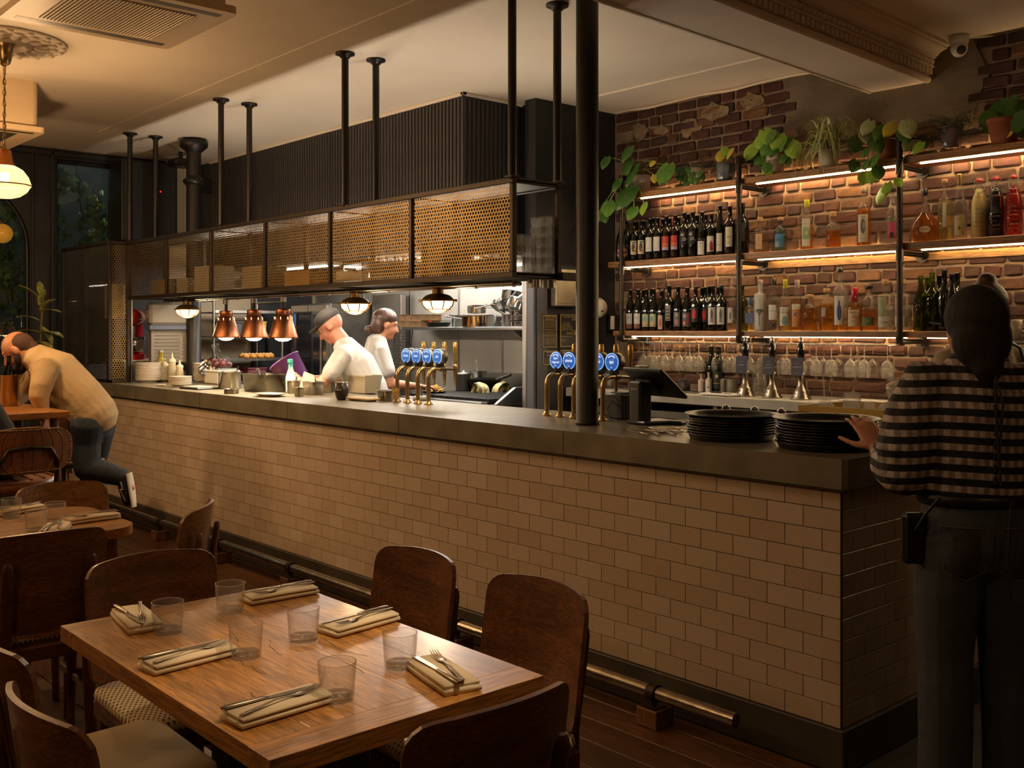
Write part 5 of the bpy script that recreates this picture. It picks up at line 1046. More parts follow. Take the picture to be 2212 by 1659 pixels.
# pan shelf
SZ = 1.545
sh = thing('pan_shelf', 'steel wall shelf above the char grill piled with saucepans', 'shelf', (0, 0, 0)); sx0, sx1 = ony(868, 708, 2.22).x, -3.63
MB().box((sx0, 2.22, SZ - .025), (sx1, WY - .006, SZ), .003).build('shelf_board', STEEL, sh); bx = ony(1112, 760, 2.3).x
MB().add([(bx - .02, WY - .007, SZ - .26), (bx + .02, WY - .007, SZ - .26), (bx - .02, WY - .007, SZ - .025), (bx + .02, WY - .007, SZ - .025), (bx - .02, 2.26, SZ - .025), (bx + .02, 2.26, SZ - .025)], [(0,1,3,2), (0,2,4), (1,5,3), (0,4,5,1), (2,3,5,4)]).build('bracket', STEEL, sh)
PANM = [POLISH, STEEL, mat('copper_tint_steel', 'c0935c', .2, 1.)]
def saucepan(px, py, y, r, h, m, label, rz=0., tilt=(0, 0), up=True, hl=.17):
    p = ony(px, py, y); t = thing('saucepan', label, 'pan', (p.x, y, p.z), 0, 'saucepans piled on the steel shelf', Euler((tilt[0] + (0 if up else PI), tilt[1], rz)))
    MB().lathe([(0, 0), (r * .94, 0), (r, .006), (r, h), (r * 1.03, h + .002), (r * .985, h + .002), (r * .97, .008), (0, .008)], 26).build('pan_body', m, t)
    MB().tube([(r * .98, 0, h * .78), (r + .03, 0, h * .82), (r + hl, 0, h * 1.05)], [(.007, .012), (.006, .008), (.006, .011)], 8).build('pan_handle', POLISH, t); return t
sp = [(1000, 703, 2.40, .095, .10, 0, 2.9), (1019, 703, 2.30, .085, .085, 2, 3.5), (1068, 703, 2.42, .09, .09, 0, .4), (1106, 704, 2.34, .085, .10, 1, 3.2), (1085, 704, 2.48, .08, .075, 0, 2.7), (1128, 704, 2.32, .095, .04, 0, 3.1), (1128, 693, 2.32, .095, .04, 1, 3.4), (1127, 682, 2.32, .094, .04, 0, 2.9), (1045, 702, 2.46, .09, .10, 0, 3.3)]
for i, (px, py, y, r, h, m, rz) in enumerate(sp): saucepan(px, SZ and py, y, r, h, PANM[m], 'steel saucepan resting on the shelf above the grill', rz)
for o in [o for o in COL.objects if o.name.startswith('saucepan') and o.parent is None]:
    if pix(o.location)[1] > 699: o.location.z = SZ + .001
for px, py, y, r, h, m, rz, tl in ((1030, 676, 2.44, .08, .06, 0, .3, (.1, .05)), (1110, 672, 2.36, .085, .09, 0, 2.8, (.5, .2)), (1090, 662, 2.44, .075, .07, 1, 3.4, (-.4, .3)), (1128, 665, 2.40, .10, .09, 0, 3.0, (.9, -.2)), (1108, 650, 2.42, .10, .07, 0, 2.6, (.2, .1)), (1075, 668, 2.40, .07, .05, 0, 2.9, (.6, 0)), (1136, 655, 2.46, .09, .08, 1, 3.3, (-.6, .2))):
    saucepan(px, py, y, r, h, PANM[m], 'steel saucepan heaped askew on top of the pan pile', rz, tl, True, .2)
for px, lb, zz in ((905, 'brown baking tin on the pan shelf under another tin', SZ + .001), (908, 'brown baking tin stacked on top of another tin', SZ + .058)):
    p = ony(px, 700, 2.40); t = thing('baking_tin', lb, 'tin', (p.x, 2.40, zz)); g = MB(); g.box((-.16, -.10, 0), (.16, .10, .004)); 
    for a, c in (((-.17, -.11, 0), (.17, -.10, .055)), ((-.17, .10, 0), (.17, .11, .055)), ((-.17, -.10, 0), (-.16, .10, .055)), ((.16, -.10, 0), (.17, .10, .055))): g.box(a, c, .002)
    g.build('tin_body', mat('baked_tin', '8a6a44', .5, .5, var='5c432a', vs=14.), t); MB().box((-.178, -.118, .053), (.178, .118, .057), .001).build('rim', mat('baked_tin', '8a6a44'), t) if zz > SZ + .05 else MB().tube([(-.174, -.114, .055), (.174, -.114, .055), (.174, .114, .055), (-.174, .114, .055)], .003, 5, closed=True).build('rim', mat('baked_tin', '8a6a44'), t)
t = thing('frying_pan', 'black frying pan with red tape beside the baking tins', 'pan', (ony(950, 700, 2.36).x, 2.34, SZ + .001), 2.9); MB().lathe([(0, 0), (.09, 0), (.115, .04), (.117, .04), (.11, .036), (.088, .005), (0, .005)], 26).build('pan_body', ih, t); MB().tube([(.11, 0, .035), (.26, 0, .06)], .010, 8).build('pan_handle', ih, t); MB().tube([(.15, 0, .042), (.18, 0, .047)], .012, 8).build('red_tape', RED, t)
# hood, vent panel, oven, door, rack
hd = thing('extractor_hood', 'stainless extractor hood hanging over the cooking line', 'hood', (0, 0, 0)); MB().box((-5.9, 1.75, 1.93), (-3.64, 1.78, 2.11), .003).build('front_panel', STEEL, hd); MB().box((-5.9, 1.78, 2.06), (-3.64, WY - .006, 2.11)).build('canopy', STEEL, hd); MB().box((-5.9, 1.75, 1.915), (-3.64, 1.80, 1.932), .003).build('drip_channel', POLISH, hd)
MB().tube([(-5.7, 2.2, 2.04), (-3.9, 2.2, 2.04)], .02, 8).build('hood_lamp', glow('hood_lamp', 'fff6ea', 130.), hd)
vp = thing('vent_panel', 'steel appliance back panel with rows of louvre slots', 'panel', (0, 0, 0)); vx0, vx1 = -6.57, ony(866, 700, 2.5).x
MB().box((vx0, 2.5, .95), (vx1, 2.56, 1.86), .004).build('panel', STEEL, vp); lm = MB().box((0, -.008, 0), (.055, 0, .008), .003).mesh('louvre')
nx_ = 8
for i in range(nx_):
    for j in range(9): obj('louvre', lm, POLISH, vp, (vx0 + .10 + i * (vx1 - vx0 - .15) / nx_, 2.5, 1.42 + j * .022)); obj('louvre', lm, POLISH, vp, (vx0 + .10 + i * (vx1 - vx0 - .15) / nx_, 2.5, 1.15 + j * .022)) if i < 3 else None
cr = thing('cooling_rack', 'black wire cooling rack leaning behind the chef', 'rack', (ony(862, 760, 2.4).x, 2.38, .905), 0, None, (-.12, 0, 0)); g = MB()
for i in range(13): g.tube([(-.14 + i * .0233, 0, 0), (-.14 + i * .0233, 0, .62)], .002, 4)
for j in range(22): g.tube([(-.14, 0, j * .0295), (.14, 0, j * .0295)], .002, 4)
g.build('wire_grid', BLACKM, cr); MB().tube([(-.14, 0, 0), (.14, 0, 0), (.14, 0, .62), (-.14, 0, .62)], .004, 6, closed=True).build('rim', BLACKM, cr)
ov = thing('glass_oven', 'tall oven with glass door and glowing rack beside the dark door', 'oven', (-6.95, 2.02, 0)); MB().box((-.35, .03, .1), (.35, .58, 1.78), .006).build('case', DSTEEL, ov)
g = MB(); g.box((-.33, -.01, .75), (.33, .03, .80)); g.box((-.33, -.01, 1.70), (.33, .03, 1.76)); g.box((-.33, -.01, .80), (-.28, .03, 1.70)); g.box((.28, -.01, .80), (.33, .03, 1.70)); g.build('door_frame', POLISH, ov); MB().box((-.28, .005, .80), (.28, .012, 1.70)).build('door_glass', mat('oven_glass', '16161a', .08, coat=.5), ov); MB().tube([(.30, -.05, .9), (.30, -.05, 1.6)], .012, 8).build('handle', POLISH, ov); MB().box((-.27, -.012, 1.56), (-.24, -.009, 1.68)).build('blue_sticker', flat('3a6ab0'), ov)
d1 = struct(thing('door_1', 'dark grey kitchen door on the end wall', 'door', (WX, 0, 0))); MB().box((.002, 1.86, 0), (.045, 2.56, 2.05), .004).build('door_leaf', mat('door_grey', '34353a', .5), d1); MB().tube([(.05, 2.0, 1.25), (.09, 2.0, 1.25), (.09, 2.0, 1.55), (.05, 2.0, 1.55)], .01, 8).build('pull_handle', BLACKM, d1)
rk = thing('rack_trolley', 'tall steel rack trolley holding trays at the kitchen end', 'trolley', (-7.45, 1.50, 0))
for x in (-.26, .26):
    for y in (-.36, .36): MB().tube([(x, y, .06), (x, y, 1.80)], .014, 8).build('post', STEEL, rk)
for y in (-.36, .36): MB().tube([(-.26, y, 1.80), (.26, y, 1.80)], .014, 8).build('top_bar', STEEL, rk)
for z in (.5, .75, 1.0, 1.22, 1.45, 1.68):
    MB().box((-.25, -.35, z), (.25, .35, z + .012), .003).build('runner_tray', DSTEEL if z < 1.4 else STEEL, rk)
    MB().box((.245, -.35, z), (.255, .35, z + .03), .002).build('tray_lip', STEEL, rk)
for i in range(9):
    t = thing('bread_roll', 'golden bread roll on the rack trolley tray', 'bread', (-7.28 + (i % 2) * .07, 1.48 + (i // 2) * .075, 1.2345 + .0), 0, 'bread rolls on the trolley'); MB().ball((0, 0, .03), (.038, .038, .03), 12, 8).build('crust', mat('bread_crust', 'c08a3c', .6, var='a06a28', vs=20.), t); MB().ball((0, 0, .052), (.02, .02, .010), 8, 5).build('flour_cap', mat('flour', 'd8c49a', .9), t)
for i, (y, z, c, lb) in enumerate(((1.30, 1.0125, 'b8b4a8', 'pale plastic tub on the trolley below the bread rolls'), (1.62, 1.0125, '6a3038', 'dark red plastic tub on the trolley'), (1.36, 1.4625, '3a3a3c', 'black box on the upper trolley tray'), (1.70, 1.4625, 'd0b030', 'small yellow box on the upper trolley tray'))):
    t = thing('storage_tub', lb, 'tub', (-7.36, y, z)); k = .5 if i == 3 else 1; MB().box((-.12 * k, -.1 * k, 0), (.12 * k, .1 * k, .13), .012).build('tub_body', flat(c), t); MB().box((-.127 * k, -.107 * k, .125), (.127 * k, .107 * k, .14), .004).build('lid', flat(c), t)
# service shelf behind the pass (kitchen side) with mixer etc.
bxo = thing('steel_cabinet', 'low steel cabinet box that carries the red mixer', 'cabinet', (-7.14, .22, 1.0805)); MB().box((-.22, -.02, 0), (.20, .34, .165), .006).build('case', STEEL, bxo); MB().box((-.23, -.03, .165), (.21, .35, .178), .003).build('white_top', WHITE, bxo)
mx = thing('stand_mixer', 'bright red stand mixer with steel bowl hook', 'mixer', (-7.12, .36, 1.259), -.55); RD = mat('mixer_red', 'b3121c', .18, coat=.6)
MB().prism([(.13 * math.cos(a * PI / 10) * 1.35, .095 * math.sin(a * PI / 10)) for a in range(20)], 0, .045).build('base', RD, mx)
MB().tube([(-.12, 0, .03), (-.12, 0, .18), (-.11, 0, .30)], [(.055, .05), (.045, .045), (.06, .055)], 14).build('column', RD, mx)
MB().tube([(-.20, 0, .36), (-.17, 0, .365), (-.10, 0, .375), (.05, 0, .37), (.15, 0, .355), (.175, 0, .35)], [.03, .068, .078, .075, .062, .035], 18).build('motor_head', RD, mx); MB().tube([(.175, 0, .35), (.19, 0, .35)], .03, 14).build('hub', POLISH, mx); MB().box((-.19, -.0785, .345), (.15, .0785, .360), .004).build('trim_band', STEEL, mx)
MB().lathe([(0, .05), (.055, .052), (.085, .08), (.10, .14), (.102, .20), (.099, .20), (.095, .14), (.05, .06), (0, .058)], 24, Tm(.08)).build('bowl', POLISH, mx); MB().tube([(.08, 0, .31), (.08, 0, .14)], [.025, .012], 10).build('whisk_shaft', STEEL, mx)
sc_ = thing('food_slicer', 'grey and white counter machine with sloped feed and wire guard', 'machine', (-6.80, .55, CT + .0005 - .22), -.30); GREY = mat('machine_grey', '8d9096', .4); LGREY = mat('machine_white', '9f9d98', .4)
MB().box((-.14, -.16, .22), (.14, .16, .30), .012).build('base', STEEL, sc_); MB().add([(-.13, -.17, .30), (.13, -.17, .38), (.13, -.17, .66), (-.13, -.17, .66), (-.13, .15, .30), (.13, .15, .38), (.13, .15, .66), (-.13, .15, .66)], [(0,1,2,3), (4,7,6,5), (0,3,7,4), (1,5,6,2), (3,2,6,7), (0,4,5,1)]).build('front_cover', LGREY, sc_)
MB().box((-.17, -.19, .66), (.20, .18, .70), .006).build('blue_shelf', mat('machine_blue', '6c7a96', .5), sc_); MB().box((-.17, -.19, .70), (.20, .18, .90), .025).build('motor_housing', LGREY, sc_); MB().box((-.04, -.193, .76), (.08, -.189, .83)).build('rating_plate', WHITE, sc_)
g = MB()
for i in range(8): g.tube([(.14 + .012 * i, -.15, .40 + .03 * i), (.24, -.15, .40 + .03 * i), (.24, .1, .40 + .03 * i)], .003, 5)
g.build('wire_guard', POLISH, sc_)
t = thing('squash_bottle', 'yellow-green oil bottle behind the plate stacks', 'bottle', (ony(349, 770, .42).x, .42, 1.0)); MB().lathe([(0, 0), (.04, 0), (.042, .01), (.042, .16), (.018, .21), (.016, .25), (0, .25)], 18).build('bottle_body', mat('oil_yellow', 'b8a81c', .25), t); MB().cyl((0, 0, .25), (0, 0, .27), .019).build('cap', WHITE, t); t.location.z = CT + .0005
for i, (x, y) in enumerate(((-6.4, 1.62), (-4.6, 1.60))):
    t = thing('kitchen_panel_light', ('bright panel light on the kitchen ceiling near the glass oven', 'bright panel light on the kitchen ceiling above the chef with the bun')[i], 'light', (x, y, 2.119)); MB().box((-.55, -.09, -.03), (.55, .09, 0), .004).build('housing', WHITE, t); MB().box((-.52, -.07, -.034), (.52, .07, -.030)).build('diffuser', glow('panel_diffuser', 'fff6ea', 62.), t)
p = ony(478, 790, .60); t = thing('white_tub', 'white plastic tub behind the pots carrying a bag of red beans', 'tub', (p.x, .60, CT + .0005)); MB().box((-.13, -.09, 0), (.13, .09, .11), .012).build('tub_body', WHITE, t); MB().box((-.137, -.097, .10), (.137, .097, .115), .004).build('rim', WHITE, t)
t = thing('bean_bag', 'clear plastic bag of dark red beans lying on the white tub', 'bag', (p.x + .01, .60, CT + .118)); g = MB()
for i in range(26): g.ball((R.uniform(-.09, .09), R.uniform(-.05, .05), .03 + R.uniform(0, .045)), (.03, .025, .022), 7, 5)
tag(g.build('beans', mat('red_beans', '4a1a22', .35, var='6a2a30', vs=60., bump=.8, bs=120.), t, recalc=False), kind='stuff'); MB().tube([(.05, 0, .06), (-.06, 0, .10), (-.12, .01, .16), (-.14, .01, .20)], [.055, .045, .025, .035], 10).build('bag_film', CLEAR_T, t)
t = thing('mixing_bowl', 'polished steel bowl tilted behind the bean bag', 'bowl', (p.x - .16, .62, CT + .12), 0, None, (.9, 0, .4)); MB().lathe([(0, 0), (.04, .003), (.085, .05), (.098, .09), (.096, .09), (.082, .052), (.038, .006), (0, .004)], 22).build('bowl', POLISH, t); MB().tube([(.098 * math.cos(a * PI / 10), .098 * math.sin(a * PI / 10), .09) for a in range(20)], .002, 5, closed=True).build('rolled_rim', POLISH, t); t.location.z = CT + .09
cf = thing('coffee_machine', 'black coffee machine on the back bar topped with white cups', 'coffee machine', (-.10, 2.33, BB + .0005)); MB().box((-.30, -.18, .05), (.34, .20, .365), .012).build('case', BLACKM, cf); MB().box((-.30, -.19, 0), (.34, .20, .05), .006).build('drip_base', STEEL, cf); MB().box((-.29, -.185, .29), (.33, -.18, .345), .002).build('front_band', STEEL, cf); text('PRO', .04, flat('b8b4ae'), cf, (-.14, -.1865, .318), (PI / 2, 0, 0))
cpm = MB().lathe([(0, 0), (.026, 0), (.03, .004), (.042, .055), (.043, .06), (.040, .06), (.027, .006), (0, .006)], 18).mesh('cup_wall'); chm = MB().tube([(.036, 0, .018), (.058, 0, .022), (.060, 0, .042), (.041, 0, .048)], .0045, 6).mesh('cup_handle')
for i in range(6):
    for k in range(2): t = thing('coffee_cup', 'white coffee cup stacked on top of the coffee machine', 'cup', (-.34 + i * .10, 2.24, BB + .367 + k * .045), R.uniform(-.5, .5), 'cups on the coffee machine'); obj('cup_wall', cpm, CHINA, t); obj('cup_handle', chm, CHINA, t)
# ================================================================ ON THE ZINC WORKTOP
Z0 = CT + .0005
def at(px, py): p = onz(px, py, CT); return Vector((p.x, p.y, Z0))
# beer taps
FACE = mat('tap_badge_face', '2f66b8', .3, emit=.9, ecol='2458a8'); RING = mat('tap_badge_ring', '7fb0e8', .3, emit=1.2, ecol='6aa0e0'); LIT = glow('lit_lettering', 'eef4ff', 1.6); BODY = mat('badge_body', '6d665c', .3, .8); WOODH = mat('tap_handle_brass', 'c09a58', .3, .8)
def beer_tap(x, y, words, label):
    t = thing('beer_tap', label, 'beer tap', (x, y, Z0))
    MB().lathe([(0, 0), (.026, 0), (.026, .004), (.018, .012), (.014, .022), (0, .022)], 20).build('base_flange', BRASS, t)
    MB().tube([(0, 0, .01), (0, 0, .16)] + [(0, .05 * (1 - math.cos(a)), .16 + .05 * math.sin(a)) for a in [i * PI / 16 for i in range(1, 9)]] + [(0, .10, .21)], .0125, 14).build('swan_pipe', BRASS, t)
    MB().tube([(0, .085, .21), (0, .115, .21)], .017, 14).build('clamp', BODY, t); MB().box((-.012, .06, .222), (.012, .11, .245), .003).build('badge_mount', BLACKM, t)
    g = MB().lathe([(0, 0), (.040, 0), (.046, .006), (.046, .045), (.040, .052), (0, .052)], 28, Tm(0, .115, .282, PI / 2)).build('badge', BODY, t)
    MB().lathe([(.038, .052), (.0445, .0525), (.0445, .050)], 28, Tm(0, .115, .282, PI / 2)).build('badge_ring', RING, g)
    MB().lathe([(0, .0528), (.039, .0524)], 28, Tm(0, .115, .282, PI / 2)).build('badge_face', FACE, g)
    MB().tube([(.030 * math.cos(a), .0618, .282 + .030 * math.sin(a)) for a in [PI * .25 + i * PI / 20 for i in range(11)]], .0018, 5).build('badge_arc', LIT, g)
    for k, w in enumerate(words): text(w, .024 if len(words) == 1 else .018, LIT, g, (0, .0612, .283 + (.010 - .020 * k if len(words) > 1 else 0)), (PI / 2, 0, 0))
    text('hart', .007, LIT, g, (0, .0612, .255), (PI / 2, 0, 0))
    MB().tube([(0, .115, .21), (0, .19, .205)], .009, 10).build('faucet_arm', POLISH, t); MB().lathe([(0, .10), (.006, .10), (.010, .15), (.014, .19), (.016, .22), (.012, .235), (0, .235)], 14, Tm(0, .20, 0)).build('nozzle', BRASS, t)
    MB().lathe([(0, .235), (.009, .235), (.010, .26), (.008, .28), (.013, .30), (.014, .34), (.011, .365), (0, .368)], 14, Tm(0, .20, 0)).build('tap_handle', WOODH, t)
for x, w in ((-3.255, 'stout'), (-3.15, 'sour'), (-3.045, 'lager'), (-2.94, 'ipa')): beer_tap(x, .455, [w], 'brass beer tap reading %s in the group of four by the toothpicks' % w)
for x, w in ((-1.935, 'hart negroni'), (-1.838, 'stout'), (-1.741, 'pale'), (-1.640, 'lager'), (-1.543, 'ipa')): beer_tap(x, .455, w.split(), 'brass beer tap reading %s in the group of five by the iron column' % w)
# crockery on the pass: one object for each plate
def plate_mesh(r, h): return MB().lathe([(0, .003), (r * .55, 0), (r * .62, .003), (r * .92, h * .75), (r, h), (r * .985, h + .002), (r * .9, h * .82), (r * .6, .007), (0, .006)], 28).mesh('plate_body')
def stack(px, py, r, h, n, step, label, group, m=CHINA, dx=0):
    p = at(px, py); me = plate_mesh(r, h); fm_ = MB().lathe([(r * .56, -.001), (r * .60, -.001), (r * .60, .003), (r * .56, .003)], 22).mesh('foot_ring')
    for i in range(n):
        t = thing('dinner_plate', label, 'plate', (p.x + R.uniform(-.003, .003), p.y + R.uniform(-.003, .003), Z0 + .001 + i * step), R.uniform(0, 3), group); obj('plate_body', me, m, t); obj('foot_ring', fm_, m, t)
stack(289, 820, .125, .030, 13, .0125, 'cream plate in the stack against the mesh cabinet', 'plates stacked against the mesh cabinet')
stack(320, 826, .105, .026, 12, .0125, 'cream plate in the second stack along the pass', 'plates of the second stack')
stack(362, 824, .115, .022, 11, .011, 'cream plate in the stack below the squeeze bottles', 'plates below the squeeze bottles')
stack(390, 835, .085, .020, 7, .0095, 'small cream plate in the lowest stack on the pass', 'small plates of the low stack')
stack(445, 826, .105, .022, 13, .0115, 'white plate in the stack under the first heat lamp', 'plates under the first heat lamp')
t = thing('side_dish', 'tiny cream dish beside the low plate stack', 'dish', at(348, 834)); MB().lathe([(0, .002), (.03, 0), (.04, .014), (.038, .014), (.028, .005), (0, .006)], 18).build('dish_body', CHINA, t); MB().lathe([(.016, -.0005), (.02, -.0005), (.02, .002)], 14).build('foot_ring', CHINA, t)
SQ = mat('milky_plastic', 'cdbf9d', .45, trans=.2)
for i, (px, py, k) in enumerate(((357, 800, 1), (372, 798, 1.25), (388, 801, .95))):
    p = ony(px, 760, .42); t = thing('squeeze_bottle', ('short squeeze sauce bottle nearest the second plate stack', 'tallest of three squeeze sauce bottles', 'squeeze sauce bottle beside the tilted pan')[i], 'bottle', (p.x, .42, Z0)); MB().lathe([(0, 0), (.03, 0), (.032, .004), (.032, .10 * k), (.028, .12 * k), (.028, .135 * k), (0, .135 * k)], 18).build('bottle_body', SQ, t); MB().lathe([(.03, .135 * k), (.03, .15 * k), (.010, .165 * k), (.004, .20 * k), (0, .20 * k)], 16).build('nozzle_cap', mat('cream_cap', 'd8cda8', .4), t)
t = thing('bread_tray', 'dark tray of papers and cutlery in front of the white plates', 'tray', at(430, 840), .1); MB().box((-.13, -.09, 0), (.13, .09, .012), .004).build('tray', BLACKM, t); MB().box((-.11, -.07, .012), (.10, .07, .02), .002).build('paper', WHITE, t)
PANS = mat('pan_steel', 'b5ac9c', .22, 1., var='918878', vs=4.)
def open_pan(px, py, r, h, label, sq=False, w=None, d=None, rz=0., lip=.008, nm='steel_pan', m=PANS, cat='pan'):
    t = thing(nm, label, cat, at(px, py), rz)
    if not sq: MB().lathe([(0, 0), (r * .95, 0), (r, .005), (r, h), (r + lip, h + .001), (r + lip, h + .004), (r * .98, h + .004), (r * .965, .008), (0, .008)], 30).build('pan_wall', m, t)
    else:
        def ring(s, z): 
            o = []
            for cx, cy, a0 in ((w - .02, d - .02, 0), (-w + .02, d - .02, PI / 2), (-w + .02, -d + .02, PI), (w - .02, -d + .02, 1.5 * PI)):
                for k in range(5): a = a0 + k * PI / 8; o.append(((cx + .02 * math.cos(a)) * s, (cy + .02 * math.sin(a)) * s, z))
            return o
        rs = [ring(.86, 0), ring(.90, .004), ring(1, h), ring(1 + lip / w, h), ring(1 + lip / w, h + .003), ring(.985, h + .003), ring(.88, .007)]; v = sum(rs, []); f = [tuple(range(20))[::-1], tuple(range(120, 140))]
        for j in range(6): f += [(j * 20 + i, j * 20 + (i + 1) % 20, (j + 1) * 20 + (i + 1) % 20, (j + 1) * 20 + i) for i in range(20)]
        b_ = MB(); b_.add(v, f, True); b_.build('pan_wall', m, t)
    return t
t = open_pan(496, 840, .082, .125, 'tall steel stock pot beside the white plate stack'); MB().tube([(-.088, -.02, .10), (-.115, 0, .10), (-.088, .02, .10)], .004, 6).build('side_handle', PANS, t); MB().tube([(.03, .02, .03), (.06, .04, .17)], .006, 8).build('spoon', POLISH, t)
t = open_pan(500, 850, .05, .028, 'shallow gold-lit round tin in front of the stock pot'); MB().lathe([(0, .02), (.046, .02)], 20).build('filling', mat('sauce_cream', 'c8a870', .5), t)
t = open_pan(573, 846, 0, .125, 'large deep rectangular steel gastro pan under the heat lamps', True, .155, .10, .1); MB().tube([(-.05, .0, .08), (-.10, .01, .16), (-.13, .012, .15)], .007, 8).build('ladle_handle', BLACKM, t); MB().box((-.13, -.078, .085), (.13, .078, .09)).build('contents', mat('stew', '6a4a28', .4), t)
t = open_pan(634, 850, .042, .085, 'cylindrical steel insert pan behind the smallest pot'); MB().tube([(.0, .0, .02), (.03, .01, .12)], .004, 6).build('spoon', POLISH, t)
t = open_pan(646, 856, .030, .055, 'smallest steel pot on the pass'); MB().lathe([(0, .045), (.028, .045)], 16).build('sauce', mat('stew', '6a4a28'), t)
t = open_pan(677, 853, 0, .088, 'square steel insert pan next to the dark mug', True, .062, .055, .15); MB().box((-.05, -.044, .06), (.05, .044, .064)).build('contents', mat('sauce_cream', 'c8a870'), t)
t = open_pan(708, 848, .04, .10, 'narrow steel insert pan half behind the dark mug'); MB().lathe([(0, .08), (.036, .08)], 16).build('contents', mat('stew', '6a4a28'), t)
t = thing('serving_plate', 'oval white serving plate in front of the gastro pan', 'plate', at(583, 856), .1); pm = plate_mesh(.11, .018); o = obj('plate_body', pm, CHINA, t); o.scale = (1.15, .8, 1); MB().lathe([(.058, -.0006), (.064, -.0006), (.064, .003)], 20).build('foot_ring', CHINA, t)
t = thing('spray_bottle', 'white spray bottle with turquoise trigger under the heat lamp', 'bottle', (ony(628, 800, .46).x, .46, Z0), -.8); MB().lathe([(0, 0), (.034, 0), (.036, .005), (.036, .10), (.026, .14), (.015, .17), (.013, .19), (0, .19)], 20).build('bottle_body', WHITE, t)
TQ = mat('turquoise_plastic', '4fb8a8', .35); MB().cyl((0, 0, .185), (0, 0, .205), .016).box((-.02, -.012, .205), (.045, .012, .235), .005).build('spray_head', TQ, t); MB().add([(.018, -.006, .205), (.030, -.006, .205), (.040, -.006, .165), (.034, -.006, .165), (.018, .006, .205), (.030, .006, .205), (.040, .006, .165), (.034, .006, .165)], [(0,1,2,3), (4,7,6,5), (0,3,7,4), (1,5,6,2), (2,6,7,3), (0,4,5,1)]).build('trigger', TQ, t)
t = thing('menu_card', 'folded cream menu card standing among the pans', 'card', (ony(665, 823, .44).x, .44, Z0), .5); 
MB().add([(-.07, -.02, 0), (.07, -.02, 0), (.05, 0, .13), (-.03, 0, .155), (-.07, -.0185, 0), (.07, -.0185, 0), (.05, .0015, .13), (-.03, .0015, .155)], [(0,1,2,3), (7,6,5,4), (0,4,5,1), (1,5,6,2), (2,6,7,3), (3,7,4,0)]).build('front_leaf', mat('card_cream', 'd8c99c', .8), t); MB().add([(-.07, .05, 0), (.07, .05, 0), (.05, .002, .13), (-.03, .002, .155)], [(0, 1, 2, 3)]).build('back_leaf', mat('card_cream', 'd8c99c'), t)
t = thing('travel_mug', 'black stemless insulated mug with white lettering', 'mug', at(738, 864), .35); MB().lathe([(0, 0), (.026, 0), (.034, .010), (.042, .04), (.043, .06), (.038, .105), (0, .105)], 26).build('mug_body', BLACKM, t); MB().lathe([(.038, .105), (.0385, .112), (.036, .114), (0, .112)], 26).build('steel_rim', POLISH, t); text('unearthed', .013, flat('d8d4c8'), t, (0, -.0432, .066), (PI / 2, 0, 0), wrap=.043); MB().ball((0, -.0405, .085), (.006, .003, .006), 8, 6).build('red_emblem', flat('b83a2a'), t)
t = thing('plastic_tub', 'large translucent white tub beside the mug', 'tub', at(786, 848), .05); w_, d_, h_ = .115, .075, .125
rim = [(-w_, -d_), (w_, -d_), (w_, d_), (-w_, d_)]; v = [(x * .84, y * .84, 0) for x, y in rim] + [(x, y, h_) for x, y in rim] + [(x * .97, y * .97, h_) for x, y in rim] + [(x * .82, y * .82, .004) for x, y in rim]
MB().add(v, [(3, 2, 1, 0)] + [(i, (i + 1) % 4, 4 + (i + 1) % 4, 4 + i) for i in range(4)] + [(4 + i, 4 + (i + 1) % 4, 8 + (i + 1) % 4, 8 + i) for i in range(4)] + [(8 + i, 8 + (i + 1) % 4, 12 + (i + 1) % 4, 12 + i) for i in range(4)] + [(12, 13, 14, 15)]).build('tub_wall', mat('milky_tub', 'd9cdb4', .45, trans=.15), t); MB().box((-w_ - .004, -d_ - .004, h_ - .012), (w_ + .004, -d_, h_ + .001), .002).build('rim_lip', mat('milky_tub', 'd9cdb4'), t)
t = thing('serving_board', 'long pale wooden serving board at the edge of the pass', 'board', at(783, 866), -.0); t.rotation_euler = (0, 0, .06); MB().box((-.125, -.045, .006), (.125, .045, .022), .008).build('board', wood('pale_board_wood', 'd0b684', 'b89a68', rough=.6), t); [MB().box((x - .01, -.03, 0), (x + .01, .03, .006)).build('runner', wood('pale_board_wood', 'd0b684', 'b89a68'), t) for x in (-.09, .09)]
t = open_pan(833, 866, 0, .062, 'small steel pan beside the toothpick jar', True, .045, .04, .1); MB().box((-.036, -.03, .04), (.036, .03, .043)).build('contents', mat('stew', '6a4a28'), t)
t = thing('toothpick_jar', 'small glass jar bristling with wooden sticks beside the taps', 'jar', at(855, 870)); MB().lathe([(0, 0), (.026, 0), (.027, .003), (.027, .05), (.025, .05), (.024, .006), (0, .006)], 18).build('jar_glass', TUMB, t); g = MB()
for i in range(40): a = R.uniform(0, 6.28); q = R.uniform(0, .014); l = R.uniform(0, .02); g.tube([(q * math.cos(a), q * math.sin(a), .008), ((q + l) * math.cos(a), (q + l) * math.sin(a), R.uniform(.075, .09))], .0013, 4)
tag(g.build('wooden_sticks', mat('stick_wood', 'c89a4c', .6), t, recalc=False), kind='stuff')
# receiving tray near the taps, small board behind
t = thing('steel_scale', 'round white scale base behind the first beer taps', 'scale', (ony(912, 858, .66).x, .655, Z0)); MB().lathe([(0, 0), (.055, 0), (.055, .02), (.045, .028), (0, .028)], 24).build('base', mat('scale_grey', '9c9a96', .4), t); MB().tube([(0, 0, .028), (0, 0, .09)], .006, 8).build('post', STEEL, t)
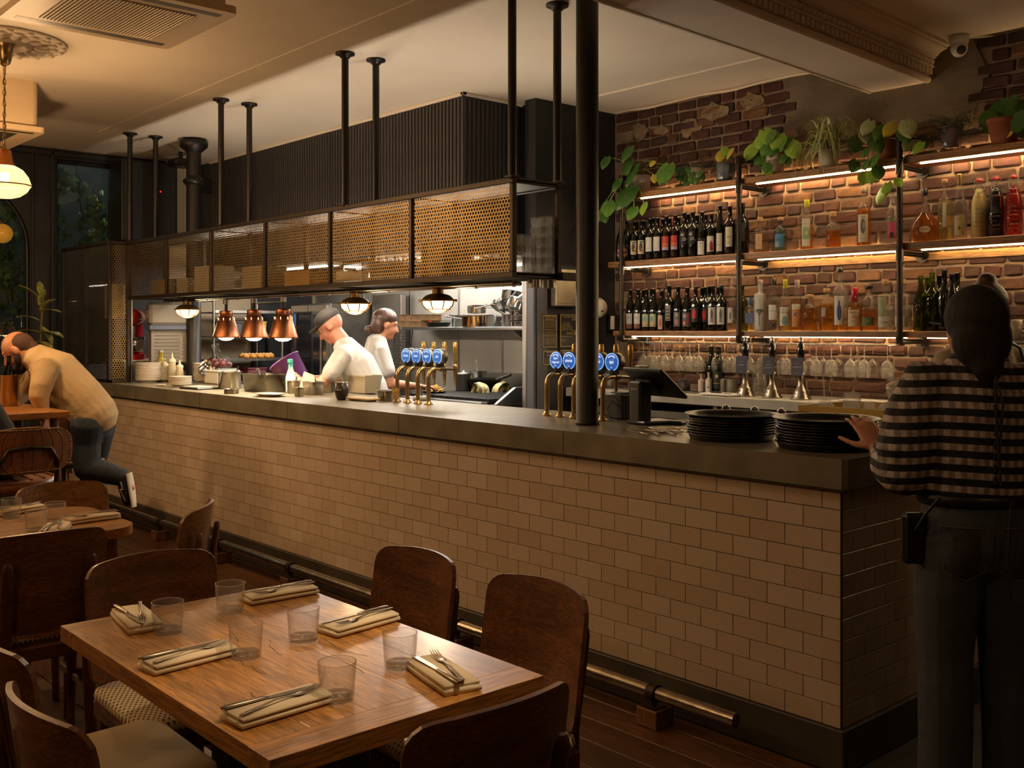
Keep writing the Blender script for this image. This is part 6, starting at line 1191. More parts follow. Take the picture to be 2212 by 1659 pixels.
# point of sale terminal and printer
pl = at(1383, 916); t = thing('till_terminal', 'black till terminal with tilted screen beside the iron column', 'till', pl, -.25)
MB().box((-.045, -.035, 0), (.045, .035, .20), .008).build('stand_column', mat('till_black', '121113', .4), t); MB().box((-.06, -.04, 0), (.09, .15, .018), .006).build('foot', mat('till_black', '121113'), t); text('lightspeed', .013, flat('b8b4ae'), t, (0, -.0355, .165), (PI / 2, 0, 0))
MB().box((-.155, -.010, -.10), (.155, .008, .10), .006, Tm(.045, .05, .195, .85, 0, 0)).build('screen', mat('till_black', '121113'), t); MB().box((-.06, -.025, -.05), (.06, -.008, .05), .006, Tm(.02, .045, .185, .85, 0, 0)).build('screen_mount', mat('till_black', '121113'), t)
pr = at(1330, 905); t = thing('receipt_printer', 'black receipt printer between the column and the till', 'printer', pr + Vector((.01, .06, 0)), -.2); MB().box((-.075, -.075, 0), (.075, .075, .125), .008).build('case', mat('till_black', '121113'), t); MB().box((-.055, -.05, .125), (.055, .0, .131), .002).build('lid', BLACK, t)
g = MB().tube([(.06, -.08, .09), (.03, -.10, .12), (-.03, -.11, .10), (-.05, -.10, .03), (0, -.10, .004), (.10, -.12, .004), (.20, -.10, .004)], .003, 6); g.tube([(.06, -.08, .06), (.02, -.095, .09), (-.02, -.10, .05), (.02, -.11, .004), (.14, -.15, .004)], .003, 6); g.build('cable', BLACK, t)
t = thing('card_reader', 'small dark card reader lying behind the till foot', 'reader', at(1450, 918) + Vector((0, .06, 0)), .3); MB().box((-.035, -.06, 0), (.035, .06, .018), .006).build('case', BLACKM, t); MB().box((-.028, -.0, .018), (.028, .05, .0195)).build('display', mat('reader_screen', '20262c', .1), t)
# cutlery lying by the till
def fork_mesh():
    m = MB(); m.tube([(0, -.10, .004), (0, -.06, .006), (0, -.02, .009), (0, .02, .006), (0, .035, .004)], [(.0018, .0055), (.0016, .0042), (.0016, .0028), (.0016, .004), (.0014, .009)], 8, ref=(0, 0, 1))
    m.tube([(0, .030, .004), (0, .050, .0035)], [(.0012, .009), (.0012, .0105)], 8, ref=(0, 0, 1))
    for k in range(4): m.tube([(-.0085 + k * .0057, .048, .0035), (-.0085 + k * .0057, .085, .0065), (-.008 + k * .0054, .098, .010)], [.0014, .0013, .0006], 5)
    return m
FORK = fork_mesh().mesh('fork_body'); KH = MB().tube([(0, -.11, .004), (0, -.10, .0045), (0, -.02, .0045), (0, -.012, .004)], [(.003, .005), (.0042, .0085), (.0035, .006), (.0025, .004)], 10, ref=(0, 0, 1)).mesh('handle'); KB = MB().add([(-.004, -.012, .003), (.007, -.012, .003), (.010, .03, .003), (.009, .09, .003), (.002, .108, .003), (-.004, .10, .003), (-.004, -.012, .0045), (.007, -.012, .0038), (.010, .03, .0035), (.009, .09, .0035), (.002, .108, .0035), (-.004, .10, .0048)], [(5,4,3,2,1,0), (6,7,8,9,10,11)] + [(i, (i + 1) % 6, 6 + (i + 1) % 6, 6 + i) for i in range(6)]).mesh('blade')
CUT = mat('worn_cutlery', 'b9ab98', .22, 1.)
def fork(loc, rz, label, group=None, rx=0, ry=0):
    t = thing('fork', label, 'fork', loc, 0, group, (rx, ry, rz)); obj('fork_body', FORK, CUT, t); MB().ball((0, -.102, .004), (.006, .006, .002), 8, 4).build('handle_end', CUT, t); return t
def knife(loc, rz, label, group=None, rx=0, ry=0):
    t = thing('table_knife', label, 'knife', loc, 0, group, (rx, ry, rz)); obj('handle', KH, CUT, t); obj('blade', KB, CUT, t); return t
for i in range(9): knife(at(1372 + i * 10, 936 - (i % 3) * 4) + Vector((0, .02, .002 * (i % 3))), 1.4 + R.uniform(-.5, .4), 'steel table knife in the loose pile by the till', 'loose cutlery by the till')
# stacks of black trays, one object for each tray
TRAY = mat('black_tray', '0e0d0d', .3, coat=.2); TCORK = mat('tray_grip', '3a2f28', .85, bump=.3, bs=200.)
def tray_parts(r, top):
    e = .012 if top else 0; h = .030 if top else .026
    b_ = MB().lathe([(0, 0), (r * .90, 0), (r * .93, .004), (r * .965, h * .75), (r + e, h - .003), (r + e, h), (r * .955 + e, h - .001), (r * .915, .006), (0, .004)], 44).mesh('tray_body')
    return b_, MB().lathe([(0, .0045), (r * .90, .0055)], 40).mesh('grip_surface')
def tray_stack(x, y, n, r, names):
    bm2, sm2 = tray_parts(r, False); bt, stp = tray_parts(r, True)
    for i in range(n):
        top = i == n - 1; t = thing('serving_tray', names[1] if top else names[0], 'tray', (x + R.uniform(-.003, .003), y + R.uniform(-.003, .003), Z0 + i * .0105), R.uniform(0, 3), None if top else names[2])
        obj('tray_body', bt if top else bm2, TRAY, t); obj('grip_surface', stp if top else sm2, TCORK, t)
tray_stack(-.634, .243, 8, .178, ('round black tray in the lower stack by the loose cutlery', 'topmost round black tray of the stack by the loose cutlery', 'trays stacked by the loose cutlery'))
tray_stack(-.205, .243, 9, .185, ('round black tray in the stack under the ringed hand', 'topmost round black tray touched by the ringed hand', 'trays stacked under the hand'))
# glass crate on the return
cx_, cy_ = -.42, .90; t = thing('glass_crate', 'yellow plastic glass-washer crate of upturned glasses', 'crate', (cx_, cy_, Z0)); YC = mat('crate_yellow', 'b89a4c', .5)
for a, c in (((-.20, -.20, 0), (.20, -.19, .03)), ((-.20, .19, 0), (.20, .20, .03)), ((-.20, -.19, 0), (-.19, .19, .03)), ((.19, -.19, 0), (.20, .19, .03)), ((-.20, -.20, .085), (.20, -.19, .115)), ((-.20, .19, .085), (.20, .20, .115)), ((-.20, -.19, .085), (-.19, .19, .115)), ((.19, -.19, .085), (.20, .19, .115))): MB().box(a, c, .003).build('crate_rail', YC, t)
for i in range(7):
    for s_ in (-.195, .195): MB().box((-.197 + i * .0645, s_ - .004, .03), (-.187 + i * .0645, s_ + .004, .085)).build('crate_slat', YC, t); MB().box((s_ - .004, -.197 + i * .0645, .03), (s_ + .004, -.187 + i * .0645, .085)).build('crate_slat', YC, t)
g = MB()
for i in range(9): g.box((-.19, -.19 + i * .0475 - .003, .003), (.19, -.19 + i * .0475 + .003, .010)); g.box((-.19 + i * .0475 - .003, -.19, .003), (-.19 + i * .0475 + .003, .19, .010))
g.build('base_grid', YC, t)
for x, y, k, tl, lb in ((-.12, -.13, 1.15, .12, 'upturned wine glass with its foot in the air at the crate corner'), (.10, .06, 1.05, -.35, 'upturned wine glass leaning behind the pint glass')):
    t = thing('wine_glass', lb, 'glass', (cx_ + x, cy_ + y, Z0 + .011 + .205 * k), 0, None, (PI + tl, 0, 0)); wine_glass(t, k, RIMG)
def pint(x, y, z, label, k=1., tilt=0., group=None):
    t = thing('pint_glass', label, 'glass', (x, y, z + .145 * k), 0, group, (PI + tilt, 0, 0)); MB().lathe([(0, 0), (.030 * k, 0), (.031 * k, .004), (.042 * k, .145 * k), (.039 * k, .145 * k), (.029 * k, .012), (0, .014)], 22).build('glass_wall', RIMG, t); MB().tube([(.0405 * k * math.cos(a * PI / 10), .0405 * k * math.sin(a * PI / 10), .145 * k) for a in range(20)], .0018, 5, closed=True).build('rim', RIMG, t); return t
pint(cx_ + .0, cy_ - .10, Z0 + .011, 'upturned pint glass standing in the yellow crate', 1.1)
pint(cx_ + .12, cy_ - .12, Z0 + .011, 'upturned short tumbler low in the yellow crate', .7)
pint(cx_ - .02, cy_ + .08, Z0 + .011, 'upturned tumbler at the back of the yellow crate', .8)
pint(cx_ + .13, cy_ - .0, Z0 + .06, 'tilted tumbler propped high in the yellow crate', 1., .6)
# glasses and boxes stored in the gantry
GS = GZ0 + .0245
TB = MB().lathe([(0, 0), (.026, 0), (.028, .004), (.034, .082), (.032, .082), (.026, .010), (0, .012)], 12).mesh('glass_wall'); TR = MB().tube([(.033 * math.cos(a * PI / 6), .033 * math.sin(a * PI / 6), .082) for a in range(12)], .0015, 4, closed=True).mesh('rim')
for ix in range(15):
    for iy in range(2):
        if ix in (7,): continue
        x = -1.90 - ix * .082 if ix < 7 else -2.74 - (ix - 8) * .082
        for k in range(3 if ix < 7 else 2):
            t = thing('stacked_tumbler', 'clear tumbler in the stacks behind the brass mesh', 'glass', (x, .22 + iy * .085, GS + k * .055), 0, 'tumblers stacked in the gantry'); obj('glass_wall', TB, RIMG, t); obj('rim', TR, RIMG, t)
for k in range(5):
    for x in (-1.872, -1.945):
        t = thing('stacked_tumbler', 'clear tumbler in the tall stacks at the open gantry end', 'glass', (x, .395, GS + k * .052), 0, 'tumblers at the open gantry end'); obj('glass_wall', TB, RIMG, t); obj('rim', TR, RIMG, t)
for i, (x, w, h, c, lb) in enumerate(((-2.56, .10, .20, '8a8278', 'grey carton between glass stacks behind the mesh'), (-4.0, .16, .10, 'a07a48', 'brown carton behind the mesh over the middle heat lamp'), (-4.62, .14, .16, '9a8c78', 'pale carton behind the mesh by the fluorescent glow'), (-5.4, .13, .20, 'b0a48e', 'tall pale carton in the second gantry bay'), (-6.2, .15, .13, '8c8068', 'carton in the gantry bay by the mesh cabinet'), (-5.75, .10, .12, 'a39a86', 'small carton beside the gantry divider'))):
    t = thing('storage_carton', lb, 'box', (x, .29, GS)); MB().box((-w, -.10, 0), (w, .10, h), .004).build('carton_body', flat(c, .8), t); MB().box((-w, -.02, h), (w, .02, h + .002)).build('tape', flat('c8b890'), t)
# ================================================================ TABLES AND CHAIRS
def rrect(hw, hd, r, n=6):
    o = []
    for cx, cy, a0 in ((hw - r, hd - r, 0), (-hw + r, hd - r, PI / 2), (-hw + r, -hd + r, PI), (hw - r, -hd + r, 1.5 * PI)):
        for k in range(n + 1): a = a0 + k * PI / 2 / n; o.append((cx + r * math.cos(a), cy + r * math.sin(a)))
    return o
def back_fn(u, v):
    w, h, rc = .205, .168, .045
    vv = -math.cos(v * PI) * h; e = max(abs(vv) - (h - rc), 0); hw = w - (rc - math.sqrt(max(rc * rc - e * e, 0)))
    x = (u * 2 - 1) * hw; z = .645 + vv + .014 * (1 - (x / w) ** 2) * (1 if vv > 0 else -.6) * abs(vv) / h
    y = -.262 + .055 * (x / w) ** 2 - (z - .48) * .14 + .03
    n = Vector((-.11 * x / w / w, 1, .14)).normalized(); return (x, y, z), n
def chair_parts(t, ply, leg, seat):
    obj('backrest', chair_parts.back, ply, t)
    for sx in (-1, 1):
        x = sx * .135
        MB().tube([(x * 1.12, -.235, 0), (x * 1.05, -.225, .30), (x, -.235, .47), (x, -.262, .62), (x, -.275, .705), (x, -.277, .722), (x, -.279, .732)], [(.013, .020), (.014, .022), (.014, .023), (.013, .022), (.013, .021), (.011, .017), (.006, .009)], 10, ref=(0, 1, 0)).build('rear_leg', leg, t)
        MB().tube([(sx * .185, .195, 0), (sx * .19, .19, .42)], [.015, .020], 8).build('front_leg', leg, t)
        MB().box((sx * .17 - .012, -.22, .375), (sx * .17 + .012, .20, .425), .004).build('side_rail', leg, t)
        MB().box((sx * .165 - .010, -.22, .20), (sx * .165 + .010, .19, .23), .004).build('stretcher', leg, t)
    MB().box((-.18, .18, .375), (.18, .205, .425), .004).build('front_rail', leg, t); MB().box((-.15, -.235, .375), (.15, -.21, .425), .004).build('back_rail', leg, t)
    sh = [(x * (1 - .06 * (yy < 0)), yy) for x, yy in rrect(.212, .212, .05)]
    MB().prism(sh, .425, .438).build('seat_board', leg, t)
    def cf(k, z): return [(x * k, yy * k, z) for x, yy in sh]
    rs = [cf(.97, .438), cf(1.0, .450), cf(.985, .466), cf(.90, .476), cf(.6, .482), cf(.25, .484)]; n = len(sh); v = sum(rs, []) + [(0, 0, .4845)]
    f = [(j * n + i, j * n + (i + 1) % n, (j + 1) * n + (i + 1) % n, (j + 1) * n + i) for j in range(5) for i in range(n)] + [(5 * n + i, 5 * n + (i + 1) % n, 6 * n) for i in range(n)]
    MB().add(v, f, True).build('seat_cushion', seat, t)
chair_parts.back = MB().slab(back_fn, 14, 16, .012).mesh('backrest')
def chair(x, y, rz, label, ply=PLY, leg=LEGW, seat=DOTS):
    t = thing('dining_chair', label, 'chair', (x, y, 0), rz); chair_parts(t, ply, leg, seat); return t
chair(-.72, -1.50, PI, 'walnut dining chair on the bar side of the big table, nearer the small table')
chair(-.195, -1.48, PI - .03, 'walnut dining chair on the bar side of the big table, farther from the small table')
chair(.16, -1.905, PI / 2, 'dining chair at the big table end that faces away from the small table')
chair(-1.00, -1.90, -PI / 2, 'dining chair with dotted seat at the big table end facing the small table')
chair(-.175, -2.31, .03, 'dining chair beside the big table, next to the towelling-covered one')
chair(-.655, -2.255, -.02, 'dining chair with towelling seat cover tucked beside the big table', seat=TOWEL)
chair(-2.10, -2.00, PI / 2 - .05, 'dining chair with dotted seat between the two tables, back to the big table')
chair(-2.72, -1.60, -PI / 2 + .05, 'pale oak dining chair at the small table on its leather bar chair side', PLYL, LEGL)
chair(-2.17, -1.57, 2.46, 'pale oak dining chair turned at an angle towards the foot rail', PLYL, LEGL)
# big table
tb = thing('dining_table', 'large oak table of jointed planks laid with glasses and napkins', 'table', (-.35, -1.94, 0)); TW, TD, TH = .558, .337, .75
ys = [-TD, -.205, -.07, .065, .20, TD]
for a, c in zip(ys, ys[1:]): MB().box((-TW + .085, a + .0004, TH - .040), (TW - .085, c - .0004, TH), .0004).build('top_plank', OAKTOP, tb)
for s in (-1, 1): MB().box((min(s * TW, s * (TW - .0845)), -TD, TH - .040), (max(s * TW, s * (TW - .0845)), TD, TH), .0008).build('end_board', OAKTOPY, tb)
g = MB()
for px in (((-.10, .02), (-.02, -.02), (.06, -.03)), ((-.05, -.10), (.05, -.125), (.16, -.12)), ((-.30, .06), (-.20, .05)), ((.1, .05), (.2, .06), (.3, .04)), ((-.2, -.03), (-.1, -.06)), ((.22, -.2), (.34, -.22)), ((0, .11), (.12, .10), (.2, .12))):
    q = [V2.lerp(W2, k / 5) for V2, W2 in zip([Vector(a) for a in px], [Vector(a) for a in px[1:]]) for k in range(5)]
    g.tube([(a.x, a.y + R.uniform(-.005, .005), TH + .0002) for a in q], [(.0002, R.uniform(.0003, .0013)) for a in q], 5)
g.build('wood_crack', mat('crack_dark', '2a180c', .7), tb)
for x in (-.22, .24):
    MB().box((x - .055, -.055, .02), (x + .055, .055, TH - .06), .004).build('pedestal', BLACKM, tb); MB().box((x - .06, -.27, 0), (x + .06, .27, .02), .004).build('foot_plate', BLACKM, tb); MB().box((x - .08, -.25, TH - .06), (x + .08, .25, TH - .040), .003).build('top_plate', BLACKM, tb)
# small table with round corners
t2 = thing('cafe_table', 'small oak table with rounded corners beside the pale chairs', 'table', (-2.43, -1.94, 0)); MB().prism(rrect(.33, .36, .13, 8), TH - .035, TH, sm=True).build('table_top', OAKTOPY, t2)
for x, y in ((-.24, -.27), (.24, -.27), (-.24, .27), (.24, .27)): MB().tube([(x * 1.08, y * 1.08, 0), (x, y, TH - .035)], [.017, .025], 8).build('leg', LEGL, t2)
MB().box((-.24, -.275, TH - .09), (.24, -.255, TH - .035)).box((-.24, .255, TH - .09), (.24, .275, TH - .035)).build('apron', LEGL, t2)
# place settings
ZT = TH + .0005
def napkin(x, y, rz, label, z=ZT):
    t = thing('folded_napkin', label, 'napkin', (x, y, z), rz); w, L = .043, .105; m = MB()
    for k, (z0, z1, sw) in enumerate(((0, .012, 1.), (.012, .021, .95))):
        pr = [(-w * sw, z0 + .001), (-w * sw * .5, z0), (w * sw * .6, z0), (w * sw, z0 + .002), (w * sw + .002, (z0 + z1) / 2), (w * sw, z1 - .001), (w * sw * .5, z1 + .0015), (-w * sw * .5, z1 + .001), (-w * sw, z1 - .001)]
        n = len(pr); v = [(a, -L + R.uniform(-.002, .002) + .004 * k, b_) for a, b_ in pr] + [(a * (1.03), 0, b_ * 1.06) for a, b_ in pr] + [(a, L + R.uniform(-.002, .002) - .003 * k, b_) for a, b_ in pr]
        f = [tuple(range(n)), tuple(range(2 * n, 3 * n))] + [(j * n + i, j * n + (i + 1) % n, (j + 1) * n + (i + 1) % n, (j + 1) * n + i) for j in range(2) for i in range(n)]; m.add(v, f, True)
        m.build('fold' if k else 'under_fold', CREAM, t); m = MB()
    return t
def setting(x, y, rz, who, flip=0, skew=.12, z=ZT):
    napkin(x, y, rz, 'folded cream napkin %s' % who, z); c, s = math.cos(rz), math.sin(rz); q = PI if flip else 0
    f = lambda a, b_: (x + c * a - s * b_, y + s * a + c * b_, z + .0222)
    fork(f(.014, .005), rz + q + skew, 'steel fork on the napkin %s' % who); knife(f(-.018, 0), rz + q - skew * .6, 'table knife on the napkin %s' % who)
setting(-.80, -2.12, PI / 2 - .15, 'laid along the big table end facing the small table', 1, -.2)
setting(-.785, -1.71, -.05, 'on the bar side corner towards the small table', 1, .1)
setting(-.385, -1.70, .12, 'before the first bar-side chair', 1, .08)
setting(-.41, -2.15, .08, 'opposite the first bar-side chair', 0, .1)
setting(.005, -2.15, .05, 'at the big table corner opposite the second bar-side chair', 0, .14)
setting(.075, -1.785, PI / 2 - .22, 'laid crosswise before the second bar-side chair', 0, -.12)
TG = MB().lathe([(0, 0), (.033, 0), (.036, .004), (.0405, .078), (.0388, .078), (.0345, .012), (0, .015)], 32).mesh('glass_wall'); TGR = MB().tube([(.0396 * math.cos(a * PI / 16), .0396 * math.sin(a * PI / 16), .078) for a in range(32)], .0011, 6, closed=True).mesh('rim'); TGB = MB().lathe([(0, .0015), (.031, .0015), (.0335, .006), (.031, .012), (0, .011)], 32).mesh('heavy_base')
BASEG = glass('glass_base', 'fbfaf6', .10, .03, .6, .14)
def tumbler(x, y, label, z=ZT):
    t = thing('tumbler', label, 'glass', (x, y, z)); obj('glass_wall', TG, TUMB, t); obj('rim', TGR, RIMG, t); obj('heavy_base', TGB, BASEG, t)
for px, py, who in ((362, 1366, 'by the napkin along the table end facing the small table'), (497, 1322, 'beside the napkin on the bar side corner towards the small table'), (655, 1382, 'beside the napkin before the first bar-side chair'), (531, 1418, 'standing nearest the middle of the big table'), (864, 1440, 'beside the crosswise napkin before the second bar-side chair'), (728, 1510, 'beside the napkin opposite the second bar-side chair')):
    p = onz(px, py, TH); tumbler(p.x, p.y, 'empty glass tumbler ' + who)
for px, py, who in ((24, 1118, 'beside the slanting napkin on the small table'), (78, 1148, 'between two napkins on the open edge of the small table'), (119, 1128, 'next to the straight napkin on the small table')):
    p = onz(px, py, TH); tumbler(p.x, p.y, 'empty glass tumbler ' + who)
p = onz(197, 1124, TH); setting(p.x, p.y, .1, 'lying straight by the rounded corner of the small table', 1, .06)
p = onz(118, 1150, TH); setting(p.x, p.y, 1.1, 'turned crosswise on the edge of the small table', 0, .1)
p = onz(42, 1108, TH); setting(p.x - .02, p.y, .35, 'slanting beside a tumbler on the small table', 0, .1)
# high table with wine cooler, leather bar chair, wooden stools
ht = thing('high_table', 'high oak bar table where the man leans', 'table', (-4.66, -1.59, 0)); MB().box((-.40, -.45, 1.012), (.40, .45, 1.05), .003).build('table_top', wood('light_oak', 'a87240', '8a5828', rough=.32, axis=1, coat=.3), ht)
for x in (-.34, .34):
    for y in (-.38, .38): MB().tube([(x * 1.1, y * 1.1, 0), (x, y, 1.012)], [.02, .026], 8).build('leg', LEGW, ht)
for y in (-.4, .4): MB().box((-.35, y - .012, .28), (.35, y + .012, .31)).build('foot_bar', LEGW, ht)
p = onz(33, 878, 1.05); t = thing('wine_cooler', 'brushed steel wine cooler holding a green bottle on the high table', 'cooler', (p.x - .06, p.y - .02, 1.0505)); MB().lathe([(0, 0), (.058, 0), (.060, .004), (.060, .19), (.062, .192), (.056, .192), (.054, .01), (0, .01)], 30).build('cooler_wall', mat('brushed_gold_steel', 'b09a76', .25, 1., var='8f7a58', vs=30., stretch=(1, 1, .02)), t)
bottle(0, 'low', 'burg', .30, .037, GREENC, 'green wine bottle leaning in the steel cooler', None, None, z=1.0625, y=p.y - .02, x=p.x - .055, name='wine_bottle')
p = onz(60, 872, 1.05); t = thing('wine_glass', 'stemmed wine glass beside the steel cooler on the high table', 'glass', (p.x - .1, p.y, 1.0505)); wine_glass(t, 1.05, RIMG)
LEATH = mat('tan_leather', '7d4a24', .4, var='65391a', vs=14., bump=.25, bs=80., coat=.15); TUBEM = mat('bronze_tube', '4a3c30', .35, .8); STUD = mat('brass_stud', 'b09468', .3, 1.)
bc = thing('leather_bar_chair', 'ribbed tan leather bar chair with studded back and metal frame', 'chair', (-3.76, -1.60, 0), PI / 2 + .05)
pr = [(.20 * math.cos(a * PI / 12), .20 * math.sin(a * PI / 12)) for a in range(24)]
MB().lathe([(0, .70), (.19, .70), (.215, .715), (.22, .74), (.205, .765), (.15, .772), (0, .775)], 30).build('seat_pad', LEATH, bc)
for i in range(6): MB().tube([(-.17 + .068 * i, -math.sqrt(max(.04 - (-.17 + .068 * i) ** 2, 0)), .768), (-.17 + .068 * i, 0, .777), (-.17 + .068 * i, math.sqrt(max(.04 - (-.17 + .068 * i) ** 2, 0)), .768)], .006, 6).build('seat_piping', LEATH, bc)
def bf(u, v):
    hw = .225 * max(.25, (1 - min(1, abs(v * 2 - 1)) ** 3.4) ** (1 / 3.4)); x = (u * 2 - 1) * hw; z = .92 + (v * 2 - 1) * .115; return (x, -.235 + .9 * x * x, z), Vector((-1.8 * x, 1, 0)).normalized()
MB().slab(bf, 18, 18, .035).build('back_pad', LEATH, bc)
for i in range(1, 9):
    u = i / 9; q = [Vector(bf(u, .08 + .84 * k / 6)[0]) + Vector((0, -.018, 0)) for k in range(7)]; MB().tube(q, .0045, 5).build('back_rib', LEATH, bc)
sm_ = MB().ball((0, 0, 0), .0045, 6, 4).mesh('stud'); ed = [(u / 34, v) for v in (.05, .95) for u in range(1, 34)] + [(u, v / 14) for u in (.03, .97) for v in range(1, 14)]
for u, v in ed: p_, n_ = bf(u, v); obj('stud', sm_, STUD, bc, Vector(p_) - n_ * .019)
for s in (-1, 1): MB().tube([(s * .20, .19, 0), (s * .18, .15, .69), (s * .17, 0, .70), (s * .165, -.16, .72), (s * .14, -.25, .86), (s * .10, -.262, .93), (0, -.265, .94)], .012, 8).tube([(s * .23, -.24, 0), (s * .17, -.12, .70)], .012, 8).build('tube_frame', TUBEM, bc)
MB().tube([(-.20, .18, .26), (.20, .18, .26), (.215, -.21, .26), (-.215, -.21, .26)], .010, 8, closed=True).build('foot_ring', TUBEM, bc)
def stool(x, y, label):
    t = thing('wooden_stool', label, 'stool', (x, y, 0)); MB().lathe([(0, .66), (.16, .66), (.17, .67), (.17, .69), (.16, .70), (0, .70)], 24).build('seat', LEGW, t)
    for k in range(4): a = k * PI / 2 + .6; MB().tube([(.21 * math.cos(a), .21 * math.sin(a), 0), (.12 * math.cos(a), .12 * math.sin(a), .66)], [.016, .014], 8).build('leg', LEGW, t)
    for z in (.22, .40): r_ = .20 - .13 * z; MB().tube([(r_ * math.cos(k * PI / 2 + .6), r_ * math.sin(k * PI / 2 + .6), z) for k in range(4)], .010, 6, closed=True).build('rung', LEGW, t)
stool(-5.75, -.80, 'dark wooden stool behind the leaning man'); stool(-4.86, -.90, 'dark wooden stool under the knee of the leaning man')
# ================================================================ PEOPLE
def remesh(b, voxel, name, smooth=4, fac=.5):
    me = b.mesh(name); o = bpy.data.objects.new('tmp', me); COL.objects.link(o)
    m = o.modifiers.new('r', 'REMESH'); m.mode = 'VOXEL'; m.voxel_size = voxel; m.use_smooth_shade = True
    if smooth: s = o.modifiers.new('s', 'SMOOTH'); s.iterations = smooth; s.factor = fac
    dg = bpy.context.evaluated_depsgraph_get(); r = bpy.data.meshes.new_from_object(o.evaluated_get(dg))
    bpy.data.objects.remove(o); bpy.data.meshes.remove(me); r.name = name
    r.polygons.foreach_set('use_smooth', [True] * len(r.polygons)); return r
V = Vector
def chain(b, pts, rs, n=14, ref=None):
    # rounded, closed limb through points
    pts = [V(p) for p in pts]; rs = [r if isinstance(r, (tuple, list)) else (r, r) for r in rs]
    d0 = (pts[0] - pts[1]).normalized(); d1 = (pts[-1] - pts[-2]).normalized()
    P = [pts[0] + d0 * rs[0][1] * .85, pts[0] + d0 * rs[0][1] * .5] + pts + [pts[-1] + d1 * rs[-1][1] * .5, pts[-1] + d1 * rs[-1][1] * .85]
    Q = [tuple(x * .45 for x in rs[0]), tuple(x * .85 for x in rs[0])] + rs + [tuple(x * .85 for x in rs[-1]), tuple(x * .45 for x in rs[-1])]
    b.tube(P, Q, n, True, ref=ref)
def hand(b, wrist, d, n, s, curl=.5, spread=.06, k=1., thumb=.5):
    wrist = V(wrist); d = V(d).normalized(); n = V(n); n = (n - d * n.dot(d)).normalized(); s = V(s); s = (s - d * s.dot(d) - n * s.dot(n)).normalized()
    chain(b, [wrist, wrist + d * .03 * k, wrist + d * .06 * k, wrist + d * .082 * k], [(.020 * k, .026 * k), (.015 * k, .034 * k), (.014 * k, .039 * k), (.011 * k, .038 * k)], 12, ref=n)
    for i, (off, L) in enumerate(((.029, .90), (.010, 1.0), (-.010, .95), (-.028, .76))):
        p = wrist + d * .080 * k + s * off * k; dd = (d + s * (off * spread * 30)).normalized(); pts = [p]
        for j, seg in enumerate((.042, .026, .021)):
            a = curl * (j + .6) * .75 + .05 * i; v = dd * math.cos(a) + n * math.sin(a); p = p + v * seg * L * k; pts.append(p)
        chain(b, pts, [.0085 * k, .0080 * k, .0074 * k, .0062 * k], 8)
    p = wrist + d * .025 * k + s * .028 * k; t = (d * (1 - thumb * .4) + s * thumb + n * .35).normalized()
    chain(b, [p, p + t * .035 * k, p + t * .060 * k + d * .010 * k, p + t * .078 * k + d * .022 * k], [.013 * k, .0105 * k, .0092 * k, .0075 * k], 8)
def head_parts(b, c, f, u, k=1., nose=True):
    # c: skull centre, f: forward, u: up
    f = V(f).normalized(); u = V(u); u = (u - f * u.dot(f)).normalized(); r = f.cross(u); c = V(c)
    Mx = Matrix((r, f, u)).transposed().to_4x4(); Mx.translation = c
    b.ball((0, -.012 * k, .022 * k), (.076 * k, .092 * k, .088 * k), 18, 12, Mx); b.ball((0, .018 * k, -.035 * k), (.060 * k, .072 * k, .070 * k), 16, 10, Mx)
    b.ball((0, .045 * k, -.085 * k), (.036 * k, .038 * k, .030 * k), 12, 8, Mx)
    if nose: chain(b, [Mx @ V((0, .080 * k, .010 * k)), Mx @ V((0, .095 * k, -.018 * k)), Mx @ V((0, .104 * k, -.034 * k))], [.009 * k, .011 * k, .013 * k], 8); chain(b, [Mx @ V((-.014 * k, .078 * k, -.062 * k)), Mx @ V((.014 * k, .078 * k, -.062 * k))], [.010 * k, .010 * k], 8)
    for s in (-1, 1): b.ball((s * .076 * k, -.008 * k, -.012 * k), (.010 * k, .020 * k, .030 * k), 8, 8, Mx); chain(b, [Mx @ V((s * .018 * k, .080 * k, .022 * k)), Mx @ V((s * .045 * k, .070 * k, .022 * k))], [.008 * k, .007 * k], 6)
    return Mx
def eyes(t, Mx, k=1.):
    for s in (-1, 1):
        e = MB().ball(tuple(Mx @ V((s * .030 * k, .066 * k, .006 * k))), .011 * k, 10, 8).build('eye', mat('eye_white', 'd8d0c8', .2), t); MB().ball(tuple(Mx @ V((s * .030 * k, .0748 * k, .006 * k))), .005 * k, 8, 6).build('iris', mat('eye_dark', '2a1a12', .1), e)
def torso(b, low, mid, chest, neckb, wl, wm, wc, ref, g=0.):
    chain(b, [low, mid, chest, neckb], [(wl[0] + g, wl[1] + g), (wm[0] + g, wm[1] + g), (wc[0] + g, wc[1] + g), (wc[0] * .55 + g, wc[1] * .62 + g)], 20, ref)
def person(label, px, Z, rz):
    p = CAM + ray(px, HY) * Z; t = thing('person', label, 'person', (p.x, p.y, 0), rz)
    iv = Matrix.Rotation(-rz, 3, 'Z')
    J = lambda x, y, z: iv @ (CAM + ray(x, y) * z - V((p.x, p.y, 0)))
    return t, J
RZC = math.atan2(RT.y, RT.x)           # local x = across the view, local y = away from the viewer
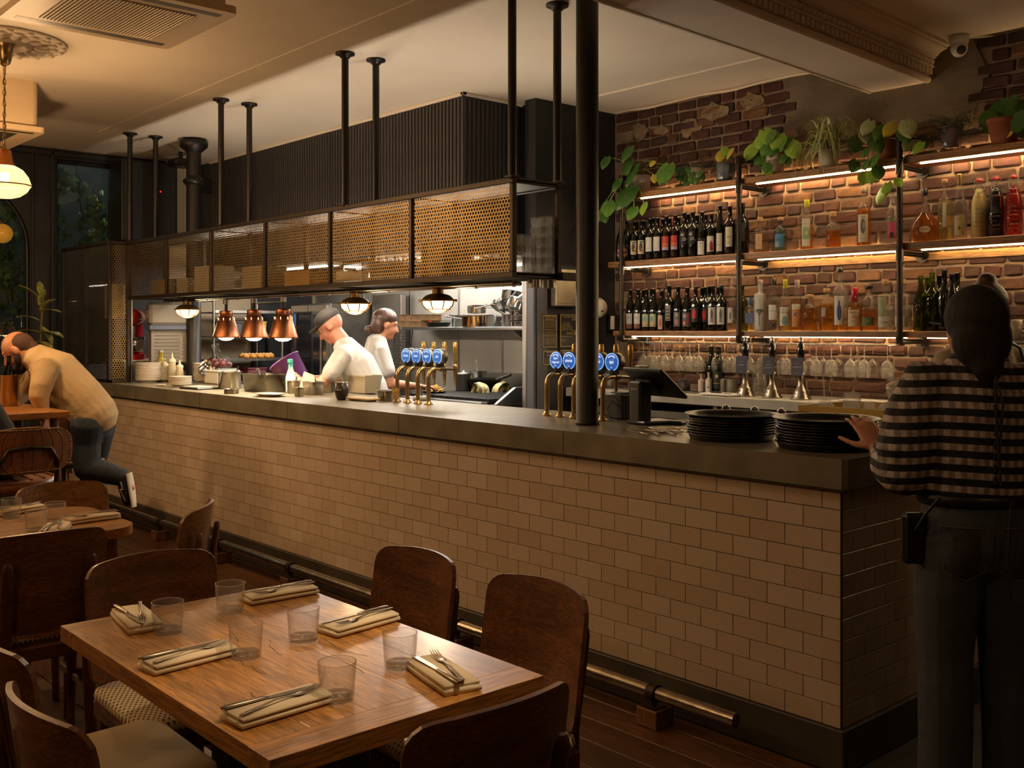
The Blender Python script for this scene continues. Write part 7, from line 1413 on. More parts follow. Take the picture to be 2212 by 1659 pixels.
# ---- woman in the checked blouse at the end of the bar ------------
PLAID = mat('checked_blouse', '171518', .85, bump=1., bs=12., bd=.025); nt = PLAID.node_tree; N = nt.nodes; L_ = nt.links
tc = N.new('ShaderNodeTexCoord'); sx = N.new('ShaderNodeSeparateXYZ'); L_.new(tc.outputs['Object'], sx.inputs[0])
def mth(op, a, c):
    q = N.new('ShaderNodeMath'); q.operation = op
    for i, z in enumerate((a, c)):
        if isinstance(z, (int, float)): q.inputs[i].default_value = z
        else: L_.new(z, q.inputs[i])
    return q.outputs[0]
hb = mth('LESS_THAN', mth('FRACT', mth('MULTIPLY', mth('ADD', sx.outputs[2], mth('MULTIPLY', mth('SINE', mth('MULTIPLY', sx.outputs[0], 14.), 0), .004)), 1 / .042), 0), .52)
vb = mth('LESS_THAN', mth('FRACT', mth('MULTIPLY', sx.outputs[0], 1 / .030), 0), .5)
m1 = N.new('ShaderNodeMix'); m1.data_type = 'RGBA'; m1.inputs[6].default_value = (*srgb('b3a6a0'), 1); m1.inputs[7].default_value = (*srgb('857a77'), 1); L_.new(vb, m1.inputs[0])
m2 = N.new('ShaderNodeMix'); m2.data_type = 'RGBA'; L_.new(hb, m2.inputs[0]); L_.new(m1.outputs[2], m2.inputs[6]); m2.inputs[7].default_value = (*srgb('161417'), 1); L_.new(m2.outputs[2], N['Principled BSDF'].inputs['Base Color'])
t, J = person('person in black and grey checked blouse and dark jeans resting a hand on the trays', 2108, 3.15, RZC)
X = (1, 0, 0); b = MB(); ZW = 3.15
hc = J(2103, 700, ZW - .01)
Mh = head_parts(b, hc, (-.35, 1, .0), (0, 0, 1), .98); chain(b, [hc + V((0, -.02, -.06)), J(2105, 800, ZW), J(2108, 830, ZW)], [.055, .052, .06])
torso(b, (0, .0, .93), (0, -.005, 1.06), (0, .0, 1.26), (0, -.01, 1.385), (.15, .10), (.118, .085), (.145, .10), X)
sl_, el_, wr_ = J(2003, 822, ZW), J(1950, 1010, 3.16), J(1898, 972, 3.46)
chain(b, [(-.06, -.01, 1.36), sl_, (sl_ + el_) / 2, el_], [.05, .048, .042, .036]); chain(b, [el_, (el_ + wr_) / 2, wr_], [.036, .034, .024])
fd = J(1868, 918, 3.53) - wr_
hand(b, wr_, fd, (.1, .8, -.5), (-1, 0, -.35), .30, .10, 1.08, .8)
sr_ = J(2215, 822, ZW); er_ = V((.27, .06, 1.08)); wr2 = V((.22, .26, 1.02))
chain(b, [(.06, -.01, 1.36), sr_, (sr_ + er_) / 2, er_], [.05, .048, .042, .036]); chain(b, [er_, (er_ + wr2) / 2, wr2], [.036, .034, .024]); hand(b, wr2, (-.4, 1, -.2), (-.8, 0, -.4), (0, .4, 1), .5)
for s in (-1, 1): chain(b, [(s * .085, 0, .90), (s * .092, .0, .70), (s * .090, -.0, .50), (s * .092, -.02, .28), (s * .092, -.01, .08)], [.085, .078, .058, .050, .038]); chain(b, [(s * .092, -.02, .045), (s * .10, .08, .035), (s * .105, .15, .03)], [(.03, .036), (.026, .042), (.02, .036)], ref=(0, 0, 1))
obj('body', remesh(b, .0065, 'body', 5), SKIN, t)
b = MB(); torso(b, (0, .0, 1.03), (0, -.005, 1.10), (0, .0, 1.27), (0, -.012, 1.39), (.155, .112), (.150, .108), (.172, .122), X, .012)
chain(b, [(-.10, -.01, 1.365), sl_ + V((0, 0, .015)), sl_ * .65 + el_ * .35 + V((-.015, 0, 0)), sl_ * .25 + el_ * .75 + V((-.01, 0, -.01)), el_ + V((.01, 0, -.015))], [.055, .068, .083, .090, .078])
chain(b, [el_ + V((.0, 0, -.01)), el_ * .6 + wr_ * .4 + V((0, 0, -.012)), el_ * .22 + wr_ * .78, wr_ - fd * .04], [.078, .072, .045, .032])
chain(b, [(.10, -.01, 1.365), sr_ + V((0, 0, .015)), (sr_ + er_) / 2, er_], [.055, .068, .085, .08]); chain(b, [er_, (er_ + wr2) / 2, wr2], [.078, .065, .035])
bl = obj('blouse', remesh(b, .008, 'blouse', 4), PLAID, t)
g = MB()
for i in range(9): z = 1.36 - i * .036; g.box((.0 - .006, -.132, z - .012), (.006, -.122, z + .012), .003)
g.build('back_placket', mat('placket', '2a2628', .8), bl)
g = MB().tube([(0, -.130, 1.385), (.012, -.150, 1.30), (.004, -.145, 1.16), (.010, -.140, 1.06)], .004, 6); g.tube([(0, -.130, 1.385), (-.008, -.148, 1.28), (.002, -.145, 1.12)], .004, 6); g.build('neck_tie', mat('placket', '2a2628'), bl)
b = MB(); torso(b, (0, .0, .86), (0, -.004, .93), (0, .0, .99), (0, 0, 1.03), (.172, .118), (.166, .112), (.150, .102), X, .010)
for s in (-1, 1): chain(b, [(s * .085, -.012, .88), (s * .094, -.006, .72), (s * .095, 0, .52), (s * .098, -.01, .30), (s * .10, -.005, .10)], [.098, .098, .082, .080, .078]); b.ball((s * .075, -.045, .85), (.088, .085, .10), 14, 10)
jn = obj('jeans', remesh(b, .008, 'jeans', 4), DENIMK, t)
from mathutils.bvhtree import BVHTree
bv = BVHTree.FromPolygons([v.co for v in jn.data.vertices], [tuple(p.vertices) for p in jn.data.polygons])
def onj(x, z):
    h = bv.ray_cast(V((x, -1, z)), V((0, 1, 0)))[0]
    return h.y if h else -.13
for s in (-1, 1):
    pk = lambda u, v: (s * .082 + (u - .5) * .125 * (1 - .10 * (1 - v)), -.134 + .012 * abs(u - .5) * 2 + .012 * (1 - v) * 0, .78 + .15 * v)
    pm = MB().slab(lambda u, v: (pk(u, v), V((0, -1, 0))), 8, 8, .004); pm.v = [(x, onj(x, z) + (y + .134) * .5 - .003, z) for x, y, z in pm.v]; pm.build('back_pocket', mat('pocket_denim', '313236', .85), jn)
    MB().tube([(q[0], onj(q[0], q[2]) - .006, q[2]) for q in (pk(0, 1), pk(0, .1), pk(.5, -.06), pk(1, .1), pk(1, 1), pk(.5, 1), pk(0, 1))], .0013, 4).build('pocket_stitch', mat('stitch', '7a6a58', .8), jn)
MB().tube([(.172 * math.cos(a * PI / 16), .118 * math.sin(a * PI / 16), 1.005) for a in range(32)], [(.018, .006)] * 32, 8, closed=True, ref=(0, 0, 1)).build('belt', mat('black_leather', '151313', .4), t)
MB().tube([J(2030, 1075, 3.02), J(2000, 1110, 3.04), J(1975, 1150, 3.1)], .005, 6).build('pouch_strap', BLACK, t); pq = J(1972, 1160, 3.12); MB().box((-.035, -.02, -.08), (.04, .02, .075), .012, Matrix.Translation(pq)).build('waist_pouch', mat('black_leather', '151313'), t)
MB().tube([J(2185, 1085, 2.98), J(2180, 1140, 2.97), J(2178, 1220, 2.97), J(2182, 1300, 2.98)], .003, 6).tube([J(2190, 1085, 2.98), J(2196, 1150, 2.97), J(2190, 1250, 2.97)], .003, 6).build('apron_string', BLACK, t)
b = MB(); b.ball(tuple(hc + V((0, -.022, .020))), (.092, .108, .102), 18, 12); b.ball(tuple(hc + V((0, -.055, -.045))), (.088, .075, .105), 16, 12); chain(b, [hc + V((0, -.07, -.08)), hc + V((.004, -.085, -.14)), hc + V((.006, -.08, -.19))], [.062, .045, .02])
obj('hair', remesh(b, .008, 'hair', 3), HAIRB, t)
MB().tube([hc + V((-.088, .02, -.0)), hc + V((-.098, .09, .005))], .003, 6).tube([hc + V((.085, .02, 0)), hc + V((.078, .10, .005))], .003, 6).build('glasses_arm', BLACK, t)
rw = wr_ + fd.normalized() * .105; MB().tube([rw + V((.011 * math.cos(a * PI / 6), 0, .011 * math.sin(a * PI / 6))) for a in range(12)], .0016, 5, closed=True).build('finger_ring', mat('gold', 'd0a040', .2, 1.), t)
for s in (-1, 1): b = MB(); chain(b, [(s * .098, -.035, .04), (s * .102, .08, .04), (s * .108, .16, .032)], [(.042, .044), (.040, .050), (.030, .044)], ref=(0, 0, 1)); obj('shoe', remesh(b, .008, 'shoe', 3), BLACKM, t)
# ---- bartender behind her ----------------------------------------
t, J = person('person with brown tied-up hair and beige shirt behind the bar', 2128, 4.55, RZC + .25)
b = MB(); hc = V((-.015, 0, 1.615)); head_parts(b, hc, (0, 1, 0), (0, 0, 1), 1.); chain(b, [hc, (0, -.01, 1.43)], [.055, .06]); torso(b, (0, 0, .95), (0, 0, 1.1), (0, 0, 1.3), (0, -.01, 1.44), (.15, .10), (.13, .09), (.16, .105), X)
for s in (-1, 1): chain(b, [(s * .08, 0, 1.41), (s * .19, 0, 1.38), (s * .22, .02, 1.13)], [.05, .05, .04]); chain(b, [(s * .22, .02, 1.13), (s * .19, .22, 1.08)], [.038, .026]); hand(b, (s * .19, .22, 1.08), (-s * .2, 1, 0), (0, 0, -1), (-s, 0, 0), .4); chain(b, [(s * .08, 0, .92), (s * .09, 0, .5), (s * .09, 0, .08)], [.085, .06, .04]); chain(b, [(s * .09, -.02, .045), (s * .1, .15, .03)], [.035, .03])
obj('body', remesh(b, .009, 'body', 4), SKINP, t); b = MB(); torso(b, (0, 0, .95), (0, 0, 1.1), (0, 0, 1.3), (0, -.01, 1.45), (.155, .11), (.145, .10), (.168, .112), X, .012)
for s in (-1, 1): chain(b, [(s * .08, 0, 1.415), (s * .19, 0, 1.385), (s * .215, .01, 1.24)], [.06, .066, .062])
obj('shirt', remesh(b, .009, 'shirt', 4), mat('oatmeal_shirt', 'a8977a', .9, bump=.2), t); b = MB()
for s in (-1, 1): chain(b, [(s * .08, 0, .94), (s * .09, 0, .5), (s * .09, 0, .1)], [.105, .085, .07])
obj('trousers', remesh(b, .010, 'trousers', 3), DENIMK, t)
for s in (-1, 1): MB().tube([(s * .14, -.12, 1.10), (s * .125, -.128, 1.30), (s * .10, -.10, 1.44), (s * .09, .0, 1.485), (s * .09, .10, 1.42)], [(.003, .013)] * 5, 6, ref=(0, 1, 0)).build('apron_strap', BLACK, t)
b = MB(); b.ball(tuple(hc + V((0, -.022, .028))), (.088, .104, .096), 16, 12); b.ball(tuple(hc + V((0, -.03, .125))), (.042, .042, .034), 12, 8); b.ball(tuple(hc + V((0, -.06, -.03))), (.078, .06, .08), 12, 8); obj('hair', remesh(b, .009, 'hair', 2), HAIRL, t)
# ---- chef with hair tied back --------------------------------------
t, J = person('person in white t-shirt with brown hair in a low bun working at the kitchen grill', 813, 7.85, RZC - PI / 2 + .35)
b = MB(); hc = V((0, .075, 1.565)); Mh = head_parts(b, hc, (0, 1, -.28), (0, .2, 1), 1.); chain(b, [hc + V((0, -.02, -.04)), (0, .015, 1.40)], [.050, .055]); torso(b, (0, -.02, .93), (0, -.01, 1.08), (0, 0, 1.28), (0, 0, 1.41), (.145, .10), (.12, .088), (.15, .10), X)
for s in (-1, 1):
    e = V((s * .22, .06, 1.11)); w = V((s * .17, .30, 1.09)); chain(b, [(s * .07, 0, 1.37), (s * .175, 0, 1.35), e], [.05, .048, .037]); chain(b, [e, (e + w) / 2, w], [.037, .033, .023]); hand(b, w, (-s * .25, 1, -.1), (0, 0, -1), (-s, 0, 0), .45)
    chain(b, [(s * .08, 0, .92), (s * .09, 0, .5), (s * .09, 0, .08)], [.085, .06, .04]); chain(b, [(s * .09, -.02, .045), (s * .1, .15, .03)], [.035, .03])
obj('body', remesh(b, .008, 'body', 4), SKIN, t); eyes(t, Mh); b = MB(); torso(b, (0, -.02, .92), (0, -.01, 1.08), (0, 0, 1.28), (0, .002, 1.42), (.155, .115), (.148, .108), (.160, .112), X, .014)
for s in (-1, 1): chain(b, [(s * .07, 0, 1.375), (s * .175, 0, 1.355), (s * .212, .035, 1.21)], [.056, .064, .064])
obj('t_shirt', remesh(b, .008, 't_shirt', 4), TWHITE, t); b = MB()
for s in (-1, 1): chain(b, [(s * .08, -.01, .92), (s * .09, 0, .5), (s * .09, 0, .1)], [.108, .085, .07])
obj('trousers', remesh(b, .010, 'trousers', 3), BLACK, t); b = MB(); b.ball(tuple(hc + V((0, -.012, .045))), (.086, .102, .080), 16, 12); b.ball(tuple(hc + V((0, -.06, -.005))), (.080, .060, .085), 12, 8); b.ball(tuple(hc + V((0, -.135, -.045))), (.036, .034, .036), 12, 8); obj('hair', remesh(b, .007, 'hair', 2), HAIRL, t)
# ---- chef stooping with the purple tub ----------------------------
t, J = person('person in white t-shirt and cap stooping over the pass with a purple tub', 792, 7.35, RZC + PI / 2 - .12)
b = MB(); hc = V((0, .27, 1.545)); Mh = head_parts(b, hc, (0, 1, -.75), (0, .75, 1), 1.03); chain(b, [hc + V((0, -.03, -.03)), (0, .15, 1.40)], [.055, .062]); torso(b, (0, -.05, .95), (0, -.01, 1.10), (0, .08, 1.27), (0, .15, 1.38), (.155, .11), (.15, .105), (.175, .115), X)
for s in (-1, 1):
    e = V((s * .24, .26, 1.14)); w = V((s * .13, .44, 1.16)); chain(b, [(s * .08, .12, 1.36), (s * .195, .12, 1.34), e], [.055, .052, .042]); chain(b, [e, (e + w) / 2, w], [.042, .038, .027]); hand(b, w, (-s * .3, 1, 0), (-s, 0, 0), (0, .1, 1), .35)
    chain(b, [(s * .09, -.03, .93), (s * .10, 0, .5), (s * .10, -.03, .08)], [.09, .065, .045]); chain(b, [(s * .1, -.05, .045), (s * .11, .13, .03)], [.038, .032])
obj('body', remesh(b, .008, 'body', 4), mat('flushed_skin', 'c88a72', .5, sss=.1), t); eyes(t, Mh); b = MB(); torso(b, (0, -.05, .93), (0, -.01, 1.10), (0, .08, 1.27), (0, .155, 1.39), (.165, .122), (.165, .12), (.182, .122), X, .014)
for s in (-1, 1): chain(b, [(s * .08, .12, 1.365), (s * .195, .12, 1.345), (s * .23, .19, 1.22)], [.06, .07, .068])
obj('t_shirt', remesh(b, .008, 't_shirt', 4), TWHITE, t); b = MB()
for s in (-1, 1): chain(b, [(s * .09, -.03, .93), (s * .10, 0, .5), (s * .10, -.03, .1)], [.115, .09, .075])
obj('trousers', remesh(b, .010, 'trousers', 3), BLACK, t); b = MB(); Mc = Mh @ Matrix.Translation((0, -.012, .062)); b.ball((0, 0, 0), (.090, .104, .066), 18, 12, Mc); b.box((-.065, .06, -.022), (.065, .155, -.010), .004, Mc); obj('cap', remesh(b, .007, 'cap', 2), mat('grey_cap', '3a3634', .8), t)
pt = thing('purple_tub', 'purple plastic tub held tilted by the stooping chef', 'tub', t.matrix_basis @ V((0, .50, 1.13)), RZC + PI / 2 - .12); PUR = mat('purple_plastic', '5a2f6a', .4)
MB().lathe([(0, 0), (.085, 0), (.09, .005), (.115, .20), (.120, .20), (.120, .206), (.110, .206), (.086, .01), (0, .01)], 26, Tm(0, 0, 0, -.6)).build('tub_wall', PUR, pt); MB().tube([(V((.118 * math.cos(a * PI / 12), .118 * math.sin(a * PI / 12), .2))) for a in range(24)], .004, 5, closed=True, M=Tm(0, 0, 0, -.6)).build('rim', PUR, pt)
# ---- man kneeling on a stool and leaning on the high table ----------
t, J = person('person with cropped hair and beard in beige shirt leaning over the high table', 195, 6.5, RZC)
b = MB(); FW_ = (0, 1, 0)
hip, mid_, che, nk = J(200, 905, 6.5), J(172, 860, 6.48), J(115, 800, 6.45), J(82, 775, 6.42); hc = J(38, 757, 6.40)
torso(b, hip, mid_, che, nk, (.15, .12), (.15, .11), (.18, .12), (0, 1, 0)); Mh = head_parts(b, hc, (-.82, -.1, -.58), (-.5, 0, .85), 1.04); chain(b, [hc + V((.04, 0, -.02)), nk], [.058, .065])
def sleeve(s, pts, r): chain(b, pts, r)
armL = [che + V((0, -.02, 0)), J(98, 795, 6.24), J(84, 858, 6.20), J(98, 905, 6.22)]; armR = [che, J(92, 790, 6.62), J(50, 850, 6.60), J(20, 880, 6.45)]
chain(b, armL, [.06, .058, .042, .028]); hand(b, armL[-1], (.3, -.1, -1), (-1, 0, 0), (0, -1, 0), .5); chain(b, armR, [.06, .058, .042, .028]); hand(b, armR[-1], (-1, -.2, -.1), (0, 0, -1), (0, 1, 0), .4)
legS = [hip + V((0, .10, -.03)), J(200, 1000, 6.6) , J(205, 1110, 6.6), V(J(205, 1200, 6.6))]; legK = [hip + V((0, -.09, -.03)), J(185, 960, 6.42), J(188, 1012, 6.40)]; shin = [J(188, 1012, 6.40), J(235, 1022, 6.42), J(262, 1030, 6.44)]
chain(b, legS, [.085, .062, .05, .04]); chain(b, legK, [.085, .07, .06]); chain(b, shin, [.06, .05, .04]); chain(b, [J(266, 1032, 6.44), J(280, 1055, 6.44), J(276, 1078, 6.44)], [.036, .034, .028])
ft = V((legS[-1].x, legS[-1].y, .045)); chain(b, [ft + V((.04, 0, 0)), ft + V((-.13, 0, -.012))], [.036, .03])
obj('body', remesh(b, .008, 'body', 4), SKIN, t); eyes(t, Mh, 1.04)
b = MB(); torso(b, hip + V((.01, 0, .02)), mid_, che, nk, (.165, .135), (.168, .135), (.19, .130), (0, 1, 0), .012); chain(b, [mid_ + V((-.04, -.02, -.06)), J(150, 900, 6.46), J(136, 945, 6.44)], [.12, .10, .035])
chain(b, [armL[0], armL[1], armL[1] * .4 + armL[2] * .6, armL[2], armL[2] * .45 + armL[3] * .55], [.075, .080, .068, .060, .042]); chain(b, armR[:3] + [armR[2] * .4 + armR[3] * .6], [.075, .08, .06, .042]); obj('shirt', remesh(b, .009, 'shirt', 4), LINEN, t)
b = MB(); chain(b, [hip + V((0, 0, -.0)), hip + V((.0, 0, -.05))], [(.15, .125), (.145, .125)], 16, (0, 1, 0)); chain(b, legS, [.11, .085, .075, .065]); chain(b, legK, [.11, .092, .08]); chain(b, shin, [.08, .07, .06]); jn = obj('jeans', remesh(b, .009, 'jeans', 4), DENIM, t)
def sneaker(a, c, d):
    b = MB(); chain(b, [a, (a + c) / 2, c], [(.046, .048), (.044, .048), (.032, .044)]); s = obj('sneaker', remesh(b, .007, 'sneaker', 2), mat('black_suede', '16161a', .8), t)
    q = MB(); ax = (c - a).normalized(); w = ax.cross(V(d)).normalized(); q.tube([a - ax * .04 + V(d) * .040, (a + c) / 2 + V(d) * .040, c + ax * .035 + V(d) * .036], [(.012, .046), (.012, .048), (.011, .036)], 12, ref=d); q.build('sole', mat('sole_white', 'cfc6b4', .6), s); 
    q = MB(); q.tube([a + w * .047 - V(d) * .01, (a + c) / 2 + w * .049, (a + c) / 2 + w * .048 - V(d) * .02, c + w * .04], .004, 6); q.tube([a - w * .047 - V(d) * .01, (a + c) / 2 - w * .049, (a + c) / 2 - w * .048 - V(d) * .02, c - w * .04], .004, 6); q.build('side_stripe', mat('sole_white', 'cfc6b4'), s)
sneaker(J(268, 1032, 6.44), J(276, 1080, 6.44), (.96, 0, -.25)); sneaker(ft + V((.04, 0, .005)), ft + V((-.14, 0, -.005)), (0, 0, -1))
b = MB(); b.ball(tuple(Mh @ V((0, -.035, .020))), (.0815, .082, .078), 16, 12); b.ball(tuple(Mh @ V((0, -.06, -.03))), (.07, .05, .055), 12, 8); obj('cropped_hair', remesh(b, .008, 'cropped_hair', 2), mat('stubble_hair', '4a3024', .8, bump=.5, bs=300.), t)
b = MB(); b.ball(tuple(Mh @ V((0, .050, -.088))), (.052, .050, .052), 14, 10); b.ball(tuple(Mh @ V((-.055, .010, -.06))), (.018, .035, .045), 10, 8); b.ball(tuple(Mh @ V((.055, .010, -.06))), (.018, .035, .045), 10, 8); obj('beard', remesh(b, .007, 'beard', 2), mat('beard_dark', '20140e', .8, bump=.6, bs=300.), t)
# ---- seated guest at the high table ---------------------------------
t, J = person('person in blue jeans and dark jumper sitting on the leather bar chair', -30, 5.15, RZC)
b = MB(); pe = J(-30, 990, 5.15); kn = [J(52, 1000, 5.45), J(40, 985, 5.62)]
torso(b, pe, J(-60, 915, 5.15), J(-110, 850, 5.2), J(-130, 810, 5.2), (.16, .11), (.14, .10), (.17, .11), X); hc = J(-150, 765, 5.22); head_parts(b, hc, (-.6, .8, -.1), (0, 0, 1), 1.); chain(b, [hc, J(-130, 810, 5.2)], [.055, .06])
for i in range(2):
    chain(b, [pe + V((-.05 + .1 * i, .05, 0)), kn[i]], [.08, .06]); chain(b, [kn[i], kn[i] + V((.0, .05, -.42))], [.058, .04]); chain(b, [kn[i] + V((0, .04, -.45)), kn[i] + V((0, .16, -.46))], [.034, .03])
    e = J(-110 + 40 * i, 900, 5.3); w = J(-60 + 20 * i, 885, 5.6); chain(b, [J(-120 + 20 * i, 830, 5.2), e], [.05, .04]); chain(b, [e, w], [.038, .026]); hand(b, w, (.2, 1, 0), (0, 0, -1), (1, 0, 0), .4)
obj('body', remesh(b, .010, 'body', 4), SKIN, t); b = MB(); torso(b, pe + V((0, 0, .04)), J(-60, 915, 5.15), J(-110, 850, 5.2), J(-130, 812, 5.2), (.165, .12), (.155, .115), (.18, .12), X, .012)
for i in range(2): chain(b, [J(-120 + 20 * i, 830, 5.2), J(-110 + 40 * i, 900, 5.3), J(-70 + 25 * i, 888, 5.55)], [.065, .055, .038])
obj('jumper', remesh(b, .010, 'jumper', 4), mat('dark_jumper', '20242c', .9), t); b = MB()
for i in range(2): chain(b, [pe + V((-.05 + .1 * i, .03, 0)), kn[i]], [.105, .08]); chain(b, [kn[i], kn[i] + V((0, .05, -.40))], [.078, .06])
chain(b, [pe + V((-.08, 0, 0)), pe + V((.08, 0, 0))], [.12, .12]); obj('jeans', remesh(b, .010, 'jeans', 4), DENIMB, t)
b = MB(); b.ball(tuple(hc + V((0, -.02, .03))), (.085, .10, .09), 14, 10); obj('hair', remesh(b, .010, 'hair', 1), HAIRB, t)
# ================================================================ CEILING FITTINGS, PENDANT, PLANT, CAMERA
PXP, PYP = -4.42, -1.45
ro = thing('ceiling_rose', 'ornate white plaster ceiling rose with acanthus leaves', 'ceiling rose', (PXP, PYP, CZ), 0, None, (PI, 0, 0))
MB().lathe([(0, 0), (.33, 0), (.33, .012), (.30, .016), (0, .014)], 40).build('plate', PLAST, ro); MB().lathe([(.10, .014), (.115, .034), (.13, .036), (.145, .014)], 36).build('inner_ring', PLAST, ro)
af = MB().ball((.20, 0, .022), (.050, .022, .016), 8, 5).ball((.255, .0, .018), (.03, .030, .014), 8, 5).mesh('acanthus_leaf')
for k in range(18): obj('acanthus_leaf', af, PLAST, ro, None, (0, 0, k * PI / 9)); obj('scroll', MB().ball((.305, 0, .016), (.018, .020, .014), 8, 5).mesh('scroll') if k == 0 else bpy.data.meshes['scroll'], PLAST, ro, None, (0, 0, k * PI / 9 + PI / 18))
pd = thing('pendant_lamp', 'ribbed glass dome pendant lamp hanging on a brass chain', 'lamp', (PXP, PYP, CZ - .015))
MB().lathe([(0, 0), (.060, 0), (.062, -.01), (.045, -.03), (.040, -.08), (.030, -.115), (.010, -.13), (0, -.13)], 24).build('ceiling_cup', BRASS, pd)
zb = 2.545 - (CZ - .015); lm = MB().tube([(.008 * math.cos(a * PI / 6), 0, .018 * math.sin(a * PI / 6)) for a in range(12)], .0024, 6, closed=True).mesh('chain_link'); z = -.19; k = 0
MB().tube([(0, 0, -.125), (0, 0, -.18)], .008, 8).build('stem', BRASS, pd)
while z > zb + .01: obj('chain_link', lm, ABRASS, pd, (0, 0, z), (0, 0, (k % 2) * PI / 2)); z -= .031; k += 1
MB().tube([(.004 * math.sin(i * 1.3), .004 * math.cos(i * 1.3), -.15 + (zb + .15) * i / 20) for i in range(21)], .003, 5).build('cable', ABRASS, pd)
MB().lathe([(.012, zb + .01), (.035, zb), (.045, zb - .06), (.056, zb - .085), (.060, zb - .09), (0, zb - .088)], 24).build('copper_gallery', mat('warm_copper', 'a8693a', .3, 1.), pd)
RIBG = bpy.data.materials.new('ribbed_opal_glass'); RIBG.use_nodes = True; N = RIBG.node_tree.nodes; L_ = RIBG.node_tree.links; N.remove(N['Principled BSDF'])
tr_ = N.new('ShaderNodeBsdfTranslucent'); tr_.inputs[0].default_value = (1, .86, .62, 1); tp = N.new('ShaderNodeBsdfTransparent'); tp.inputs[0].default_value = (1, .93, .8, 1); gl_ = N.new('ShaderNodeBsdfGlossy'); gl_.inputs[1].default_value = .1; mx1 = N.new('ShaderNodeMixShader'); mx1.inputs[0].default_value = .72; mx2 = N.new('ShaderNodeMixShader'); mx2.inputs[0].default_value = .08
L_.new(tr_.outputs[0], mx1.inputs[1]); L_.new(tp.outputs[0], mx1.inputs[2]); L_.new(mx1.outputs[0], mx2.inputs[1]); L_.new(gl_.outputs[0], mx2.inputs[2]); L_.new(mx2.outputs[0], N['Material Output'].inputs[0])
b = MB().lathe([(.056, zb - .088), (.095, zb - .11), (.125, zb - .15), (.138, zb - .19), (.140, zb - .20)], 72); b.v = [(x * (1 + .012 * (i % 2)), y * (1 + .012 * (i % 2)), z_) for i, (x, y, z_) in enumerate(b.v)]; sd = b.build('glass_dome', RIBG, pd, recalc=False)
MB().lathe([(.141, zb - .20), (.118, zb - .235), (.085, zb - .26), (.045, zb - .272), (0, zb - .275)], 40).build('lower_bowl', RIBG, sd, recalc=False); MB().tube([(.142 * math.cos(a * PI / 16), .142 * math.sin(a * PI / 16), zb - .20) for a in range(32)], .004, 6, closed=True).build('brass_band', BRASS, sd)
MB().ball((0, 0, zb - .155), .030, 14, 10).build('bulb', glow('pendant_bulb_glow', 'ffcf86', 22.), pd)
point('pendant_lamp_light', (PXP, PYP, CZ - .015 + zb - .15), 170, AMBER, .05)
for i, (x, y) in enumerate(((-2.6, -3.3), (.2, -4.2), (-5.6, -2.9), (2.5, -1.0))): copy_tree(pd, None, (x, y, CZ - .015), None, ('ribbed glass pendant lamp over the tables beside the small table', 'ribbed glass pendant lamp over the dining room entrance', 'ribbed glass pendant lamp over the window tables', 'ribbed glass pendant lamp added out of view past the bar end')[i])  # copies out of view; the last is added to light the counter side
for x, y in ((.35, -1.15), (-.75, -1.15), (-1.9, -1.5), (-.6, -1.6), (-3.3, -1.3)):  # cans added above the unseen table and tile spots
    t = thing('unseen_spotlight', 'small black spotlight added out of view on the dining room ceiling', 'spotlight', (x, y, CZ), 0, 'unseen ceiling spotlights'); MB().lathe([(0, 0), (.045, 0), (.045, -.055), (.040, -.055), (.038, -.01), (0, -.01)], 18).build('can', BLACKM, t); MB().lathe([(0, -.012), (.036, -.012)], 16).build('lamp_face', glow('spot_face', 'ffd9a0', 3.), t)
# cassette air conditioners
def cassette(x, y, w, d, label, h=.22, slits=True):
    t = thing('air_conditioner', label, 'air conditioner', (x, y, CZ))
    MB().prism(rrect(w - .03, d - .03, .05), -h + .03, 0).build('casing', BEIGEP, t); MB().prism(rrect(w, d, .03), -h, -h + .035).build('fascia', BEIGEP, t)
    for a, c in (((-w + .05, -d + .05), (-w + .10, d - .05)), ((w - .10, -d + .05), (w - .05, d - .05))): MB().box((a[0], a[1], -h - .001), (c[0], c[1], -h + .012), .003).build('air_flap', mat('flap_dark', '3a3026', .5), t)
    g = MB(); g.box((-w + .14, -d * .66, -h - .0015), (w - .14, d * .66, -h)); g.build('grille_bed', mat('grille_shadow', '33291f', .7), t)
    sm2 = MB().box((-w + .14, 0, -h - .007), (w - .14, .0072, -h), .001).mesh('grille_slat'); n = int(2 * d * .66 / .0165)
    if slits:
        for i in range(n): obj('grille_slat', sm2, BEIGEP, t, (0, -d * .66 + i * .0165, 0))
    return t
cassette(-2.815, -1.41, .39, .40, 'large ceiling air conditioner with slatted intake grille')
cassette(-5.70, -1.36, .42, .40, 'second ceiling air conditioner beyond the pendant lamp', .34, False)
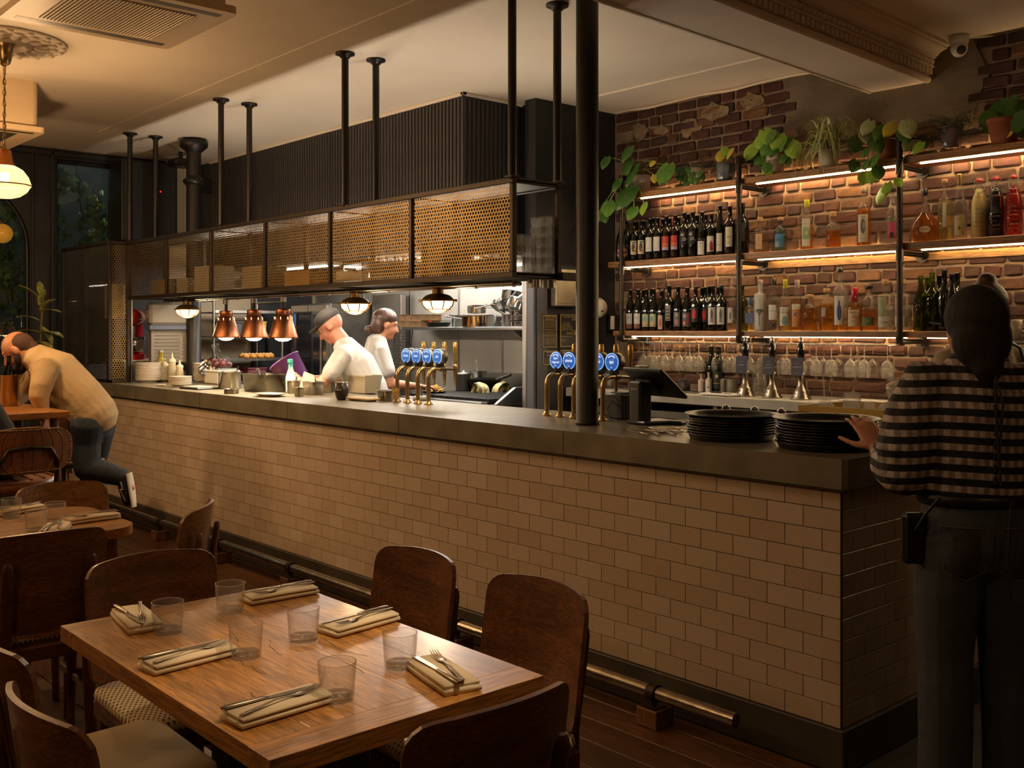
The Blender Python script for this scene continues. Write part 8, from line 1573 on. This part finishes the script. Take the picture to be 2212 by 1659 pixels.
# rubber plant by the window
p = onx(98, 830, -6.9); rp = thing('rubber_plant', 'variegated rubber plant standing beside the arched window', 'plant', (-6.9, -.50, 0)); pot(rp, .13, .17, .32, mat('black_pot', '1c1a1a', .6)) 
MB().tube([(0, 0, .25), (.01, .01, .7), (-.01, 0, 1.2), (.0, .01, 1.60), (.02, .02, 1.80)], .009, 8).build('trunk', mat('plant_stem', '5a4a28', .7), rp)
VAR = mat('rubber_leaf', '3f5a2a', .3, var='a8a45a', vs=9., coat=.3)
lv = MB().slab(lambda u, v: (V(((u - .5) * .46 * math.sin(PI * min(1, v * .92 + .04)) ** .7, v, .10 * math.sin(v * PI) + .12 * abs(u - .5))), V((0, 0, 1))), 6, 8, .01).mesh('leaf')
for px, py, ang, s in ((82, 645, 2.4, .20), (108, 665, .6, .17), (78, 690, 3.0, .17), (120, 668, -.2, .19), (75, 715, 3.3, .20), (115, 715, -.4, .22), (95, 655, 1.2, .15), (98, 700, -1.2, .18), (80, 735, 3.6, .17), (125, 735, -.8, .16), (106, 620, 1.5, .12)):
    q = ony(px, py, -.50); zz = q.z; o = obj('leaf', lv, VAR, rp, (0, .0, min(zz - .02, 1.8)), None, (s, s, s)); d = V((math.cos(ang), 0, math.sin(ang) * .7 + .1)).normalized(); dw = (RT * d.x + UP * d.z + FW * R.uniform(-.5, -.1)).normalized(); o.rotation_euler = dw.to_track_quat('Y', 'Z').to_euler()
# security camera
p = onz(2064, 78, CZ - .0); cc = thing('security_camera', 'white dome security camera under the ceiling beside the cornice', 'camera', (p.x + .02, p.y, CZ)); MB().lathe([(0, 0), (.052, 0), (.054, -.02), (.048, -.05), (0, -.05)], 24).build('base', WHITE, cc)
MB().ball((0, 0, -.070), (.046, .046, .052), 20, 14).build('dome', WHITE, cc); MB().lathe([(0, .052), (.020, .050), (.026, .044)], 18, Tm(0, 0, -.07, PI / 2 + .5, 0, .75)).build('lens_face', BLACK, cc); MB().tube([(.04, .02, -.02), (.12, .10, -.012), (.25, .22, -.01)], .005, 6).build('cable', WHITE, cc)
# ceiling sensor pipes on the far ceiling, glowing globe lamp reflected by the window
gp = thing('globe_lamp', 'amber globe wall lamp by the arched window', 'lamp', (WX + .12, -.56, 2.36)); MB().ball((0, 0, 0), .085, 18, 12).build('globe', mat('amber_globe', 'b8862c', .25, emit=.35, ecol='c08a2c'), gp); MB().tube([(-.12, 0, .10), (-.02, 0, .12), (0, 0, .08)], .010, 8).build('arm', BRASS, gp)
